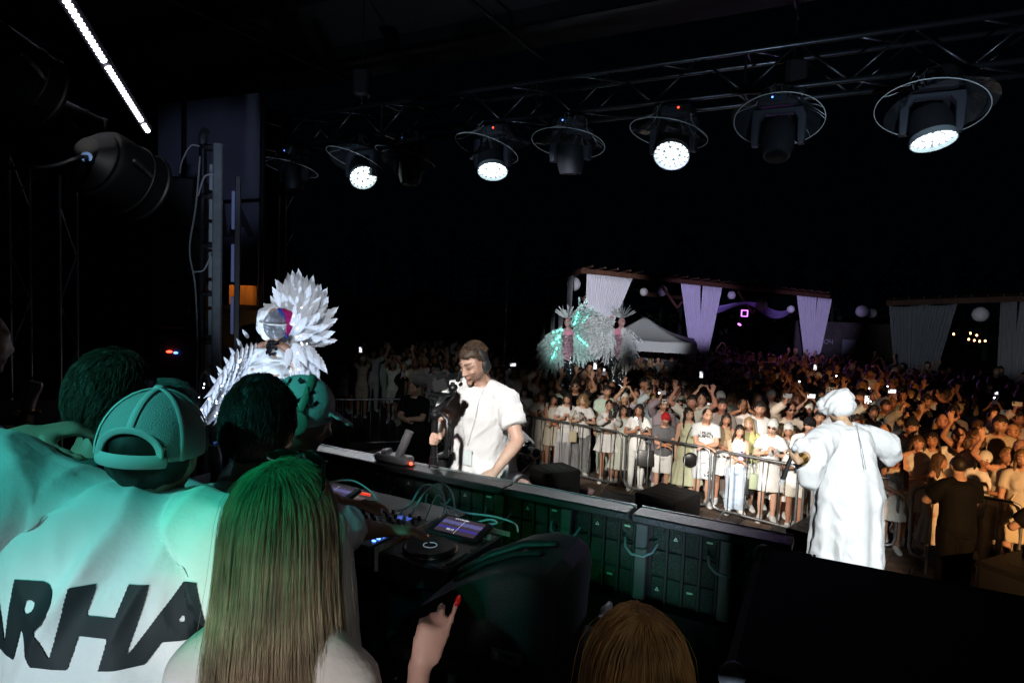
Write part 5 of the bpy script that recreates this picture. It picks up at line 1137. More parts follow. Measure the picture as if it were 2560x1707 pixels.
SKINS = [(.52, .275, .18), (.60, .335, .225), (.45, .225, .14), (.56, .30, .20), (.38, .18, .11), (.62, .37, .26)]
HCOL = [('dark-haired', (.018, .012, .009)), ('dark-haired', (.025, .015, .010)), ('brown-haired', (.075, .038, .018)), ('blonde', (.34, .22, .10)), ('fair-haired', (.22, .13, .055)), ('auburn-haired', (.12, .040, .016))]
TCOL = [('white', (.74, .74, .72)), ('white', (.70, .70, .70)), ('cream', (.66, .62, .54)), ('beige', (.48, .42, .34)), ('grey', (.22, .22, .23)), ('black', (.015, .015, .016)), ('pale', (.55, .58, .60)), ('white', (.78, .77, .74))]
WP = rng.random
def make_phone(p, yaw, tilt, color, label, land=False, flash=False, glow=False, scr=True):
    t = thing('phone', label, 'phone', p, group='phones held up in the crowd')
    t.rotation_euler = (math.radians(tilt), math.radians(90) if land else 0, yaw)
    o = link('phone_case', PHONE, None, t); o.color = (*color, 1); link('camera_bump', PCAM, None, t); 
    if scr: link('screen', PSCR, None, t)
    if flash: link('flash', PFLA, None, t)
    if glow: link('bright_back', PGLO, None, t)
    # cases face the stage (local +Y is turned to the stage side)
    return t
USED = {}
def person(b, loc, yaw, height, label, skin, hair=None, hcol=None, top=None, bot=None, shoe=(.55, .55, .54), cap=None, shades=False, group='people in the crowd', cap_col=(.7, .7, .7), parts=True, hairname=None):
    s = b['s']; k = height/1.75; t = thing('person', label, 'person', loc, yaw, group, k)
    part(t, 'body', b['body'], skin); part(t, 'top', b['top'], top)
    if parts: part(t, 'bottom', b['bottom'], bot); part(t, 'shoes', b['shoes'], shoe)
    if hair is not None: place_head(t, hair, s, 'hair', hcol)
    if cap is not None: place_head(t, cap, s, 'cap', cap_col)
    if shades: place_head(t, SHADES, s, 'sunglasses')
    return t
def to_world(t, p):
    k = t.scale[0]; a = t.rotation_euler.z; return V(*t.location) + k*(RZ(math.degrees(a)) @ V(*p))
def barrier_pt(px, v):
    """ground point behind the barrier line at stage-side photo column px"""
    d = _F + _R*(px-1280)/CAM_F - _U*(1150-853.5)/CAM_F; o = BO + BN*v
    A = np.array([[d[0], -BE[0]], [d[1], -BE[1]]]); q = np.linalg.solve(A, (o-_C)[:2]); return V(_C[0]+d[0]*q[0], _C[1]+d[1]*q[0], 0)
def height_at(p, py):
    dep = np.dot(p+V(0, 0, 1.6)-_C, _F); return float(np.clip(_C[2] + (at(1280, py, dep)[2]-_C[2]) + (p[0])*0, 1.4, 2.2))
def solve_height(p, px, py):
    best = min(np.arange(1.45, 2.0, .01), key=lambda h: abs((853.5 - CAM_F*np.dot(p+V(0, 0, h)-_C, _U)/np.dot(p+V(0, 0, h)-_C, _F)) - py)); return float(best)
W_ = (.76, .75, .73); CR = (.64, .60, .52)
def to_cam(p, off=0): return math.atan2(-(p[0]-1.0), (p[1]-1.0))*-1 + off
TAKEN = []
def front(px, py, vi, label, hs=None, hc=0, top=W_, bot=W_, v=.34, yaw=0, skin=0, **k):
    p = barrier_pt(px, v); h = solve_height(p, px, py); b = VARS[vi]; h = h*1.0
    hm = None if hs is None else HAIRS[b['sex']][hs][1]; TAKEN.append(p)
    y = math.atan2(p[0]-.8, p[1]-1.2); return person(b, p, -y*.75 + yaw, h, label, SKINS[skin], hm, HCOL[hc][1], top, bot, group='people leaning on the front barrier', **k), b
F = {}
F['bow'] = front(1304, 968, 5, 'dark-haired woman with fringe in white blouse holding up a pink phone, first at the barrier', 2, 0, W_, (.5, .5, .5), v=.62, skin=5)
F['poncho'] = front(1347, 978, 5, 'woman in cream poncho with white sunglasses on her head looking at her phone', 6, 2, CR, CR)
F['tank'] = front(1377, 988, 0, 'dark-haired woman in beige camisole and cream shorts leaning on the barrier', 0, 0, CR, (.5, .45, .35), skin=2)
F['fringe'] = front(1411, 984, 8-3, 'smiling woman in white tee above a fringed white skirt', 1, 0, W_, (.6, .6, .62), skin=3)
F['zebra'] = front(1450, 986, 5, 'fair curly-haired woman in loose white tee and zebra-print trousers', 3, 4, W_, (.10, .10, .11), skin=5)
F['mini'] = front(1516, 1001, 2, 'woman in belted white mini dress filming with her phone', 4, 0, W_, W_, skin=3)
F['side'] = front(1553, 1014, 6, 'dark-haired woman in long pale dress half hidden beside the mini dress', 0, 0, (.58, .60, .52), (.58, .60, .52), skin=2, v=.5)
F['flash'] = front(1590, 1010, 5, 'long-haired woman in white top with phone flash on and big black bag', 6, 0, W_, (.66, .68, .66), skin=2)
F['redcap'] = front(1656, 1032, 8, 'older person in red cap and grey jacket leaning on the barrier', 0, 2, (.13, .13, .14), W_, cap=CAPM, cap_col=(.45, .02, .02), skin=3)
F['yellow'] = front(1716, 1021, 6, 'black-haired woman in long pale yellow dress with round black bag', 0, 0, (.60, .60, .40), (.60, .60, .40), skin=5)
F['usual'] = front(1759, 1021, 8, 'big man in white tee and shorts printed with black lettering', 1, 0, (.66, .68, .70), (.66, .68, .70), skin=1)
F['jeans'] = front(1843, 1064, 0, 'smiling woman in white crop top and ripped pale jeans', 1, 0, W_, (.42, .50, .60), skin=1)
F['bandana'] = front(1924, 1051, 5, 'woman in white bandana, dark sunglasses and white dress behind the barrier', 5, 3, W_, W_, cap=BEAN, cap_col=(.72, .72, .68), shades=True, skin=5)
F['down'] = front(1993, 1098, 5, 'black-haired woman in cream denim shorts looking down at her phone', 0, 0, W_, CR, skin=4, v=.3)
F['blackcap'] = front(2018, 1046, 7, 'broad man in black cap and white tee looking down next to the robe', 0, 0, W_, (.3, .3, .3), cap=CAPM, cap_col=(.012, .012, .013), skin=1, v=.55)
F['hidden'] = front(2240, 1148, 0, 'woman in cream skirt partly hidden by the white robe sleeve', 1, 2, CR, CR, skin=2, v=.35)
F['frill'] = front(2345, 1136, 6, 'brown-haired woman in frilled cream skirt and white knee socks turning aside', 1, 2, CR, CR, yaw=math.radians(60), skin=3)
F['revcap'] = front(2458, 1128, 5, 'dark-haired woman in backwards white cap beside the man in black', 6, 0, W_, (.42, .40, .36), cap=CAPB, cap_col=(.7, .7, .68), skin=4, v=.5)
F['armup'] = front(2515, 1120, 3, 'fair woman raising her hand near the right picture edge', 4, 4, CR, (.4, .38, .3), skin=3, v=.45)
F['edge'] = front(2560, 1125, 8-7, 'blonde woman with white sunglasses on her head at the right picture edge', 6, 4, CR, CR, skin=5, v=.3)
S2 = dict(v=.95)
front(1626, 962, 7, 'bald bearded man in white tee standing taller behind the front row', None, 0, W_, W_, v=2.3, skin=0)
front(1745, 985, 4, 'woman stretching both arms to film above the man in the lettered shirt', 4, 0, CR, W_, v=1.3, skin=5)
front(1808, 1035, 0, 'tanned dark-haired woman between the lettered man and the smiling woman', 1, 0, (.35, .25, .15), W_, v=.72, skin=4)
front(1868, 1045, 1, 'woman with straight blonde hair behind the smiling woman', 0, 3, (.5, .48, .2), W_, v=.70, skin=5)
front(1892, 1006, 7, 'short-haired man in white tee behind the woman in the bandana', 0, 0, W_, W_, v=1.0, skin=1)
front(1950, 1060, 6, 'blonde woman tucked behind the bandana woman', 2, 3, CR, W_, v=.75, skin=3)
front(1968, 1062, 1, 'older woman in white knitted hat behind the barrier', 2, 4, CR, CR, v=.62, cap=BEAN, cap_col=(.66, .66, .64), skin=2)
front(2492, 1032, 7, 'smiling man with dark beard in open beige shirt, right of the robe', 0, 0, (.5, .42, .3), CR, v=1.7, skin=1)
front(2289, 1090, 0, 'woman with straight brown fringe and white top right of the robe', 2, 2, W_, CR, v=.85, skin=1)
front(2328, 1082, 1, 'tanned woman with parted dark hair behind the frilled skirt woman', 0, 0, CR, CR, v=.9, skin=2)
front(2392, 1074, 7, 'reddish-faced man in white shirt over red tee right of the robe', 1, 2, W_, CR, v=1.0, skin=3)
front(2268, 1048, 8, 'man in dark cap and pale shirt behind the robe shoulder', 0, 0, CR, CR, cap=BEAN, cap_col=(.02, .02, .02), v=1.5, skin=3)
front(2262, 1030, 10, 'man in sunglasses lifting his phone behind the robe shoulder', 1, 0, (.3, .3, .3), CR, shades=True, v=2.0, skin=3)
front(2432, 1078, 3, 'curly-haired woman waving one hand behind the man in black', 3, 2, CR, CR, v=.95, skin=2)
# phones of the front row
for k, (x, y, z, yaw), col, lab, kw in ((F['bow'], (-.06, -.38, 1.36, 15), (.8, .45, .5), 'pink phone held by the woman with fringe', {}), (F['poncho'], (-.06, -.38, 1.30, 15), (.02, .02, .02), 'dark phone held low by the woman in the poncho', {}), (F['zebra'], (-.06, -.38, 1.36, 15), (.3, .3, .3), 'grey phone in the hands of the curly-haired woman', {}), (F['mini'], (0, -.47, 1.53, 0), (.02, .02, .02), 'black phone hiding the face of the woman in the mini dress', {}),
        (F['flash'], (-.06, -.38, 1.46, 15), (.75, .75, .75), 'patterned phone with its flash lit', dict(flash=True)), (F['jeans'], (.02, -.36, 1.24, 15), (.5, .42, .7), 'lilac phone in the hand of the smiling woman', {}), (F['down'], (-.06, -.38, 1.26, 15), (.02, .02, .02), 'dark phone the black-haired woman looks at', {})):
    t, b = k; p = to_world(t, (x, y, z)); make_phone(p, t.rotation_euler.z+math.pi+math.radians(yaw), 20, col, lab, **kw)
# accessories of the front row
BAGM = mat('black_leather', (.012, .011, .010), .35)
def bag(t, loc, size, m, label, rnd=False, straps=True):
    p = to_world(t, loc); g_ = thing('handbag', label, 'bag', p, t.rotation_euler.z)
    if rnd: MB().ell((0, 0, 0), (size[0]/2, size[1]/2, size[2]/2), None, 22, 12).build('bag_body', m, g_)
    else: MB().loft([(V(0, 0, -size[2]/2), V(1, 0, 0), V(0, 1, 0), size[0]*.48, size[1]*.5), (V(0, 0, 0), V(1, 0, 0), V(0, 1, 0), size[0]*.5, size[1]*.45), (V(0, 0, size[2]/2), V(1, 0, 0), V(0, 1, 0), size[0]*.42, size[1]*.18)], 16, power=4).build('bag_body', m, g_)
    if straps: curve_obj('strap', [(-size[0]*.4, 0, size[2]*.45), (-size[0]*.3, .02, size[2]*.5+.22), (0, .05, size[2]*.5+.42), (size[0]*.3, .02, size[2]*.5+.22), (size[0]*.4, 0, size[2]*.45)], .008, m, g_)
bag(F['flash'][0], (.16, -.34, .74), (.36, .14, .28), BAGM, 'big black shoulder bag hanging over the barrier'); bag(F['yellow'][0], (.04, -.30, .86), (.26, .08, .26), BAGM, 'round black bag against the pale yellow dress', True)
bag(F['zebra'][0], (-.20, -.36, .92), (.16, .10, .20), mat('straw', (.5, .44, .30), .8, bump=(60, .5)), 'small straw pouch bag hanging by the zebra trousers'); bag(F['jeans'][0], (.22, -.22, .62), (.14, .07, .26), BAGM, 'small black crossbody bag beside the ripped jeans')
bag(F['bandana'][0], (-.26, -.2, .72), (.13, .08, .24), mat('sage_leather', (.28, .32, .20), .5), 'small sage green bag behind the barrier by the white dress'); bag(F['armup'][0], (.12, -.32, .70), (.34, .12, .22), mat('cream_leather', (.6, .52, .35), .5), 'cream handbag hanging at the right end of the barrier')
INK = mat('black_ink', (.012, .012, .014), .8)
from mathutils.bvhtree import BVHTree
def print_on(body, size, target, parent, O, X, Y, name, m, res=.006, off=.0025, shear=0, weight=.0, smax=1.0):
    """prints lettering onto a cloth mesh: cells of a fine grid that fall inside the letters, laid on the cloth"""
    cu = bpy.data.curves.new('txt', 'FONT'); cu.body = body; cu.size = size; cu.shear = shear; cu.align_x = 'CENTER'; cu.align_y = 'CENTER'; cu.offset = weight; cu.space_line = .85
    tmp = bpy.data.objects.new('txt', cu); me = evaluated(tmp); bpy.data.objects.remove(tmp)
    co = get_co(me); me.calc_loop_triangles(); bt = BVHTree.FromPolygons([tuple(c) for c in co], [tuple(t.vertices) for t in me.loop_triangles])
    tv = get_co(target); target.calc_loop_triangles(); bs = BVHTree.FromPolygons([tuple(c) for c in tv], [tuple(t.vertices) for t in target.loop_triangles])
    x0, y0, x1, y1 = co[:, 0].min(), co[:, 1].min(), co[:, 0].max(), co[:, 1].max(); nx, ny = int((x1-x0)/res)+1, int((y1-y0)/res)+1
    O, X, Y = V(*O), nrm(X), nrm(Y); N = np.cross(X, Y); vid = {}; v, f = [], []
    def vert(i, j):
        if (i, j) in vid: return vid[(i, j)]
        p = O + X*(x0+i*res) + Y*(y0+j*res); h = bs.ray_cast(Vector(p + N*.5), Vector(-N), 2.0)
        q = (np.array(h[0]) + N*off) if h[0] is not None else None
        vid[(i, j)] = None if q is None else len(v)
        if q is not None: v.append(q)
        return vid[(i, j)]
    for i in range(nx):
        for j in range(ny):
            if bt.ray_cast(Vector((x0+(i+.5)*res, y0+(j+.5)*res, 1)), Vector((0, 0, -1)), 2)[0] is None: continue
            q = [vert(i, j), vert(i+1, j), vert(i+1, j+1), vert(i, j+1)]
            if None not in q: f.append(tuple(q))
    ob = MB().add(v, f).build(name, m, parent, sharp=0); bm = bmesh.new(); bm.from_mesh(ob.data)
    for _ in range(3): bmesh.ops.smooth_vert(bm, verts=[q for q in bm.verts if q.is_boundary], factor=.5, use_axis_x=True, use_axis_y=True, use_axis_z=True)
    bm.to_mesh(ob.data); bm.free(); return ob
t, b = F['usual']; print_on('USUAL\nSUSPECT', .068, b['top'], t, (0, -.4, 1.31), (1, 0, 0), (0, 0, 1), 'shirt_print', INK, .005, .004, weight=.004); print_on('USUAL\nSUSPECT', .065, b['bottom'], t, (.13, -.5, .60), (1, 0, 0), (0, 0, 1), 'shorts_print', INK, .006, .004, weight=.003)
t, b = F['blackcap']; print_on('EA7', .05, b['top'], t, (.03, -.4, 1.28), (1, 0, 0), (0, 0, 1), 'shirt_print', INK, .005, .004)
# orange wristbands on some front-row arms
ORB = mat('orange_wristband', (.9, .22, .02), .5)
for key in ('tank', 'fringe', 'mini', 'redcap', 'usual', 'jeans', 'bandana', 'poncho', 'frill', 'revcap', 'flash'):
    t, b = F[key]; S_, E_, W2, hd = b['s'].arm['R'][:4]; d = nrm(W2-E_); c = W2 - d*.02; X, Y = frame_of(d); M = np.stack([X, Y, d], 1); MB().lathe([(.036, -.010), (.037, 0), (.036, .010)], 16, c, M).build('wristband', ORB, t)
# white knee socks, belt, fringe, zebra stripes
t, b = F['frill']
for k in 'LR':
    Hp, K, A = b['s'].leg[k][:3]; MB().tube([K+(A-K)*q for q in (.30, .5, .8, 1.0)], [.066, .065, .05, .046], 14).build('knee_sock', CLOTH, t).color = (.72, .72, .70, 1)
t, b = F['mini']; MB().loft([b['s'].ring(z, .022) for z in (1.05, 1.08, 1.11)], 24, cap=False).build('belt', mat('brown_leather', (.18, .10, .05), .5), t)
t, b = F['fringe']; me = MB()
for i in range(90):
    a = i/90*2*math.pi; c = V(math.cos(a)*.215, math.sin(a)*.17, 0); me.tube([c+V(0, 0, .72), c*1.03+V(0, 0, .45), c*1.05+V(0, 0, .20+.05*math.sin(i*1.7))], .004, 4)
sk_ = MB().loft([b['s'].ring(z, .02) for z in (1.05, .98, .92)] + [(V(0, 0, .80), V(1, 0, 0), V(0, 1, 0), .205, .165), (V(0, 0, .70), V(1, 0, 0), V(0, 1, 0), .215, .17)], 30, cap=False).build('fringed_skirt', CLOTH, t); sk_.color = (.62, .62, .64, 1); fr2 = me.build('fringe', CLOTH, sk_, sharp=0); fr2.color = (.6, .6, .62, 1)
ZEB = mat('zebra_cloth', (.5, .5, .5), .85)
nt = ZEB.node_tree; wv = nt.nodes.new('ShaderNodeTexWave'); wv.inputs['Scale'].default_value = 9; wv.inputs['Distortion'].default_value = 9; wv.inputs['Detail Scale'].default_value = 1.6; tc = nt.nodes.new('ShaderNodeTexCoord'); mp = nt.nodes.new('ShaderNodeMapping'); mp.inputs['Rotation'].default_value = (0, .6, 0); mp.inputs['Scale'].default_value = (1.4, 1.4, 2.2)
cr = nt.nodes.new('ShaderNodeValToRGB'); cr.color_ramp.interpolation = 'CONSTANT'; cr.color_ramp.elements[0].color = (.02, .02, .022, 1); cr.color_ramp.elements[1].position = .62; cr.color_ramp.elements[1].color = (.45, .46, .46, 1)
nt.links.new(tc.outputs['Object'], mp.inputs[0]); nt.links.new(mp.outputs[0], wv.inputs['Vector']); nt.links.new(wv.outputs[0], cr.inputs[0]); nt.links.new(cr.outputs[0], nt.nodes['Principled BSDF'].inputs['Base Color'])
t, b = F['zebra']
for ch in t.children:
    if ch.name.startswith('bottom'): ch.data = make_legs(b['s'], 1.9, .03, .03, .016); ch.data.materials.clear(); ch.data.materials.append(ZEB)
# the jeans woman's legs
t, b = F['jeans']
for ch in t.children:
    if ch.name.startswith('bottom'):
        ch.data = make_legs(b['s'], 1.96, .016, .022, .014)
        for sg, k in ((1, 'L'), (-1, 'R')):
            K = b['s'].leg[k][1]; MB().ell(K + V(0, -.066, .01), (.045, .016, .016), None, 14, 8).build('knee_rip', BLACK_MATTE, ch)
    if ch.name.startswith('shoes'): ch.color = (.72, .70, .66, 1); ch.scale = (1.12, 1.12, 1.25)
for key in ('down',):
    t, b = F[key]
    for ch in t.children:
        if ch.name.startswith('bottom'): ch.data = make_legs(b['s'], .62, .02, .03, .015)
for key in ('bandana',):
    t, b = F[key]
    for ch in t.children:
        if ch.name.startswith('bottom'): ch.data = make_skirt(b['s'], .56, 1.06, .10, .008, 7)
for key in ('poncho',):
    t, b = F[key]
    for ch in t.children:
        if ch.name.startswith('bottom'): ch.data = make_skirt(b['s'], .40, 1.06, .12, .008, 7)
for key in ('usual', 'redcap'):
    t, b = F[key]
    for ch in t.children:
        if ch.name.startswith('shoes'): ch.color = (.7, .7, .68, 1)

def fast_mesh(name, v, q):
    me = bpy.data.meshes.new(name); me.vertices.add(len(v)); me.vertices.foreach_set('co', np.asarray(v, np.float32).ravel()); n, k = q.shape
    me.loops.add(n*k); me.loops.foreach_set('vertex_index', q.astype(np.int32).ravel()); me.polygons.add(n); me.polygons.foreach_set('loop_start', np.arange(n, dtype=np.int32)*k); me.polygons.foreach_set('use_smooth', np.ones(n, bool)); me.update(calc_edges=True); return me
# everyone behind the front row, row by row
ZONES = [(1010, 'behind the dark left barrier'), (1200, 'left of the man filming'), (1330, 'behind the man filming'), (1450, 'below the stilt performers'), (1580, 'in front of the gazebo tent'), (1700, 'left of the middle curtains'), (1830, 'below the middle curtains'), (1990, 'below the purple lamps'), (2100, 'below the third curtains'), (2230, 'behind the white turban'), (2400, 'below the grey gauze curtain'), (9999, 'at the far right')]
HEADT = {}
cands = []
rr = random.Random(42); v = .95; row = 1
while v < 17.5:
    sp = .50 + .012*v; n = int(30/sp)
    for i in range(n):
        u = -11 + i*sp + rr.uniform(-.12, .12) + (sp*.5 if row % 2 else 0); p = BO + BE*u + BN*(v + rr.uniform(-.16, .16))
        z = p + V(0, 0, 1.65)-_C; dep = np.dot(z, _F)
        if dep < 3: continue
        x = 1280+CAM_F*np.dot(z, _R)/dep
        if not (760 < x < 2640): continue
        if p[1] > 21.2 and x > 1380 and x < 1480: continue
        if min([9]+[np.linalg.norm((p-q)[:2]) for q in TAKEN]) < .40: continue
        tp2 = V(tx, ty, 0)
        if np.linalg.norm((p-tp2)[:2]) < 1.9: continue
        if x < 1150 and rr.random() < .25: continue
        cands.append((dep, x, p, row))
    v += .62 + .035*v; row += 1
cands.sort(key=lambda c: c[0] - (1.0 if c[1] < 1150 else 0))
NMAX = 300 - len(TAKEN) - 24
print('crowd candidates', len(cands))
def choose(i, dep, x):
    r = rr.random()
    if r < .085: vi = 3
    elif r < .15: vi = 4
    elif r < .185: vi = 9
    elif r < .25: vi = 10
    elif r < .28: vi = 11
    elif r < .34: vi = 2
    else: vi = rr.choice([0, 1, 6, 5, 1, 6, 7, 8, 7, 7])
    return vi
PHC = [(.75, .75, .76), (.02, .02, .02), (.1, .15, .3), (.6, .55, .6), (.3, .3, .32)]; PHN = ['white', 'black', 'navy', 'pale', 'grey']; CROWD = []; PHONES = []
seen_label = {}
import re
wc = lambda q: len(re.findall(r"[A-Za-z0-9']+", q))
def rowword(r): return {1: 'in the second row', 2: 'in the third row', 3: 'in the fourth row'}.get(r, 'mid-crowd' if r < 8 else 'deep in the crowd')
rest = []
for i, (dep, x, p, row) in enumerate(cands):
    vi = choose(i, dep, x); b = VARS[vi]; sx = b['sex']; h = rr.gauss(1.77 if sx == 'm' else 1.66, .055); h = min(max(h, 1.52), 1.95)
    yaw = -math.atan2(p[0]-.8, p[1]-1.0)*.8 + rr.gauss(0, .22)
    hn, hm = rr.choice(HAIRS[sx]); cn, hc = rr.choice(HCOL if sx == 'f' else HCOL[:4] + HCOL[:2]); tn_, tc_ = rr.choice(TCOL if row < 3 else TCOL + [('black', (.015, .015, .016)), ('dark', (.05, .05, .055)), ('dark', (.03, .03, .04)), ('grey', (.18, .18, .19)), ('black', (.015, .015, .016))]); tc_ = tuple(min(1, q*rr.uniform(.8, 1.05)) for q in tc_)
    capc = None; capn = ''; sh = rr.random() < .07
    q = rr.random()
    if q < .07: capc, capn, cc = CAPM, 'cap', rr.choice([(.7, .7, .7), (.02, .02, .02), (.3, .25, .15)])
    elif q < .10: capc, capn, cc = BEAN, 'hat', rr.choice([(.68, .66, .6), (.4, .3, .15)])
    else: cc = (0, 0, 0)
    if i < NMAX:
        zone = next(z for lim, z in ZONES if x < lim); who = ('woman' if sx == 'f' else 'man'); extra = (' in sunglasses' if sh else '') + (f' wearing a {capn}' if capn else '')
        lab = f"{cn} {who} with {hn} hair{extra}, {tn_} top, {b['desc']}, {rowword(row)} {zone}"
        w_ = lab.split()
        if wc(lab) > 16: lab = f"{hn}-haired {who}{extra}, {tn_} top, {b['desc']}, {rowword(row)} {zone}".replace('straight-haired', 'haired')
        if wc(lab) > 16: lab = f"{cn} {who}, {tn_} top, {b['desc']}, {zone}"
        if wc(lab) > 16: lab = f"{cn} {who}, {tn_} top, {zone}"
        t = person(b, (p[0], p[1], 0), yaw, h, lab, tuple(c*q_ for c, q_ in zip(rr.choice(SKINS), (lambda m_: (m_*rr.uniform(.95, 1.08), m_*rr.uniform(.88, 1.04), m_*rr.uniform(.82, 1.05)))(rr.uniform(.62, 1.1)))), hm if capn != 'cap' or sx == 'f' else HAIRS['m'][1][1], hc, tc_, tuple(c*.8 for c in tc_), cap=capc, cap_col=cc, shades=sh, group='people standing in the crowd', parts=row < 6)
        CROWD.append((t, x, f"{cn} {who}, {tn_} top, {zone}"))
        if b['phone'] and rr.random() < (.9 if dep < 17 else .6):
            pk = rr.randrange(5); ph = b['phone']; pw_ = to_world(t, ph[:3]); kind = rr.random()
            PHONES.append((x, make_phone(pw_, yaw+math.pi+math.radians(ph[3]), -12, PHC[pk], f"{PHN[pk]} phone held up by a {cn} {who} in {tn_} {zone}", land=rr.random() < .3, flash=kind < .22, glow=kind > .80)))
    else:
        rest.append((b, p, yaw, h/1.75, hm, hc, tc_, rr.choice(SKINS)))
# the rest of the crowd, too far and dark to tell apart: simplified figures in one mesh
LOWP = {}
def lowpoly(me, tgt):
    if me.name not in LOWP:
        d = decimate(me, min(1, tgt/max(1, len(me.polygons)))); d.calc_loop_triangles(); LOWP[me.name] = (get_co(d), np.array([t.vertices for t in d.loop_triangles]).reshape(-1, 3)); bpy.data.meshes.remove(d)
    return LOWP[me.name]
mv, mf, mc_, off = [], [], [], 0
for b, p, yaw, k, hm, hc, tc_, sk in rest:
    R = RZ(math.degrees(yaw))*k; s = b['s']; HM = s.MH*s.hs*(1.0 if s.sex == 'm' else .955)
    for me, tgt, col, X in ((b['body'], 330, sk, None), (b['top'], 130, tc_, None), (b['bottom'], 50, tuple(q*.8 for q in tc_), None), (hm, 90, hc, HM)):
        v_, f_ = lowpoly(me, tgt); q = v_ if X is None else v_ @ X.T + s.H; mv.append(q @ R.T + p); mf.append(f_+off); off += len(v_); mc_.append(np.tile([*col, 1.0], (len(v_), 1)))
if rest:
    me = fast_mesh('distant_crowd', np.concatenate(mv), np.concatenate(mf)); ca_ = me.color_attributes.new('fc', 'FLOAT_COLOR', 'POINT'); ca_.data.foreach_set('color', np.concatenate(mc_).astype(np.float32).ravel())
    tag(link('distant_crowd', me, mat('crowd_mass', (1, 1, 1), .8, attr='fc')), 'unlit mass of people standing at the back of the crowd', 'crowd', kind='stuff')
print('individuals', len(CROWD)+len(TAKEN), 'rest', len(rest))
# look-alikes standing in one zone: say which of them it is
_by = {}
for x, t in PHONES: CROWD.append((t, x, t['label'].split(' held up')[0] + ' held up ' + next(z for lim, z in ZONES if x < lim)))
for t, x, short in CROWD: _by.setdefault(t['label'], []).append((x, t, short))
for lab, q in _by.items():
    if len(q) > 1:
        q.sort(key=lambda a: a[0]); w = ['left one', 'right one'] if len(q) == 2 else ['left one', 'middle one', 'right one'] if len(q) == 3 else ['number %d' % i for i in range(len(q))]
        for (x, t, short), ww in zip(q, w): t['label'] = (lab if wc(lab) <= 14 else short) + ', ' + ww
# ------------------------------------------------------------------ people on and before the stage
def fig(name_label, kw, loc, rz, group=None, name='person'):
    t = thing(name, name_label, 'person', loc, rz, group, kw.get('height', 1.75)/1.75); return t
def loc_of(t, p):
    """world point -> figure space at design scale"""
    k = t.scale[0]; return (RZ(-math.degrees(t.rotation_euler.z)) @ (V(*p)-V(*t.location)))/k
def strands(name, P, m, parent, r=.0011, color=None, ns=3, taper=.35):
    """hair tubes along the polylines P (strand, point, xyz)"""
    n, k, _ = P.shape; T = np.gradient(P, axis=1); T /= np.linalg.norm(T, axis=2, keepdims=True)+1e-9; h = np.array([.9, .35, .25]); X = h - T*(T @ h)[..., None]; X /= np.linalg.norm(X, axis=2, keepdims=True)+1e-9; Y = np.cross(T, X)
    ang = np.arange(ns)/ns*2*math.pi; rad = (r*(1-(1-taper)*np.linspace(0, 1, k)**1.5))[None, :, None, None]
    v = P[:, :, None] + rad*(np.cos(ang)[None, None, :, None]*X[:, :, None] + np.sin(ang)[None, None, :, None]*Y[:, :, None])
    i = (np.arange(n)*k*ns)[:, None, None] + (np.arange(k-1)*ns)[None, :, None] + np.arange(ns)[None, None]; j = (np.arange(n)*k*ns)[:, None, None] + (np.arange(k-1)*ns)[None, :, None] + ((np.arange(ns)+1) % ns)[None, None]
    q = np.stack([i, j, j+ns, i+ns], -1).reshape(-1, 4); ob = link(name, fast_mesh(name, v.reshape(-1, 3), q), m, parent)
    if color is not None: ob.color = (*color, 1)
    return ob
STRAND = mat('hair_strand', rough=.38, objcol=True, spec=.5, noise=(14, .5))
def short_strands(s, parent, color, n=2600, L=.016, seed=1, r=.0010, fade=True, top=0.0, zlo=-1):
    """short hair lying along the scalp of figure s"""
    g = np.random.default_rng(seed); k = s.hs*(1 if s.sex == 'm' else .955); d = g.normal(size=(n*4, 3)); d /= np.linalg.norm(d, axis=1)[:, None]
    ok = (d[:, 2] > .48) | ((d[:, 1] > -.15) & (d[:, 2] > -.10)) | ((d[:, 1] > .25) & (d[:, 2] > -.58)); ok &= d[:, 2] > zlo; d = d[ok][:n]; R = V(.083, .1025, .105+top)
    e = d*R + V(0, .012, .022); nn = d/R; nn /= np.linalg.norm(nn, axis=1)[:, None]
    fl = np.stack([d[:, 0]*.5, .45+.35*d[:, 1], -.75+.5*d[:, 2]], 1) + g.normal(size=d.shape)*.22; fl -= nn*(fl*nn).sum(1)[:, None]; fl /= np.linalg.norm(fl, axis=1)[:, None]
    l = (L*(.6+.8*g.random(len(d)))*np.where(d[:, 2] > 0, 1, .6 if fade else 1))[:, None]; p0 = e*.99
    P = np.stack([p0, p0+nn*l*.22+fl*l*.35, p0+nn*l*.26+fl*l*.75, p0+nn*l*.20+fl*l*1.15], 1); return strands('hair_strands', s.H + k*(P @ s.MH.T), STRAND, parent, r, color)
def hair_base(s, parent, color, **kw):
    return place_head(parent, hair_short(**kw), s, 'hair', color)
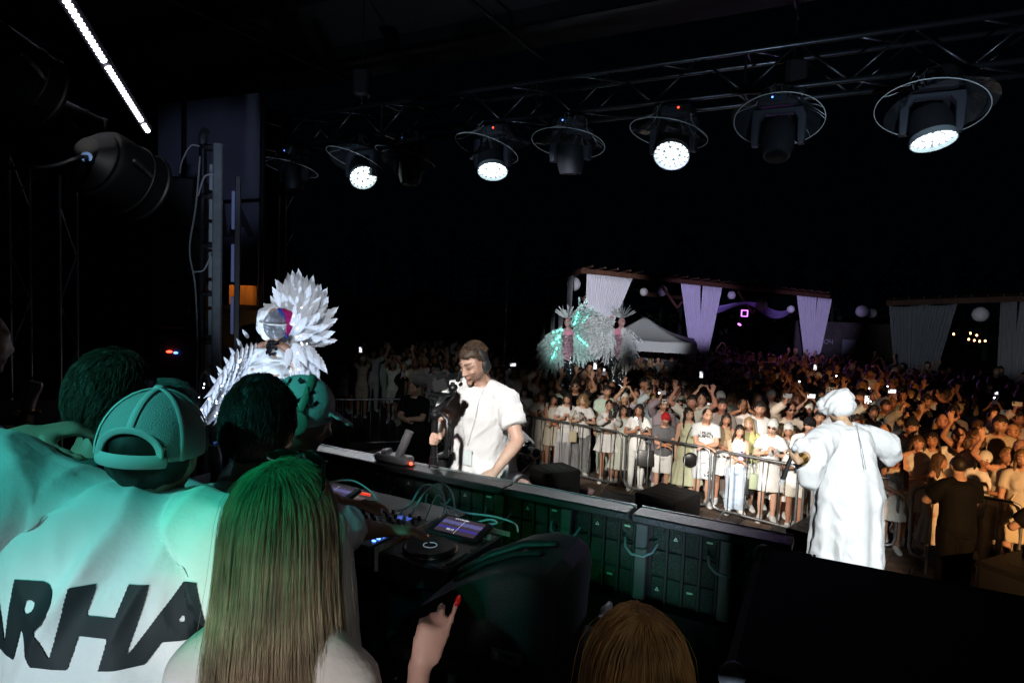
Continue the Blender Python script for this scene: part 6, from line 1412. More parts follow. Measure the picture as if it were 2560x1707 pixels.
def scalp_hair(body_me, s, top=.020, side=.004, seed=1):
    """hair grown from the scalp part of the body surface, with an uneven hairline"""
    me = body_me.copy(); me.materials.clear(); co = get_co(me); no = get_no(me); loc = (co - s.H) @ s.MH / s.hs; x, y, z = np.abs(loc[:, 0]), loc[:, 1], loc[:, 2]
    line = np.interp(y, [-.11, -.06, -.045, -.025, .0, .03, .07, .11], [.070, .064, .058, .040, .022, .012, -.030, -.048]) + .012*sstep(.03, .06, x)*(y < -.03) + .006*noise3(loc*90, seed)
    inside = (z > line) & (np.linalg.norm(loc, axis=1) < .16); bm = bmesh.new(); bm.from_mesh(me); bm.verts.ensure_lookup_table()
    bmesh.ops.delete(bm, geom=[v for v, k in zip(bm.verts, inside) if not k], context='VERTS')
    th = (side + (top-side)*sstep(.02, .085, z))*(1+.35*noise3(loc*V(60, 30, 40), seed+2))*sstep(0, .014, z-line); new = (co + no*th[:, None])[inside]
    for v, c in zip(bm.verts, new): v.co = c
    bm.to_mesh(me); bm.free(); me.materials.append(HAIR); return me
DKH = (.014, .010, .008)

# ---- the man filming
kw = dict(sex='m', height=1.80, build=1.06, lean=8, side=4, head=(-20, 24, 4), head_scale=1.03)
cm = fig('man in white tee with headset filming with a gimbal behind the booth', kw, (at(1205, 900, 4.35)*V(1, 1, 0)+V(0, 0, DECK)), math.radians(-24))
wr = at(1092, 1098, 3.98); wl = at(1238, 1178, 4.02)
s = posed(kw, L=dict(t=loc_of(cm, wl), hint=(1, .5, -.15), n=(-.2, .6, -.3), typ='relaxed', hand=loc_of(cm, at(1205, 1215, 4.0))-loc_of(cm, wl)), R=dict(t=loc_of(cm, wr), hint=(-.5, .3, -1), n=(1, -.1, 0), typ='fist', hand=(.15, -1, .25)))
CMS = s
cmb = make_body(s, .0065, 3, stubble=True, sidefade=(.62, .54, .50)); part(cm, 'body', cmb, (.60, .38, .29))
tm = make_top(s, hem=.86, sleeve=.66, inf=.022, voxel=.009, wide=1.08, sinf=.019, wr=.006, seed=4, wsc=(8, 8, 5), smooth=4); wrinkle(tm, .005, (20, 20, 9), 8, True, None, RY(35)); part(cm, 'shirt', tm, (.80, .80, .80))
part(cm, 'trousers', make_legs(s, 1.93, .014, voxel=.014), (.52, .60, .64)); part(cm, 'shoes', make_shoes(s), (.6, .6, .6))
part(cm, 'hair', scalp_hair(cmb, s), (.06, .038, .025)); short_strands(s, cm, (.10, .062, .040), 2600, .018, 3, top=.016, zlo=.50)
HS = mat('headset_rubber', (.025, .027, .03), .5)
hd = bpy.data.objects.new('headset', None); 
def hpt(s, *a): return s.H + s.hs*(s.MH @ V(*a))
band = [hpt(s, .094*math.cos(a), .012+.0*math.sin(a), .012+.118*math.sin(a)) for a in np.linspace(-.05, math.pi+.05, 21)]
ho = MB().tube(band, [(.016, .006)]*21, 10, hint=tuple(s.MH[:, 1])).build('headset', HS, cm)
for q in (-1, 1): MB().ell(hpt(s, q*.092, .012, -.006), V(.020, .036, .042), s.MH, 18, 12).build('ear_cup', HS, ho)
curve_obj('boom', [hpt(s, -.096, -.0, -.02), hpt(s, -.098, -.05, -.045), hpt(s, -.075, -.10, -.066)], .0035, HS, ho); MB().ell(hpt(s, -.062, -.112, -.070), V(.016, .016, .014), s.MH, 12, 8).build('microphone', BLACK_MATTE, ho)
# lanyard and badge
tv_ = get_co(tm); tm.calc_loop_triangles(); bv = BVHTree.FromPolygons([tuple(c) for c in tv_], [tuple(t_.vertices) for t_ in tm.loop_triangles])
def on_front(x, z, off=.006):
    h = bv.ray_cast(Vector((x, -1.2, z)), Vector((0, 1, 0)), 3); return np.array(h[0]) + V(0, -off, 0) if h[0] is not None else V(x, -.2, z)
LAN = mat('white_lanyard', (.7, .7, .7), .7)
for sg in (-1, 1): curve_obj('lanyard', [on_front(sg*.075, 1.46), on_front(sg*.065, 1.38), on_front(sg*.045, 1.26), on_front(-.02+sg*.012, 1.10)], .004, LAN, cm, 4)
b0 = on_front(-.02, 1.02, .012); MB().bbox(b0, (.11, .004, .10), .002, RZ(-6)).build('badge', mat('badge_card', (.72, .80, .80), .4), cm, smooth=False)
po = to_world(cm, s.P + V(-.24, -.06, -.02)); t = thing('camera_pouch', 'black belt pouch hanging at the hip of the man filming', 'pouch', po, math.radians(-24))
MB().bbox((0, 0, -.06), (.12, .14, .26), .03, RY(-16)).build('pouch_body', BLACK_MATTE, t, smooth=False); MB().bbox((.01, -.01, .075), (.13, .15, .03), .012, RY(-16)).build('flap', BLACK, t, smooth=False)
# gimbal with camera
gp = at(1086, 1092, 3.93); g_ = thing('camera_gimbal', 'black handheld gimbal in the right fist of the man filming', 'gimbal', gp, math.radians(-35))
GM = mat('gimbal_black', (.010, .010, .011), .35, spec=.5)
MB().cyl((0, 0, -.12), (0, 0, .10), .021, n=16).build('grip', GM, g_); MB().cyl((0, 0, -.17), (0, 0, -.12), .026, n=16).build('battery_cap', GM, g_)
MB().cyl((-.03, -.03, -.36), (-.02, -.01, -.15), .006, n=8).build('tripod_leg', GM, g_)
MB().tube([(0, 0, .10), (.01, 0, .13), (.06, .0, .15), (.10, .0, .12), (.105, 0, .04), (.10, 0, -.10)], .016, 10).build('handle_loop', GM, g_)
MB().tube([(0, 0, .12), (-.02, .02, .16), (.03, .05, .20), (.09, .05, .27), (.09, .05, .33)], [(.020, .014)]*5, 10).build('roll_arm', GM, g_)
for c in ((0, 0, .135), (.095, .05, .31)): MB().ell(c, (.030, .030, .026), None, 16, 10).build('motor', GM, g_)
MB().bbox((.02, .0, .268), (.16, .07, .014), .004).build('mount_plate', GM, g_, smooth=False)
for k_ in range(3): MB().cyl((-.02+.03*k_, -.03, .255), (-.02+.03*k_, -.045, .255), .010, n=10).build('knob', BLACK_METAL, g_)
cp = gp + V(0, 0, .285); c_ = thing('video_camera', 'black mirrorless camera with lens pointing left on the gimbal', 'camera', cp, math.radians(-38))
CAMB = mat('camera_black', (.012, .012, .013), .32, spec=.5)
MB().bbox((.02, 0, .055), (.075, .14, .10), .014).bbox((.015, 0, .112), (.06, .06, .03), .012).build('camera_body', CAMB, c_, smooth=False)
LZ = [(0, 0), (.030, 0), (.034, .01), (.036, .03), (.038, .06), (.036, .065), (.039, .075), (.041, .12), (.043, .15), (.038, .152), (.034, .13), (0, .128)]
MB().lathe(LZ, 28, (-.018, 0, .055), np.stack([V(0, 1, 0), V(0, 0, 1), V(-1, 0, 0)], 1)).build('lens_barrel', mat('lens_black', (.010, .010, .011), .28, spec=.5), c_, sharp=25)
MB().lathe([(0, .129), (.034, .131)], 24, (-.018, 0, .055), np.stack([V(0, 1, 0), V(0, 0, 1), V(-1, 0, 0)], 1)).build('front_glass', mat('dark_glass'), c_)
MB().bbox((.09, -.06, .05), (.09, .006, .065), .002, RZ(20) @ RY(-20)).build('flip_screen', BLACK, c_, smooth=False); MB().cyl((.02, .045, .10), (.02, .045, .118), .012, n=12).build('dial', BLACK_METAL, c_); MB().bbox((.0, .0, .135), (.04, .035, .012), .003).build('hot_shoe', BLACK_METAL, c_, smooth=False)

# ---- the performer in the white robe (seen from behind)
kw = dict(sex='m', height=1.74, build=1.1, lean=24, side=-3, head=(196, 14, 0), head_scale=1.0)
rl = at(2126, 1200, 5.45)*V(1, 1, 0)+V(0, 0, APRON)
rb = fig('performer in long white robe and white turban seen from behind on the stage apron', dict(height=1.74), rl, math.radians(196)); kw['head'] = (0, 24, 0)
mh = at(1990, 1158, 5.15)
s = posed(kw, L=dict(t=loc_of(rb, mh), hint=(1, .2, -.7), n=(-.6, -.3, .4), typ='grip', hand=(.2, -.8, .4)), R=dict(t=(-.36, -.24, 1.14), hint=(-1, .35, .05), n=(1, 0, 0), typ='fist'))
RBS = s; part(rb, 'body', make_body(s, .012, 3), (.56, .36, .22)); part(rb, 'shoes', make_shoes(s), (.6, .6, .6))
mb = MB(); rings = []
for z in np.linspace(.16, 1.475, 22):
    if z >= .86: c, X, Y, rx, ry = s.ring(z)
    else: c, X, Y, rx, ry = s.P + s.M0 @ V(0, 0, z-.93), s.M0[:, 0], s.M0[:, 1], s.ring(.88)[3], s.ring(.88)[4]
    e = .035*min(1, (1.475-z)/.06+.3) + .07*float(sstep(1.3, .9, z)) + .035*float(sstep(.85, .2, z)); b2 = s.ring(1.3)[3]
    rings.append((c, X, Y, max(rx, b2*.92 if z < 1.3 else 0)+e*.85, max(ry, s.ring(.92)[4] if z < .92 else ry)+e))
mb.loft(rings, 30)
for q in (-1, 1): mb.ell(s.P + s.M0 @ V(q*.075, .085, -.02), V(.115, .105, .12), s.M0)
for k, (S_, E_, W2, hd_, n_2, typ, sg) in s.arm.items():
    tr_ = s.CH + s.M2 @ V(sg*.075, .012, .18); mb.tube([tr_, S_], [.075, .105], 12)
    en = 1.16 if k == 'L' else 1.36
    limb(mb, S_, E_, W2, [(0, .112), (.3, .118), (.6, .126), (.9, .135), (1.05, .14), (en, .145)], n=16, cap=False)
    if k == 'L':   # the wide sleeve hangs down
        p_ = S_ + (E_-S_)*.92; mb.tube([p_, p_+V(0, 0, -.14), p_+V(0, 0, -.25)], [(.125, .11), (.12, .095), (.085, .06)], 12)
me = remesh(mb, .0125, 4, 'robe')
co = get_co(me); no = get_no(me); a = np.arctan2(co[:, 0]-s.P[0], -(co[:, 1]-s.P[1])); z = co[:, 2]; low_ = sstep(1.35, .5, z)
arm_w = sstep(.26, .34, np.abs(co[:, 0]))
f1 = np.sin(a*9 + 2.2*noise3(co*V(3, 3, 1.2), 3) + z*1.6); f2 = 1-2*np.abs(noise3(co*V(9, 9, 2.2)+V(0, 0, .0), 7)); f3 = 1-2*np.abs(noise3(co @ RY(38)*V(14, 14, 4), 12))
set_co(me, co + no*(low_*f1*.013 + (f2*.018 + f3*.012)*(.55+.45*low_))[:, None]); me.materials.append(CLOTH); part(rb, 'robe', me, (.82, .83, .83))
mb = MB(); mb.ell((0, .022, .045), V(.115, .132, .105), RX(-14), 30, 20); mb.ell((0, .085, .075), V(.085, .07, .075), None, 20, 14); mb.ell((.05, -.05, .05), V(.075, .075, .075), None, 20, 14); mb.ell((-.06, .0, .06), V(.075, .085, .075), None, 20, 14)
me = remesh(mb, .007, 3, 'turban'); co = get_co(me); no = get_no(me); q_ = co @ RX(24) @ RY(16); set_co(me, co + no*(.005*np.sin(q_[:, 2]*120+3*noise3(co*14, 2)) + .004*noise3(co*30, 5))[:, None]); me.materials.append(CLOTH); co = get_co(me); set_co(me, co*V(1.14, 1.12, 1.16)); o = place_head(rb, me, s, 'turban', (.82, .83, .83))
S_, E_, W2, hd_ = s.arm['L'][:4]; d = nrm(W2-E_); X, Y = frame_of(d); M = np.stack([X, Y, d], 1)
for k in range(4): MB().tube([W2-d*(.03+.018*k) + .037*(X*math.cos(a_)+Y*math.sin(a_))*(1+.08*k) for a_ in np.linspace(0, 2*math.pi, 25)], .0045, 6, rcap=False, cap=False).build('bracelet', GOLD, rb)
MB().tube([W2+hd_*.11 + .013*(X*math.cos(a_)+Y*math.sin(a_)) for a_ in np.linspace(0, 2*math.pi, 17)], .004, 6, rcap=False, cap=False).build('ring', GOLD, rb)
curve_obj('neck_cord', [s.N + s.M2 @ V(*q) for q in ((-.03, .115, .02), (.02, .15, -.06), (.05, .185, -.22), (.07, .20, -.40))], .003, mat('grey_cable'), rb)
mpos = to_world(rb, W2 + hd_*.07); t = thing('microphone', 'black wireless microphone with white head in the ringed hand', 'microphone', mpos); md_ = nrm(at(1950, 1270, 5.15)-at(2000, 1140, 5.1)); Mm = np.stack([*frame_of(md_), md_], 1)
MB().lathe([(0, -.05), (.012, -.046), (.014, -.02), (.0165, .06), (.019, .12), (.019, .20), (.015, .205), (0, .206)], 20, (0, 0, 0), Mm).build('handle', BLACK, t); MB().lathe([(.0135, .206), (.0195, .207), (.0195, .245), (0, .246)], 16, (0, 0, 0), Mm).build('tail_cap', mat('pale_cap', (.5, .5, .5), .4), t); MB().ell(-md_*.07, (.026, .026, .026), None, 18, 12).build('grille', mat('white_foam', (.6, .62, .66), .6), t)

# ---- the photographer crouching behind the man filming
kw = dict(sex='m', height=1.75, lean=26, hipyaw=0, head=(10, 12, 0), legL=((.62, -.80, .10), (.06, .22, -1), (.2, -1, 0)), legR=((-.35, -.70, -.40), (-.1, .75, -.65), (-.2, -1, 0)))
ph = fig('photographer in white shorts crouching behind the man filming', kw, at(1252, 1200, 6.9)*V(1, 1, 0)+V(0, 0, APRON), math.radians(-10))
hp_ = at(1322, 1128, 6.45)
s = posed(kw, L=dict(t=loc_of(ph, hp_+V(.03, 0, -.03)), hint=(1, 0, -1), n=(-.3, 0, 1), typ='cup', hand=(-.6, -.5, .3)), R=dict(t=loc_of(ph, hp_+V(-.07, .02, -.02)), hint=(-1, 0, -1), n=(.6, 0, .5), typ='cup', hand=(.5, -.5, .3)))
part(ph, 'body', make_body(s, .013, 2, stubble=True), (.66, .44, .35)); part(ph, 'shirt', make_top(s), (.76, .76, .76)); part(ph, 'shorts', make_legs(s, .72, .022, .02), (.76, .77, .80)); part(ph, 'shoes', make_shoes(s), (.1, .1, .1)); place_head(ph, HAIRS['m'][0][1], s, 'hair', DKH); place_head(ph, CAPM, s, 'cap', (.012, .012, .013))
t = thing('photo_camera', 'black photo camera held low by the crouching photographer', 'camera', hp_ + V(-.01, -.05, .04), math.radians(25)); MB().bbox((0, 0, 0), (.15, .07, .10), .015).bbox((0, 0, .065), (.06, .055, .035), .01).build('camera_body', BLACK, t, smooth=False); MB().lathe(LZ, 24, (0, -.03, 0), RX(90)).build('lens_barrel', mat('lens_black'), t, sharp=25)

# ---- men in black before the barrier
BT = (.0022, .0022, .0024)
def guard(px, py, d, rz, label, arms, sk=(.50, .30, .21), hair=1, yaw=0):
    p = at(px, py, d); h = p[2]; kw = dict(sex='m', height=float(h), build=1.14, lean=5, head=(yaw, 10, 0)); t = fig(label, kw, (p[0], p[1], 0), rz); s = posed(kw, *arms)
    part(t, 'body', make_body(s, .0135, 2, stubble=True), sk); tm = make_top(s, hem=.84, sleeve=.72, inf=.02, wide=1.06, voxel=.014, sinf=.026); part(t, 'shirt', tm, BT); part(t, 'trousers', make_legs(s, 1.95, .028, .012), BT); part(t, 'shoes', make_shoes(s), BT); place_head(t, HAIRS['m'][hair][1], s, 'hair', DKH); return t, s
guard(2405, 1146, 7.75, math.radians(176), 'security man in black tee and trousers with his back turned, right of the robe', (dict(t=(.16, -.30, 1.12), hint=(1, .4, -.4), n=(-1, 0, 0), typ='relaxed'), dict(t=(-.10, -.30, 1.12), hint=(-1, .4, -.4), n=(1, 0, 0), typ='relaxed')))
guard(2625, 1205, 7.1, math.radians(190), 'second man in black cut off by the right picture edge', (dict(t=(.16, -.30, 1.12), hint=(1, .4, -.4), n=(-1, 0, 0)), dict(t=(-.12, -.30, 1.12), hint=(-1, .4, -.4), n=(1, 0, 0))))
guard(1040, 952, 11.6, math.radians(-20), 'guard in black standing in the dark behind the film camera', (dict(t=(.0, -.26, 1.16), hint=(1, .3, -.4), n=(0, .5, 1)), dict(t=(.02, -.28, 1.12), hint=(-1, .3, -.4), n=(0, .5, 1))))

# ---- feathers
def feather_mesh(L=1.0, W=.26, curl=.22, cup=.05, name='feather', n=13):
    v, f = [], []; prof = [math.sin(math.pi*min(1, (.06+.94*i/n))**.8)**.75*(1-.25*(i/n)) for i in range(n+1)]; prof = [q*(1 if i % 2 else .80) for i, q in enumerate(prof)]; prof[0] = .12; prof[-1] = .02
    for i in range(n+1):
        t = i/n
        for j, q in enumerate((-1, -.5, 0, .5, 1)): v.append((q*W/2*prof[i]*L, -cup*L*(q*q)*prof[i] + curl*L*t*t, L*t + (.03*L*(1-abs(q))*(i == n))))
    for i in range(n):
        for j in range(4): f.append((i*5+j, i*5+j+1, (i+1)*5+j+1, (i+1)*5+j))
    me = MB().add(v, f).mesh(name); return me
FEA = mat('white_feather', (.80, .81, .84), .6, noise=(30, .08, (6, 6, .6)), bump=(40, .3, (8, 8, .5)))
nt = FEA.node_tree; _tr = nt.nodes.new('ShaderNodeBsdfTranslucent'); _tr.inputs[0].default_value = (.8, .81, .84, 1); _mx = nt.nodes.new('ShaderNodeMixShader'); _mx.inputs[0].default_value = .4; _ou = nt.nodes['Material Output']; nt.links.new(nt.nodes['Principled BSDF'].outputs[0], _mx.inputs[1]); nt.links.new(_tr.outputs[0], _mx.inputs[2]); nt.links.new(_mx.outputs[0], _ou.inputs[0])
fm_ = [feather_mesh(1, .44, c, .08) for c in (.10, .20, -.08)]
for q in fm_: q.materials.append(FEA)
LIT = mat('tiny_white_led', (1, 1, 1), .3, emit=((.9, .95, 1), 6), emit_light=False)
kw = dict(sex='f', height=1.98, lean=-3, head=(42, 6, 0))
cl = at(678, 900, 5.05)*V(1, 1, 0)+V(0, 0, DECK)
cf = fig('performer in white feather costume with fan collar and glittering mask', kw, cl, math.radians(-6), name='person')
s = posed(kw, L=None, R=dict(t=(-.34, -.02, 1.02), hint=(-1, .4, -.2), n=(1, 0, 0), typ='relaxed'))
dh = at(668, 808, 5.05)[2] - (DECK + s.H[2]*s.k); cf.scale = ((DECK + s.H[2]*s.k + dh - DECK)/s.H[2],)*3
part(cf, 'body', make_body(s, .010, 2), (.40, .23, .16))
tm = make_top(s, hem=.95, sleeve=0, inf=.010, voxel=.010, neck=1.46, wr=0); wrinkle(tm, .010, (16, 16, 26), 5); part(cf, 'bodice', tm, (.62, .66, .68)); part(cf, 'leggings', make_legs(s, 1.9, .008), (.6, .62, .64)); part(cf, 'boots', make_shoes(s), (.6, .6, .6))
# straps of cord over the arm and trunk
rq = random.Random(9); cords = MB()
S_, E_, W2 = s.arm['R'][:3]
for k in range(16):
    t0 = rq.uniform(0, .8); a0 = rq.uniform(0, 6.28); pts = []
    for j in range(6):
        tt = t0 + j*.14; p_ = S_+(E_-S_)*min(tt, 1) if tt <= 1 else E_+(W2-E_)*(tt-1); X, Y = frame_of(nrm(E_-S_)); aa = a0+j*.55; pts.append(p_+(X*math.cos(aa)+Y*math.sin(aa))*.052)
    cords.tube(pts, .006, 5)
for k in range(26):
    z0 = rq.uniform(1.0, 1.45); a0 = rq.uniform(0, 6.28); pts = []
    for j in range(7):
        c, X, Y, rx, ry = s.ring(min(1.47, max(.96, z0-.05*j+.02*math.sin(j+k))), .022); aa = a0+j*.28; pts.append(c+X*math.cos(aa)*rx+Y*math.sin(aa)*ry)
    cords.tube(pts, .007, 5)
cords.build('cord_lacing', mat('pale_cord', (.6, .66, .64), .6), cf, sharp=0)
MB().loft([s.ring(z, .026) for z in (.98, 1.0, 1.03, 1.06, 1.09)], 26, cap=False).build('silver_belt', mat('silver_foil', (.7, .72, .74), .22, 1, bump=(45, .9)), cf, sharp=0)
# mask: clear visor, white swirled shell, blue and crimson sequin crest
R_ = s.MH*s.hs
msk = MB(); msk.ell((0, .05, -.005), V(.098, .10, .118), None, 24, 16); msk.ell((0, .115, .06), V(.07, .055, .07), None, 16, 12); msk.ell((0, .125, -.055), V(.07, .05, .075), None, 16, 12)
me = remesh(msk, .008, 2, 'shell'); wrinkle(me, .014, (18, 18, 18), 6); me.materials.append(mat('pearl_shell', (.72, .74, .76), .35)); link('mask_shell', me, None, cf, M=mat4(R_, s.H))
MB().ell((0, -.055, .0), V(.088, .07, .105), None, 24, 16).build('visor', mat('silver_sequin', (.40, .43, .47), .22, .85, noise=(70, .9), bump=(120, 1.0)), cf).matrix_local = mat4(R_, s.H)
MB().tube([(.094*math.sin(a), .02-.150*math.cos(a), .012) for a in np.linspace(-1.5, 1.5, 13)], [(.005, .011)]*13, 8, hint=(0, 0, 1)).build('visor_band', WHITE, cf).matrix_local = mat4(R_, s.H)
for q, (m_, a0, yy) in enumerate(((mat('blue_sequin', (.02, .10, .55), .25, .7, bump=(170, 1.0)), -.2, -.118), (mat('crimson_sequin', (.45, .01, .14), .25, .7, bump=(170, 1.0)), .1, -.135))):
    MB().tube([(.0+.02*q, yy+.006, .115-.0*q), (.05+.01*q, yy+.01, .09), (.075, yy+.03, .02), (.06, yy+.02, -.06-.02*(1-q))], [(.014, .02), (.030, .022), (.030, .02), (.008, .008)], 12).build('sequin_crest', m_, cf).matrix_local = mat4(R_, s.H)
bvr = MB()
for k in range(60):
    a = rq.uniform(0, 6.28); c = s.H + V(.03*math.cos(a), -.02+.05*math.sin(a), -.16+rq.uniform(-.05, .04)); bvr.ell(c, rq.uniform(.008, .016), None, 6, 5)
bvr.build('bead_collar', mat('black_chrome', (.06, .06, .07), .15, .9), cf)
def feather(parent, p, d, L, up, kk=None, color=None):
    d = nrm(d); up = V(*up); Y = up - d*np.dot(up, d); Y = nrm(Y); X = np.cross(Y, d); M = np.stack([X, Y, d], 1); return link('feather', fm_[rq.randrange(3) if kk is None else kk], None, parent, M=mat4(M, p, L))
def LD(px, py, d=5.05): return loc_of(cf, at(px, py, d))
# fan collar: crescent of feather rows to the right of the head
cc0 = LD(672, 890, 5.10); ux = nrm(LD(772, 890, 5.10)-cc0); uz = V(0, 0, 1); uy = nrm(np.cross(uz, ux)); kf = .001*1600/5.05; ppx = np.linalg.norm(LD(772, 890, 5.10)-cc0)/100
bk = part(cf, 'collar_board', MB().loft([(cc0+uy*.06+ux*66*ppx+uz*48*ppx+uz*(q*95*ppx), ux, uy, (46-24*abs(q)**2)*ppx, .03) for q in np.linspace(-1, 1, 9)], 18).mesh('collar_board')); bk.data.materials.append(FEA)
fc0 = LD(738, 842, 5.10)
for row_, (q, L, nf, dy) in enumerate(((.30, 58, 9, -.12), (.52, 64, 13, -.08), (.74, 66, 17, -.03), (.92, 62, 22, .02), (.96, 76, 22, .06))):
    for k in range(nf):
        a = math.radians(128 - 218*k/(nf-1) + rq.uniform(-4, 4)); ca, sa = math.cos(a), math.sin(a)
        base = fc0 + ux*(ca*40*q)*ppx + uz*(sa*(92 if sa > 0 else 98)*q + 4)*ppx + uy*(dy+rq.uniform(-.012, .012))
        d = ux*(ca*.75+.12) + uz*(sa*1.0 + (.35 if sa > -.3 else -.45)) - uy*rq.uniform(.12, .40)
        feather(cf, base, d, L*ppx*rq.uniform(.85, 1.2), -uy)
for k in range(5): feather(cf, LD(690+8*k, 770-6*k, 5.05), ux*(-.5+.15*k)+uz*1.0, (34+7*k)*ppx, -uy)
# wing mantle on the other shoulder, running down to the left
w0, w1 = LD(628, 872, 5.0), LD(532, 1010, 4.95)
for row_ in range(9):
    t_ = row_/8; c = w0*(1-t_)+w1*t_
    for k in range(9):
        q = (k-4)/4; base = c + V(0, q*.16, 0) + ux*(18-26*t_)*q*ppx*.9 + uz*(22*(1-q*q)-6)*ppx; d = V(0, 0, -1) - ux*(.30+.25*t_) - uy*.25*q + V(rq.uniform(-.12, .12), rq.uniform(-.12, .12), 0)
        feather(cf, base, d, rq.uniform(60, 88)*ppx, -ux*.8-uy*.6)
for k in range(6): feather(cf, w0*(1-k/6)+w1*(k/6)+uz*26*ppx-ux*8*ppx, -ux*.5+uz*.8, 26*ppx, -uy)
leds = MB()
for k in range(32):
    if k < 14: a = math.radians(rq.uniform(-70, 60)); r0 = rq.uniform(55, 125); p_ = cc0+ux*(math.cos(a)*r0*.45+62)*ppx+uz*(math.sin(a)*r0*.9+46)*ppx-uy*.19
    else: t_ = rq.random(); p_ = (w0*(1-t_)+w1*t_) + ux*rq.uniform(-32, 22)*ppx + uz*rq.uniform(-65, 10)*ppx - uy*.19
    leds.ell(p_, .0045, None, 8, 6)
leds.build('fairy_lights', LIT, cf)
pd_ = thing('podium', 'low black podium under the feathered performer', 'podium', cl, SA); MB().bbox((0, 0, -.20), (.7, .7, .36), .02).build('box', BLACK_MATTE, pd_, smooth=False); MB().bbox((0, 0, -.012), (.74, .74, .02), .006).build('top', BLACK_METAL, pd_, smooth=False)

# ---- stilt performers with plume wings above the crowd
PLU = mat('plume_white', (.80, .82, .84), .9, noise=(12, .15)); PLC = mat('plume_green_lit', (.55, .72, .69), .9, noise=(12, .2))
PINK = (.72, .28, .38); GRN = mat('tiny_green_led', (.2, 1, .8), .3, emit=((.1, 1, .75), 7), emit_light=False)
def plume_wing(parent, name, base, tips, n, m, seed, L=.55, fl=.16):
    """a wing of fluffy plumes between a base line and tip directions"""
    g = random.Random(seed); v, f = [], []; o = 0
    for i in range(n):
        q = g.random(); t = g.random(); k = q*(len(tips)-1); j = min(int(k), len(tips)-2); tip = V(*tips[j])*(1-(k-j))+V(*tips[j+1])*(k-j); b = V(*base[0])*(1-q)+V(*base[1])*q
        d = nrm(tip-b); D = np.linalg.norm(tip-b); p0 = b + d*D*t*.80 + V(g.gauss(0, .03), g.gauss(0, .07), g.gauss(0, .03)); l = L*g.uniform(.6, 1.1); dd = nrm(d + V(g.gauss(0, .22), g.gauss(0, .35), g.gauss(0, .22)-.20)); X, Y = frame_of(dd, (g.random(), g.random(), g.random()))
        for r_2 in range(30):
            aa = g.uniform(0, 6.28); u = g.uniform(.0, 1.0); side = (X*math.cos(aa)+Y*math.sin(aa)); s0 = p0 + dd*l*u + V(0, 0, -.05*u*u); e = s0 + dd*fl*.55*l/.5 + side*fl*(1-.35*u)*.55 + V(0, 0, -.03); w_ = np.cross(dd, side)*.018
            v += [s0-w_, s0+w_, e]; f.append((o, o+1, o+2)); o += 3
    return MB().add(v, f).build(name, m, parent, smooth=False)
def stilt(px, py, d, label, arm_t, wingm, wl, wr_, seed, armpx, ledm):
    p = at(px, py, d); lift = p[2]-1.25; hgt = 1.72
    t = thing('stilt_performer', label, 'person', (p[0], p[1], 0), 0); kw = dict(sex='f', height=1.75, head=(-20 if seed == 1 else 25, 5, 0)); tgt = at(*armpx, d) - V(p[0], p[1], lift)
    s = posed(kw, **{arm_t: dict(t=tgt, hint=(0, .2, -.8), n=(0, -1, 0), typ='open')})
    kids = [part(t, 'body', make_body(s, .015, 2, fr=.012), (.55, .30, .30)), part(t, 'pink_top', make_top(s, hem=.95, sleeve=1.93, inf=.006, sinf=.002, voxel=.012, wr=0), PINK), part(t, 'sequin_bodice', make_top(s, hem=.80, sleeve=0, inf=.014, voxel=.013, neck=1.36, wr=0), (.3, .3, .3))]
    kids[-1].data.materials.clear(); kids[-1].data.materials.append(mat('pink_sequin', (.55, .30, .38), .3, .5, noise=(34, .9), bump=(60, 1)))
    for k in kids: k.location = (0, 0, lift)
    foil = MB()
    for q in (-1, 1): foil.tube([(q*.09, 0, lift+.90), (q*.10, 0, lift+.45), (q*.12, 0, lift*.6), (q*.12, 0, .15)], [.11, .10, .11, .13], 14)
    me = remesh(foil, .018, 1, 'stilt_trousers'); wrinkle(me, .02, (22, 22, 16), 3); me.materials.append(mat('dark_foil', (.16, .18, .19), .18, .95, bump=(14, 1.0))); link('stilt_trousers', me, None, t)
    for q in (-1, 1): MB().cyl((q*.12, 0, 0), (q*.12, 0, .25), .03, n=10).build('stilt', ALU, t)
    hp2 = MB(); g = random.Random(seed)
    for k in range(70):
        a = g.uniform(-1.3, 1.3); l = g.uniform(.12, .34); b = s.H + V(0, .03, lift+.08); dd = nrm(V(math.sin(a), g.gauss(0, .3), math.cos(a)+.1)); e = b+dd*l; X, Y = frame_of(dd, (g.random(), 1, g.random())); hp2.add([b, e-X*.022, e+dd*.04, e+X*.022], [(0, 1, 2, 3)]); hp2.add([b-X*.003, b+X*.003, e], [(0, 1, 2)])
    hp2.build('leaf_headdress', mat('plume_white'), t, smooth=False)
    sc = lambda q: at(q[0], q[1], d-.12) - V(p[0], p[1], 0)
    for nm, w in (('wing', wl), ('wing', wr_)):
        if w is None: continue
        o = plume_wing(t, nm, (sc(w[0][0]), sc(w[0][1])), [sc(q) for q in w[1]], w[2], w[3], seed*7+len(w[1]), *w[4])
        if w[5]:
            lm = MB()
            for k in range(26):
                q = g.random(); tp_2 = sc(w[1][int(q*(len(w[1])-1))]); b = sc(w[0][0])*(1-q)+sc(w[0][1])*q; lm.ell(b*(1-q*.8)+tp_2*(g.uniform(.1, .8)) - b*(g.uniform(.1, .8)-q*.8)*0 if False else b+(tp_2-b)*g.uniform(.1, .85)+V(0, -.16, 0), .016, None, 6, 5)
            lm.build('fairy_lights', w[5], o)
    return t
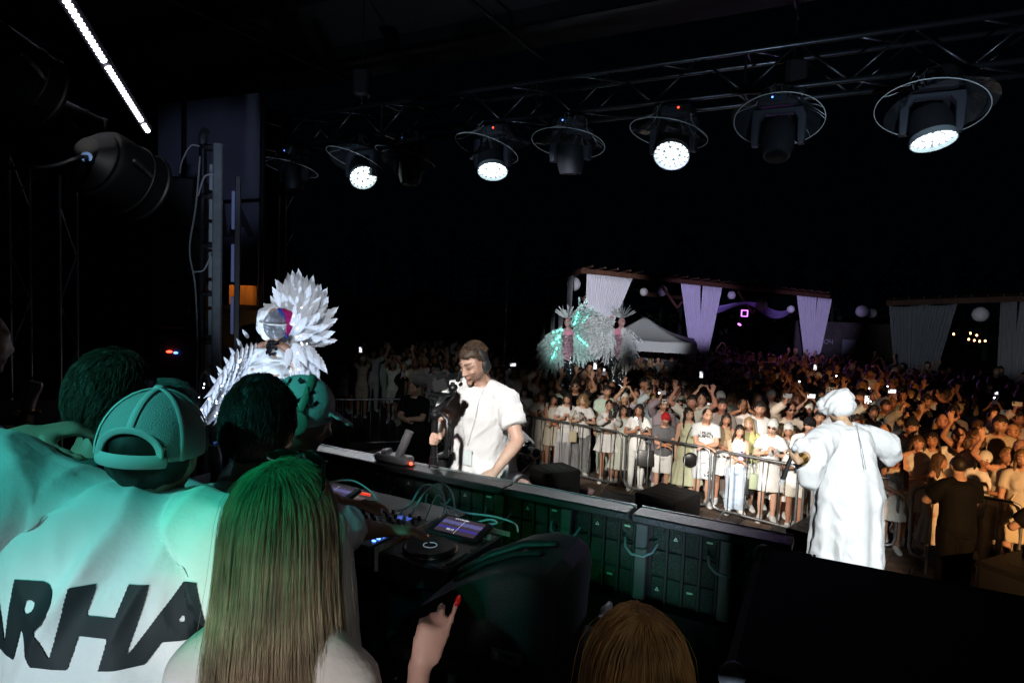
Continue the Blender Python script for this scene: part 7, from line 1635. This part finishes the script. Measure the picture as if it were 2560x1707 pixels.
stilt(1418, 850, 14.5, 'left stilt performer with green-lit feather wings and pink arms', 'L', PLC, (((1410, 815), (1400, 850)), [(1375, 830), (1358, 880), (1375, 905), (1400, 905)], 190, PLC, (.42, .13), GRN), (((1430, 815), (1440, 840)), [(1445, 775), (1475, 785), (1490, 830), (1475, 870), (1440, 870)], 260, PLC, (.42, .13), GRN), 1, (1448, 806), GRN)
stilt(1550, 850, 14.2, 'right stilt performer with white feather wings and leafy headdress', 'R', PLU, (((1540, 800), (1530, 830)), [(1488, 785), (1482, 815), (1495, 850), (1525, 865)], 260, PLU, (.42, .13), None), (((1556, 810), (1562, 850)), [(1572, 830), (1572, 880), (1555, 890)], 170, PLU, (.42, .13), None), 2, (1522, 800), None)

# ---- the group behind the booth, seen from behind
BACKY = math.pi
def back_person(label, kw, p_head, floor=DECK, rz=BACKY, L=None, R=None, sk=(.50, .32, .24), voxel=.0125):
    """p_head: where the crown of the head should be"""
    s0 = Skel(**{k: v for k, v in kw.items()}); Rz = RZ(math.degrees(rz)); top = s0.H + s0.MH @ V(0, .02, .118*s0.hs); hgt = (p_head[2]-floor)/top[2]
    off = Rz @ (top*hgt); t = thing('person', label, 'person', (p_head[0]-off[0], p_head[1]-off[1], floor), rz, 'people gathered behind the booth', hgt)
    s = posed(kw, L(t) if L else None, R(t) if R else None); part(t, 'body', make_body(s, voxel, 2, stubble=kw['sex'] == 'm'), sk); return t, s
# man in the trucker cap
kw = dict(sex='m', build=1.08, lean=4, side=-9, head=(6, 3, -4), head_scale=1.04, drop=.045)
t, s = back_person('man in white trucker cap and white tee printed RHA, lower left', kw, at(392, 990, 1.44), L=None, R=None, rz=math.radians(178), voxel=.009)
kw2 = dict(kw); tl = loc_of(t, at(70, 1090, 1.50)); 
bpy.data.objects.remove([c for c in t.children][0])
s = posed(kw2, dict(t=tl, hint=(1, .4, .2), n=(0, -.2, -1), typ='cup', hand=(-.6, -.6, .1), lift=.07), dict(t=(-.34, -.10, 1.02), hint=(-1, .3, 0), n=(1, 0, 0), lift=.05)); part(t, 'body', make_body(s, .011, 2, stubble=True), (.50, .32, .24)); CAPS = s; capman = t
tm = make_top(s, hem=.80, sleeve=.80, inf=.026, voxel=.0085, wide=1.16, sinf=.040, wr=0, smooth=5, neck=1.515); co = get_co(tm); no = get_no(tm)
g1 = 1-2*np.abs(noise3(co @ RY(28)*V(9, 6, 2.6)+3, 3)); g2 = 1-2*np.abs(noise3(co @ RY(-30)*V(11, 6, 3.2), 9)); g3 = noise3(co*V(6, 6, 3), 15); up_w = sstep(1.05, 1.42, co[:, 2])
g4 = 1-2*np.abs(noise3(co @ RY(12)*V(17, 8, 4)+7, 21))
set_co(tm, co + no*(.020*g1*(.4+.6*up_w) + .015*g2*(.35+.65*up_w) + .008*g3 + .007*g4)[:, None]); part(t, 'shirt', tm, (.80, .80, .80)); part(t, 'trousers', make_legs(s, 1.95, .02), (.05, .05, .06)); part(t, 'shoes', make_shoes(s), (.5, .5, .5))
oc = loc_of(t, at(84, 1612, 1.22))
print_on('ARHA', .198, tm, t, (oc[0], .6, oc[2]), (-1, 0, 0), (0, 0, 1), 'back_print', mat('navy_print', (.006, .012, .016), .7), .0022, .0025, shear=.24, weight=.010)
place_head(t, hair_short(7, .008, -.006, .004), s, 'hair', (.02, .012, .008)); 
# trucker cap: crown of six panels, seam tapes, rear opening, strap
def trucker(parent, s, col, brim_fwd=True):
    k = s.hs; M4 = mat4(s.MH*k, s.H); rx, ry, rz_, cz, cy = .093, .112, .112, .018, .012; v, f = [], []; n, m = 48, 14
    def P(a, e): return V(rx*math.cos(a)*math.cos(e), cy+ry*math.sin(a)*math.cos(e), cz+rz_*math.sin(e))
    def hole(a, e): return ((a-math.pi/2)/.62)**2 + ((e-(-.02))/.42)**2 < 1
    for j in range(m+1):
        e = -.12 + (math.pi/2+.12)*j/m
        for i in range(n): v.append(P(2*math.pi*i/n, e))
    for j in range(m):
        e = -.12 + (math.pi/2+.12)*(j+.5)/m
        for i in range(n):
            if not hole((2*math.pi*(i+.5)/n), e): f.append((j*n+i, j*n+(i+1) % n, (j+1)*n+(i+1) % n, (j+1)*n+i))
    o = MB().add(v, f).build('cap', mat('cap_mesh', rough=.8, objcol=True, bump=(420, .5)), parent, sharp=0); o.matrix_local = M4; o.color = (*col, 1); o.modifiers.new('thickness', 'SOLIDIFY').thickness = .003
    tape = mat('cap_tape', (.62, .66, .66), .8)
    for a in np.arange(6)*math.pi/3+math.pi/6+math.pi/3*0:
        e0 = .40 if abs(a-math.pi/2) < .1 else -.1; MB().tube([P(a, e)*1.0+nrm(P(a, e)-V(0, cy, cz))*.003 for e in np.linspace(e0, 1.55, 12)], [(.0065, .002)]*12, 8, hint=(math.sin(a), -math.cos(a), 0)).build('seam_tape', tape, o)
    MB().ell(P(0, math.pi/2)+V(0, 0, .004), (.011, .011, .006), None, 12, 8).build('button', tape, o)
    MB().tube([P(math.pi/2+.64*math.cos(q), -.02+.44*math.sin(q)) + V(0, .003, 0) for q in np.linspace(0, math.pi, 19)], [(.007, .003)]*19, 8).build('opening_trim', tape, o)
    MB().tube([P(a, -.10)+V(0, .003, 0) for a in np.linspace(math.pi/2-.75, math.pi/2+.75, 13)], [(.004, .013)]*13, 8, hint=(0, 1, 0)).build('strap', tape, o)
    br = []
    for q in np.linspace(0, 1, 6): br.append((V(0, cy-ry*.92-.08*q, cz-.012-.016*q), V(1, 0, 0), V(0, 0, 1), .082*(1-.4*q**3), .004))
    MB().loft(br, 18).build('brim', tape, o)
    return o
trucker(t, s, (.50, .54, .54))
# tall man, left
kw = dict(sex='m', build=1.05, lean=8, head=(-6, 10, 0), head_scale=1.05)
t, s = back_person('tall dark-haired man in polo shirt with pale collar edge, left', kw, at(285, 893, 1.78), rz=math.radians(170))
part(t, 'polo_shirt', make_top(s, hem=.82, sleeve=.7, inf=.02, voxel=.011, wide=1.06, wr=.007, wsc=(9, 9, 4)), (.10, .12, .11)); part(t, 'trousers', make_legs(s), (.03, .03, .03)); part(t, 'shoes', make_shoes(s), (.03, .03, .03))
o = MB().loft([s.ring(z, e) for z, e in ((1.455, .034), (1.475, .026), (1.50, .016), (1.52, .012))], 26, cap=False).build('collar', CLOTH, t); o.color = (.10, .12, .11, 1); o.modifiers.new('thickness', 'SOLIDIFY').thickness = .004
MB().tube([c+X*math.cos(a)*rx+Y*math.sin(a)*ry for a in np.linspace(.1, math.pi-.1, 17) for (c, X, Y, rx, ry) in [s.ring(1.453, .036)]], .0035, 6).build('collar_edge', mat('white_plastic'), o)
place_head(t, hair_short(9, .008, .010, .006), s, 'hair', (.06, .044, .03)); short_strands(s, t, (.11, .08, .055), 3000, .022, 12, fade=False, top=.010)
MB().ell(hpt(s, .083, .012, -.04), (.006, .006, .012), None, 8, 6).build('earring', mat('chrome'), t)
# man in the middle with glasses
kw = dict(sex='m', build=1.0, lean=8, head=(4, 8, 0), head_scale=1.06)
t, s = back_person('dark-haired man with glasses and white collar in the centre of the group', kw, at(652, 960, 1.74), rz=math.radians(176))
part(t, 'shirt', make_top(s, hem=.84, sleeve=1.9, inf=.018, voxel=.011, wr=.005), (.76, .76, .76)); part(t, 'trousers', make_legs(s), (.05, .05, .06)); part(t, 'shoes', make_shoes(s), (.03, .03, .03))
o = MB().loft([s.ring(z, e) for z, e in ((1.44, .040), (1.48, .028), (1.515, .020), (1.53, .018))], 26, cap=False).build('collar', CLOTH, t); o.color = (.78, .78, .78, 1); o.modifiers.new('thickness', 'SOLIDIFY').thickness = .004
place_head(t, hair_short(10, .008, .012, .005), s, 'hair', DKH); short_strands(s, t, (.024, .018, .013), 3000, .022, 22, fade=False, top=.012)
gl = place_head(t, SHADES, s, 'glasses')
# the DJ
kw = dict(sex='m', build=1.0, lean=20, head=(-10, 22, 0), head_scale=1.04)
hl = pm*V(1, 1, 0) + V(0, 0, TZ+.16) + SE*.05 + SN*.02; hr = pj*V(1, 1, 0) + V(0, 0, TZ+.165) - SN*.055 + SE*.03
t, s = back_person('DJ in white patterned cap and green-lit headphones leaning over the players', kw, at(775, 950, 2.25), rz=math.radians(118), sk=(.26, .15, .10),
    L=lambda t: dict(t=loc_of(t, hl), hint=(.6, .3, -.8), n=(0, 0, -1), typ='relaxed', hand=RZ(-118) @ (SN*.8+SE*.5)), R=lambda t: dict(t=loc_of(t, hr), hint=(-.6, .3, -.8), n=(0, 0, -1), typ='relaxed', hand=RZ(-118) @ (SE*.8+SN*.5)))
part(t, 'shirt', make_top(s, hem=.84, sleeve=1.25, inf=.022, voxel=.010, wr=.006, sinf=.018), (.66, .66, .72)); part(t, 'trousers', make_legs(s), (.04, .04, .05)); part(t, 'shoes', make_shoes(s), (.5, .5, .5))
o = MB().loft([s.ring(z, e) for z, e in ((1.44, .036), (1.48, .024), (1.52, .018))], 24, cap=False).build('collar', CLOTH, t); o.color = (.76, .76, .78, 1); o.modifiers.new('thickness', 'SOLIDIFY').thickness = .004
dc = place_head(t, cap_mesh(), s, 'cap', (.66, .68, .68)); wrinkle(dc.data, .0012, (40, 40, 40), 2, False)
pts2 = get_co(dc.data); dc.data.calc_loop_triangles(); bc_ = BVHTree.FromPolygons([tuple(c) for c in pts2], [tuple(q.vertices) for q in dc.data.loop_triangles])
def stroke(pts, w):
    Q = []
    for (a, e) in pts:
        a = math.pi - a
        dd = V(math.cos(e)*math.cos(a), math.cos(e)*math.sin(a), math.sin(e)); h = bc_.ray_cast(Vector(V(0, .01, .03)+dd*.4), Vector(-dd), 1); Q.append(np.array(h[0])+dd*.0012 if h[0] is not None else dd*.11)
    return MB().tube(Q, [(w, .0012)]*len(Q), 6, hint=(0, 0, 1))
for k, (pp_, w) in enumerate((([(-.25, .75), (.0, .5), (.25, .22)], .007), ([(.22, .80), (.03, .5), (-.12, .2)], .007), ([(.5, .35), (.42, .22)], .006), ([(-.45, .45), (-.35, .3)], .006), ([(.55, .85), (.8, .9)], .008), ([(1.0, .6), (1.2, .75)], .007), ([(.8, .3), (1.0, .2)], .006), ([(3.3, .5), (3.0, .3)], .007), ([(2.6, .6), (2.4, .3)], .007))):
    stroke(pp_, w*1.7).build('brush_mark', INK, dc)
ho2 = MB().tube([hpt(s, .100*math.cos(a), .015, .0+.135*math.sin(a)) for a in np.linspace(0, math.pi, 17)], [(.013, .005)]*17, 8, hint=tuple(s.MH[:, 1])).build('headphones', mat('dull_green_plastic', (.20, .34, .24), .5), t)
for q in (-1, 1): MB().lathe([(0, .03), (.030, .03), (.040, .024), (.043, .01), (.043, -.02), (0, -.02)], 24, hpt(s, q*.092, .015, -.01), s.MH @ RY(90*q)).build('ear_cup', mat('dull_green_plastic'), ho2)
MB().loft([(s.arm['L'][1]+(s.arm['L'][2]-s.arm['L'][1])*q, *frame_of(nrm(s.arm['L'][2]-s.arm['L'][1])), r_2, r_2) for q, r_2 in ((.22, .066), (.28, .070), (.34, .064))], 16, cap=False).build('cuff', CLOTH, t).color = (.7, .72, .78, 1)
# grey-haired person in white sleeves
kw = dict(sex='m', build=1.0, lean=14, head=(0, 14, 0), head_scale=1.02)
t, s = back_person('grey-haired person in white long sleeves, mostly hidden behind the trucker cap', kw, at(425, 955, 2.05), rz=math.radians(160), R=lambda t: dict(t=loc_of(t, at(505, 1310, 1.95)), hint=(-1, .5, -.2), n=(1, 0, 0)))
part(t, 'shirt', make_top(s, hem=.84, sleeve=1.95, inf=.02, voxel=.011, wr=.007, sinf=.014, wsc=(12, 12, 12)), (.74, .74, .76)); part(t, 'trousers', make_legs(s), (.1, .1, .12)); part(t, 'shoes', make_shoes(s), (.1, .1, .1)); place_head(t, hair_short(11, .009, .0, .005), s, 'hair', (.22, .22, .21)); short_strands(s, t, (.3, .3, .29), 1800, .018, 31)
# woman at the left edge
kw = dict(sex='f', build=1.0, lean=6, head=(10, 8, 0))
t, s = back_person('woman in white vest with gold earring at the left picture edge', kw, at(-62, 765, 2.5), rz=math.radians(128), sk=(.34, .21, .15), R=lambda t: dict(t=loc_of(t, at(70, 1010, 2.45)), hint=(-.5, .6, -.8), n=(0, 0, -1), typ='grip'), L=lambda t: dict(t=loc_of(t, at(40, 1040, 2.75)), hint=(.5, .3, -.8), n=(0, 0, -1), typ='grip'))
part(t, 'vest', make_top(s, hem=.86, sleeve=0, inf=.012, voxel=.011), (.7, .7, .72)); part(t, 'trousers', make_legs(s), (.6, .6, .6)); part(t, 'shoes', make_shoes(s), (.5, .5, .5)); place_head(t, HAIRS['f'][5][1], s, 'hair', DKH)
for q in (-1, 1): MB().tube([hpt(s, q*.080, .010+.018*math.sin(a), -.058+.02*math.cos(a)) for a in np.linspace(0, 2*math.pi, 17)], .006, 6, rcap=False, cap=False).build('earring', GOLD, t)
W2 = s.arm['R'][2]; MB().ell(W2-nrm(W2-s.arm['R'][1])*.03, (.04, .04, .012), frame_of(nrm(W2-s.arm['R'][1]))[0][:, None]*0+np.eye(3), 14, 8).build('bracelet', GOLD, t)
t2 = thing('tablet', 'thin dark tablet held by the woman at the left picture edge', 'tablet', at(70, 1030, 2.5), math.radians(20)); MB().bbox((0, 0, 0), (.24, .16, .010), .004, RX(25)).build('tablet_body', BLACK, t2, smooth=False)
# woman with long fair hair in front
kw = dict(sex='f', build=.88, lean=2, head=(-4, 2, 0), head_scale=1.06, shw=.135)
t, s = back_person('woman with very long straight fair hair seen from behind, centre left', kw, at(706, 1180, 1.14), rz=math.radians(176))
part(t, 'top', make_top(s, hem=.86, sleeve=1.2, inf=.016, voxel=.011, sinf=.03), (.74, .74, .74)); part(t, 'trousers', make_legs(s), (.2, .25, .35)); part(t, 'shoes', make_shoes(s), (.6, .6, .6))
def long_strands(s, parent, color, n, length, seed, spread=.026, r=.0011, fly=0.0):
    g = np.random.default_rng(seed); k = s.hs*.955; sg = np.where(g.random(n) < .5, 1, -1); az = g.uniform(-.25, 1, n)*math.pi/2; dx, dy = sg*np.cos(az), np.sin(az); yb = g.uniform(-.07, .10, n); L = length*g.uniform(.82, 1.08, n); ph = g.uniform(0, 6.28, n); sp = spread*g.uniform(.1, 1, n); ga = g.normal(0, .004, n); clump = np.round(az*9+sg*3)
    pts = []
    for j in range(6):
        e = math.pi/2*(1-j/5); ce = math.cos(e); pts.append(np.stack([dx*.088*ce, .012+dy*.110*ce+yb*.45*(1-ce), np.full(n, .024+.112*math.sin(e))], 1))
    for j in range(1, 6):
        u = j/5; w = .004*np.sin(ph*.6+clump*1.7+u*5); q1, q2 = float(sstep(0, .5, u)), float(sstep(0, .4, u))
        pts.append(np.stack([dx*.088+dx*sp*q1+w*u+ga*u*2, .012+dy*.110+dy*.02*q2+w*.6*u, .024-L*u], 1))
    P = np.stack(pts, 1) + g.normal(0, .003, (n, 1, 3)); u_ = np.linspace(0, 1, P.shape[1])[None, :, None]; P = P + g.normal(0, .005+fly, (n, 1, 3))*u_*V(1, 1, .3) + (g.normal(0, fly, (n, 1, 3))*np.sin(u_*3.1) if fly else 0); return strands('hair_strands', s.H + k*(P @ s.MH.T), STRAND, parent, r, color)
hb = place_head(t, hair_long(31, .50, .004, 30, voxel=.009, spread=.012, thick=.015), s, 'hair', (.34, .275, .19)); hb.scale = tuple(q*1.04 for q in hb.scale)
long_strands(s, t, (.44, .36, .25), 4400, .56, 5, r=.0005); long_strands(s, t, (.33, .255, .17), 2200, .55, 6, r=.0005); long_strands(s, t, (.54, .46, .34), 1300, .55, 7, r=.00045); long_strands(s, t, (.42, .34, .24), 200, .54, 8, r=.0005, fly=.007)
gl = place_head(t, SHADES, s, 'sunglasses'); gl.matrix_local = mat4(s.MH @ RX(-38), s.H + s.MH @ V(0, .03, .075), .98)
# red-haired woman at the bottom with her hand raised
kw = dict(sex='f', build=.97, lean=2, head=(4, 4, 0), head_scale=1.04)
t, s = back_person('red-haired woman at the bottom raising a hand with red nails', kw, at(1600, 1548, 1.02), rz=math.radians(180), sk=(.62, .40, .34), voxel=.008)
bpy.data.objects.remove(list(t.children)[0])
whp = at(1052, 1660, 1.20); kw2 = dict(kw); s = posed(kw2, None, dict(t=(-.22, .0, .95), hint=(-1, .3, 0)))
# after turning, her left arm lies on the picture's left
s = posed(dict(kw), dict(t=loc_of(t, whp), hint=(1, .2, -1), n=(.15, -1, .1), typ='point', hand=loc_of(t, at(1090, 1560, 1.20))-loc_of(t, whp), lift=.03), None)
body_me = make_body(s, .0072, 2, fr=.0082); part(t, 'body', body_me, (.62, .38, .33))
part(t, 'top', make_top(s, hem=.86, sleeve=.5, inf=.014, voxel=.011), (.02, .02, .02)); part(t, 'trousers', make_legs(s), (.02, .02, .02)); part(t, 'shoes', make_shoes(s), (.02, .02, .02))
hb = place_head(t, hair_long(41, .40, .006, 30, voxel=.008, spread=.03, thick=.017), s, 'hair', (.40, .22, .09)); hb.scale = tuple(q*1.04 for q in hb.scale); long_strands(s, t, (.50, .31, .14), 3400, .42, 15, r=.0005); long_strands(s, t, (.38, .18, .07), 1500, .42, 16, r=.0005); long_strands(s, t, (.58, .38, .18), 900, .42, 17, r=.0005); long_strands(s, t, (.45, .27, .12), 120, .42, 18, r=.0005, fly=.006)
# red nails: on the finger tips of the raised hand
W2, hd_, n_2 = s.arm['L'][2], s.arm['L'][3], s.arm['L'][4]; d = nrm(hd_); n_2 = nrm(n_2 - d*np.dot(n_2, d)); tt = -np.cross(d, n_2); scn = .93
NAIL = mat('red_nail', (.70, .01, .012), .2, coat=.6)
for i, (o_, L_, b_) in enumerate(((.029, .074, 0), (.0095, .082, .004))):
    c = (4, 6, 5) if i == 0 else (38, 50, 30); p_ = W2 + (d*(.086+b_)+tt*o_)*scn; dd = d; ax = np.cross(dd, n_2)
    for j, fl_ in enumerate((.46, .30, .24)): dd = rot_axis(ax, c[j]) @ dd; p_ = p_ + dd*L_*fl_*scn
    X = nrm(np.cross(dd, n_2)); nb = np.cross(dd, X)*-1; nb = nb if np.dot(nb, -n_2) > 0 or i else nb; bkd = -np.cross(X, dd); M = np.stack([X, dd, np.cross(X, dd)], 1); back = np.cross(X, dd); back = back if np.dot(back, n_2) < 0 else -back
    MB().ell(p_ - dd*.002 + back*.0045, (.0062, .0125, .0028), np.stack([X, dd, np.cross(X, dd)], 1), 12, 8).build('nail', NAIL, t)
# ------------------------------------------------------------------ stage lamps behind the camera, with unseen fill lamps added among them
def stage_spot(loc, target, energy, color, size, blend, label, radius=.12, stand=False):
    loc, target = V(*loc), V(*target); d = nrm(target-loc)
    t = thing('rear_stage_light', label, 'stage light', loc); X, Y = frame_of(-d); M = np.stack([X, np.cross(-d, X), -d], 1)
    MB().lathe([(0, .34), (.10, .33), (.15, .26), (.16, .02), (.17, .0), (.165, -.02), (.15, .0)], 28, (0, 0, 0), M).build('can', HEADM, t, sharp=30)
    MB().tube([M @ V(.19*math.cos(q), 0, .10+.26*math.sin(q)) for q in np.linspace(0, math.pi, 11)], .012, 6).build('bracket', BLACK_METAL, t)
    if stand: MB().cyl((0, 0, -.2), (0, 0, DECK-loc[2]), .02).build('stand', BLACK_METAL, t)
    L = bpy.data.lights.new('stage_spot', 'SPOT'); L.energy = energy; L.color = color; L.spot_size = math.radians(size); L.spot_blend = blend; L.shadow_soft_size = radius
    o = bpy.data.objects.new('spot_lamp', L); COL.objects.link(o); o.parent = t; o.matrix_local = mat4(M, -M[:, 2]*.03); return t
rt = thing('rear_truss', 'rear lighting truss behind the photographer carrying the stage spots', 'truss', S(0, -6.0, 6.1), SA)
for y, z in ((0, 0), (.3, 0), (0, .3), (.3, .3)): MB().cyl((-5, y, z), (6, y, z), .025, n=10).build('chord', TUBE, rt)
for k in range(24): MB().cyl((-5+k*.45, 0, 0 if k % 2 else .3), (-5+(k+1)*.45, 0, .3 if k % 2 else 0), .01, n=6).build('brace', TUBE, rt)
stage_spot(S(3.3, -5.6, 5.9), at(2110, 1180, 5.4), 5600, (.93, .98, 1), 14, .5, 'rear spot aimed at the performer in the white robe')
stage_spot(S(1.6, -5.6, 5.9), at(1200, 1010, 4.4), 3000, (1, .97, .93), 11, .45, 'rear spot aimed at the man filming')
stage_spot(S(6.5, -4.0, 3.95), (7.0, 9.6, .9), 7000, (1, .50, .19), 19, .8, 'rear amber spot washing the right side of the crowd')
for k, (px, py, e, lab) in enumerate(((1520, 735, 22000, 'first'), (1752, 765, 19000, 'second'), (2038, 785, 19000, 'third'), (2310, 810, 3000, 'fourth'), (2540, 810, 5000, 'fifth'))):
    stage_spot(S(1.4+.5*k, -5.8, 4.7) if k < 3 else S(-1.4+.6*k, -5.8, 4.3), at(px, py, 24), e, ((.86, .86, 1), (.60, .50, 1), (.60, .50, 1), (.75, .85, 1), (.85, .9, 1))[k], 7 if k < 3 else 8, .7, lab + ' added rear lavender spot from the left, aimed at the pergola curtains')  # added spots, standing in for lighting nearer the pergola
stage_spot(S(2.7, -5.8, 4.7), at(1455, 825, 14.3), 8000, (.92, .97, 1), 7.5, .6, 'rear white spot aimed at the stilt performers')  # lamp put in so the plume wings show up white
stage_spot(at(1640, 845, 20)*0 + S(3.2, -5.8, 4.7), at(1625, 845, 20), 8000, (.9, .93, 1), 6, .7, 'rear white spot reaching the gazebo tent')  # added lamp, the tent stays too dark without it
stage_spot((-2.5, -.9, 5.1), (-.98, 1.62, 3.16), 270, (.10, .92, .82), 19, .18, 'rear green spot aimed at the heads on the left', .05)
stage_spot((-1.9, -1.6, 4.9), (-.50, 1.16, 3.08), 200, (.0, .95, .45), 9, .12, 'rear green spot aimed at the long fair hair', .04)
stage_spot((-1.7, -2.2, 2.7), (-.80, 1.20, 2.42), 420, (.74, .93, 1), 17, .35, 'rear cool spot aimed at the shirts on the left', .15, True)
stage_spot((-.6, -2.3, 2.6), (-.40, 1.15, 2.70), 210, (1, .92, .86), 12, .3, 'rear pale spot aimed at the lengths of the fair hair', .1, True)
stage_spot(S(3.0, -5.6, 5.9), at(690, 870, 5.0), 1500, (.88, .92, 1), 9, .6, 'rear cool spot aimed at the feathered performer')
stage_spot((1.2, -1.2, 4.3), at(545, 430, 8.5), 420, (.55, .62, 1), 11, .8, 'rear blue spot aimed at the banner')  # dim fill added to bring the banner out of the dark
stage_spot((.7, -1.2, 4.2), at(1600, 1620, 1.0), 20, (1, .80, .56), 26, .9, 'rear dim warm spot over the red-haired woman', .2, True)  # fill lamp added to warm and brighten her hair
stage_spot((-1.0, -1.2, 2.9), at(1010, 1600, 1.2), 10, (1, .62, .60), 18, .9, 'rear dim pink spot on the raised hand', .2, True)  # fill lamp put in for the otherwise unlit hand
stage_spot((.55, 1.3, 1.6), S(.9, 3.05, 5.2), 300, (.62, .78, 1), 64, .9, 'floor uplight between the monitor and the red-haired woman', .08)  # out-of-view fill added to bring out the truss and its fixtures
stage_spot((-.35, 2.75, 1.62), S(.35, .08, 2.25), 4.5, (.05, 1, .22), 100, .8, 'small green floor lamp under the table lighting the LED wall', .05)  # hidden lamp added for a green glow on the panel backs
stage_spot((-1.2, -.8, 4.3), PJ(-.2, .12, 2.35), 11, (.25, 1, .92), 16, .7, 'rear cyan spot on the mixer and cables', .1, True)  # small fill added to tint gear and cables cyan
stage_spot((1.7, .8, 2.7), S(2.5, 3.05, 5.2), 420, (.62, .78, 1), 50, .9, 'right uplight beside the flight case aimed at the near fixtures', .08)  # another unseen fill, added for the right-hand moving heads
stage_spot((-2.4, 3.0, 1.6), S(-3.0, 3.05, 5.2), 420, (.62, .78, 1), 50, .9, 'left uplight behind the group aimed at the far fixtures', .08)  # unseen fill added for the dim moving heads at the left
stage_spot((.7, -1.4, 4.5), at(1220, 1400, 2.0), 14, (.75, .95, 1), 22, .8, 'rear dim spot over the near monitor speaker', .1)  # added lamp that lifts the black cabinet out of the dark
stage_spot(S(1.9, -5.6, 5.9), (3.5, 11.7, .7), 6500, (1, .92, .82), 11, .6, 'rear warm-white spot filling the middle of the front row')
stage_spot(S(2.5, -5.6, 5.9), (-2.0, 14.8, 1.0), 750, (.85, .95, 1), 15, .8, 'rear dim spot reaching the dark left side of the crowd')  # fill added so the people at the left stay visible
bpy.data.scenes.remove(WORK)
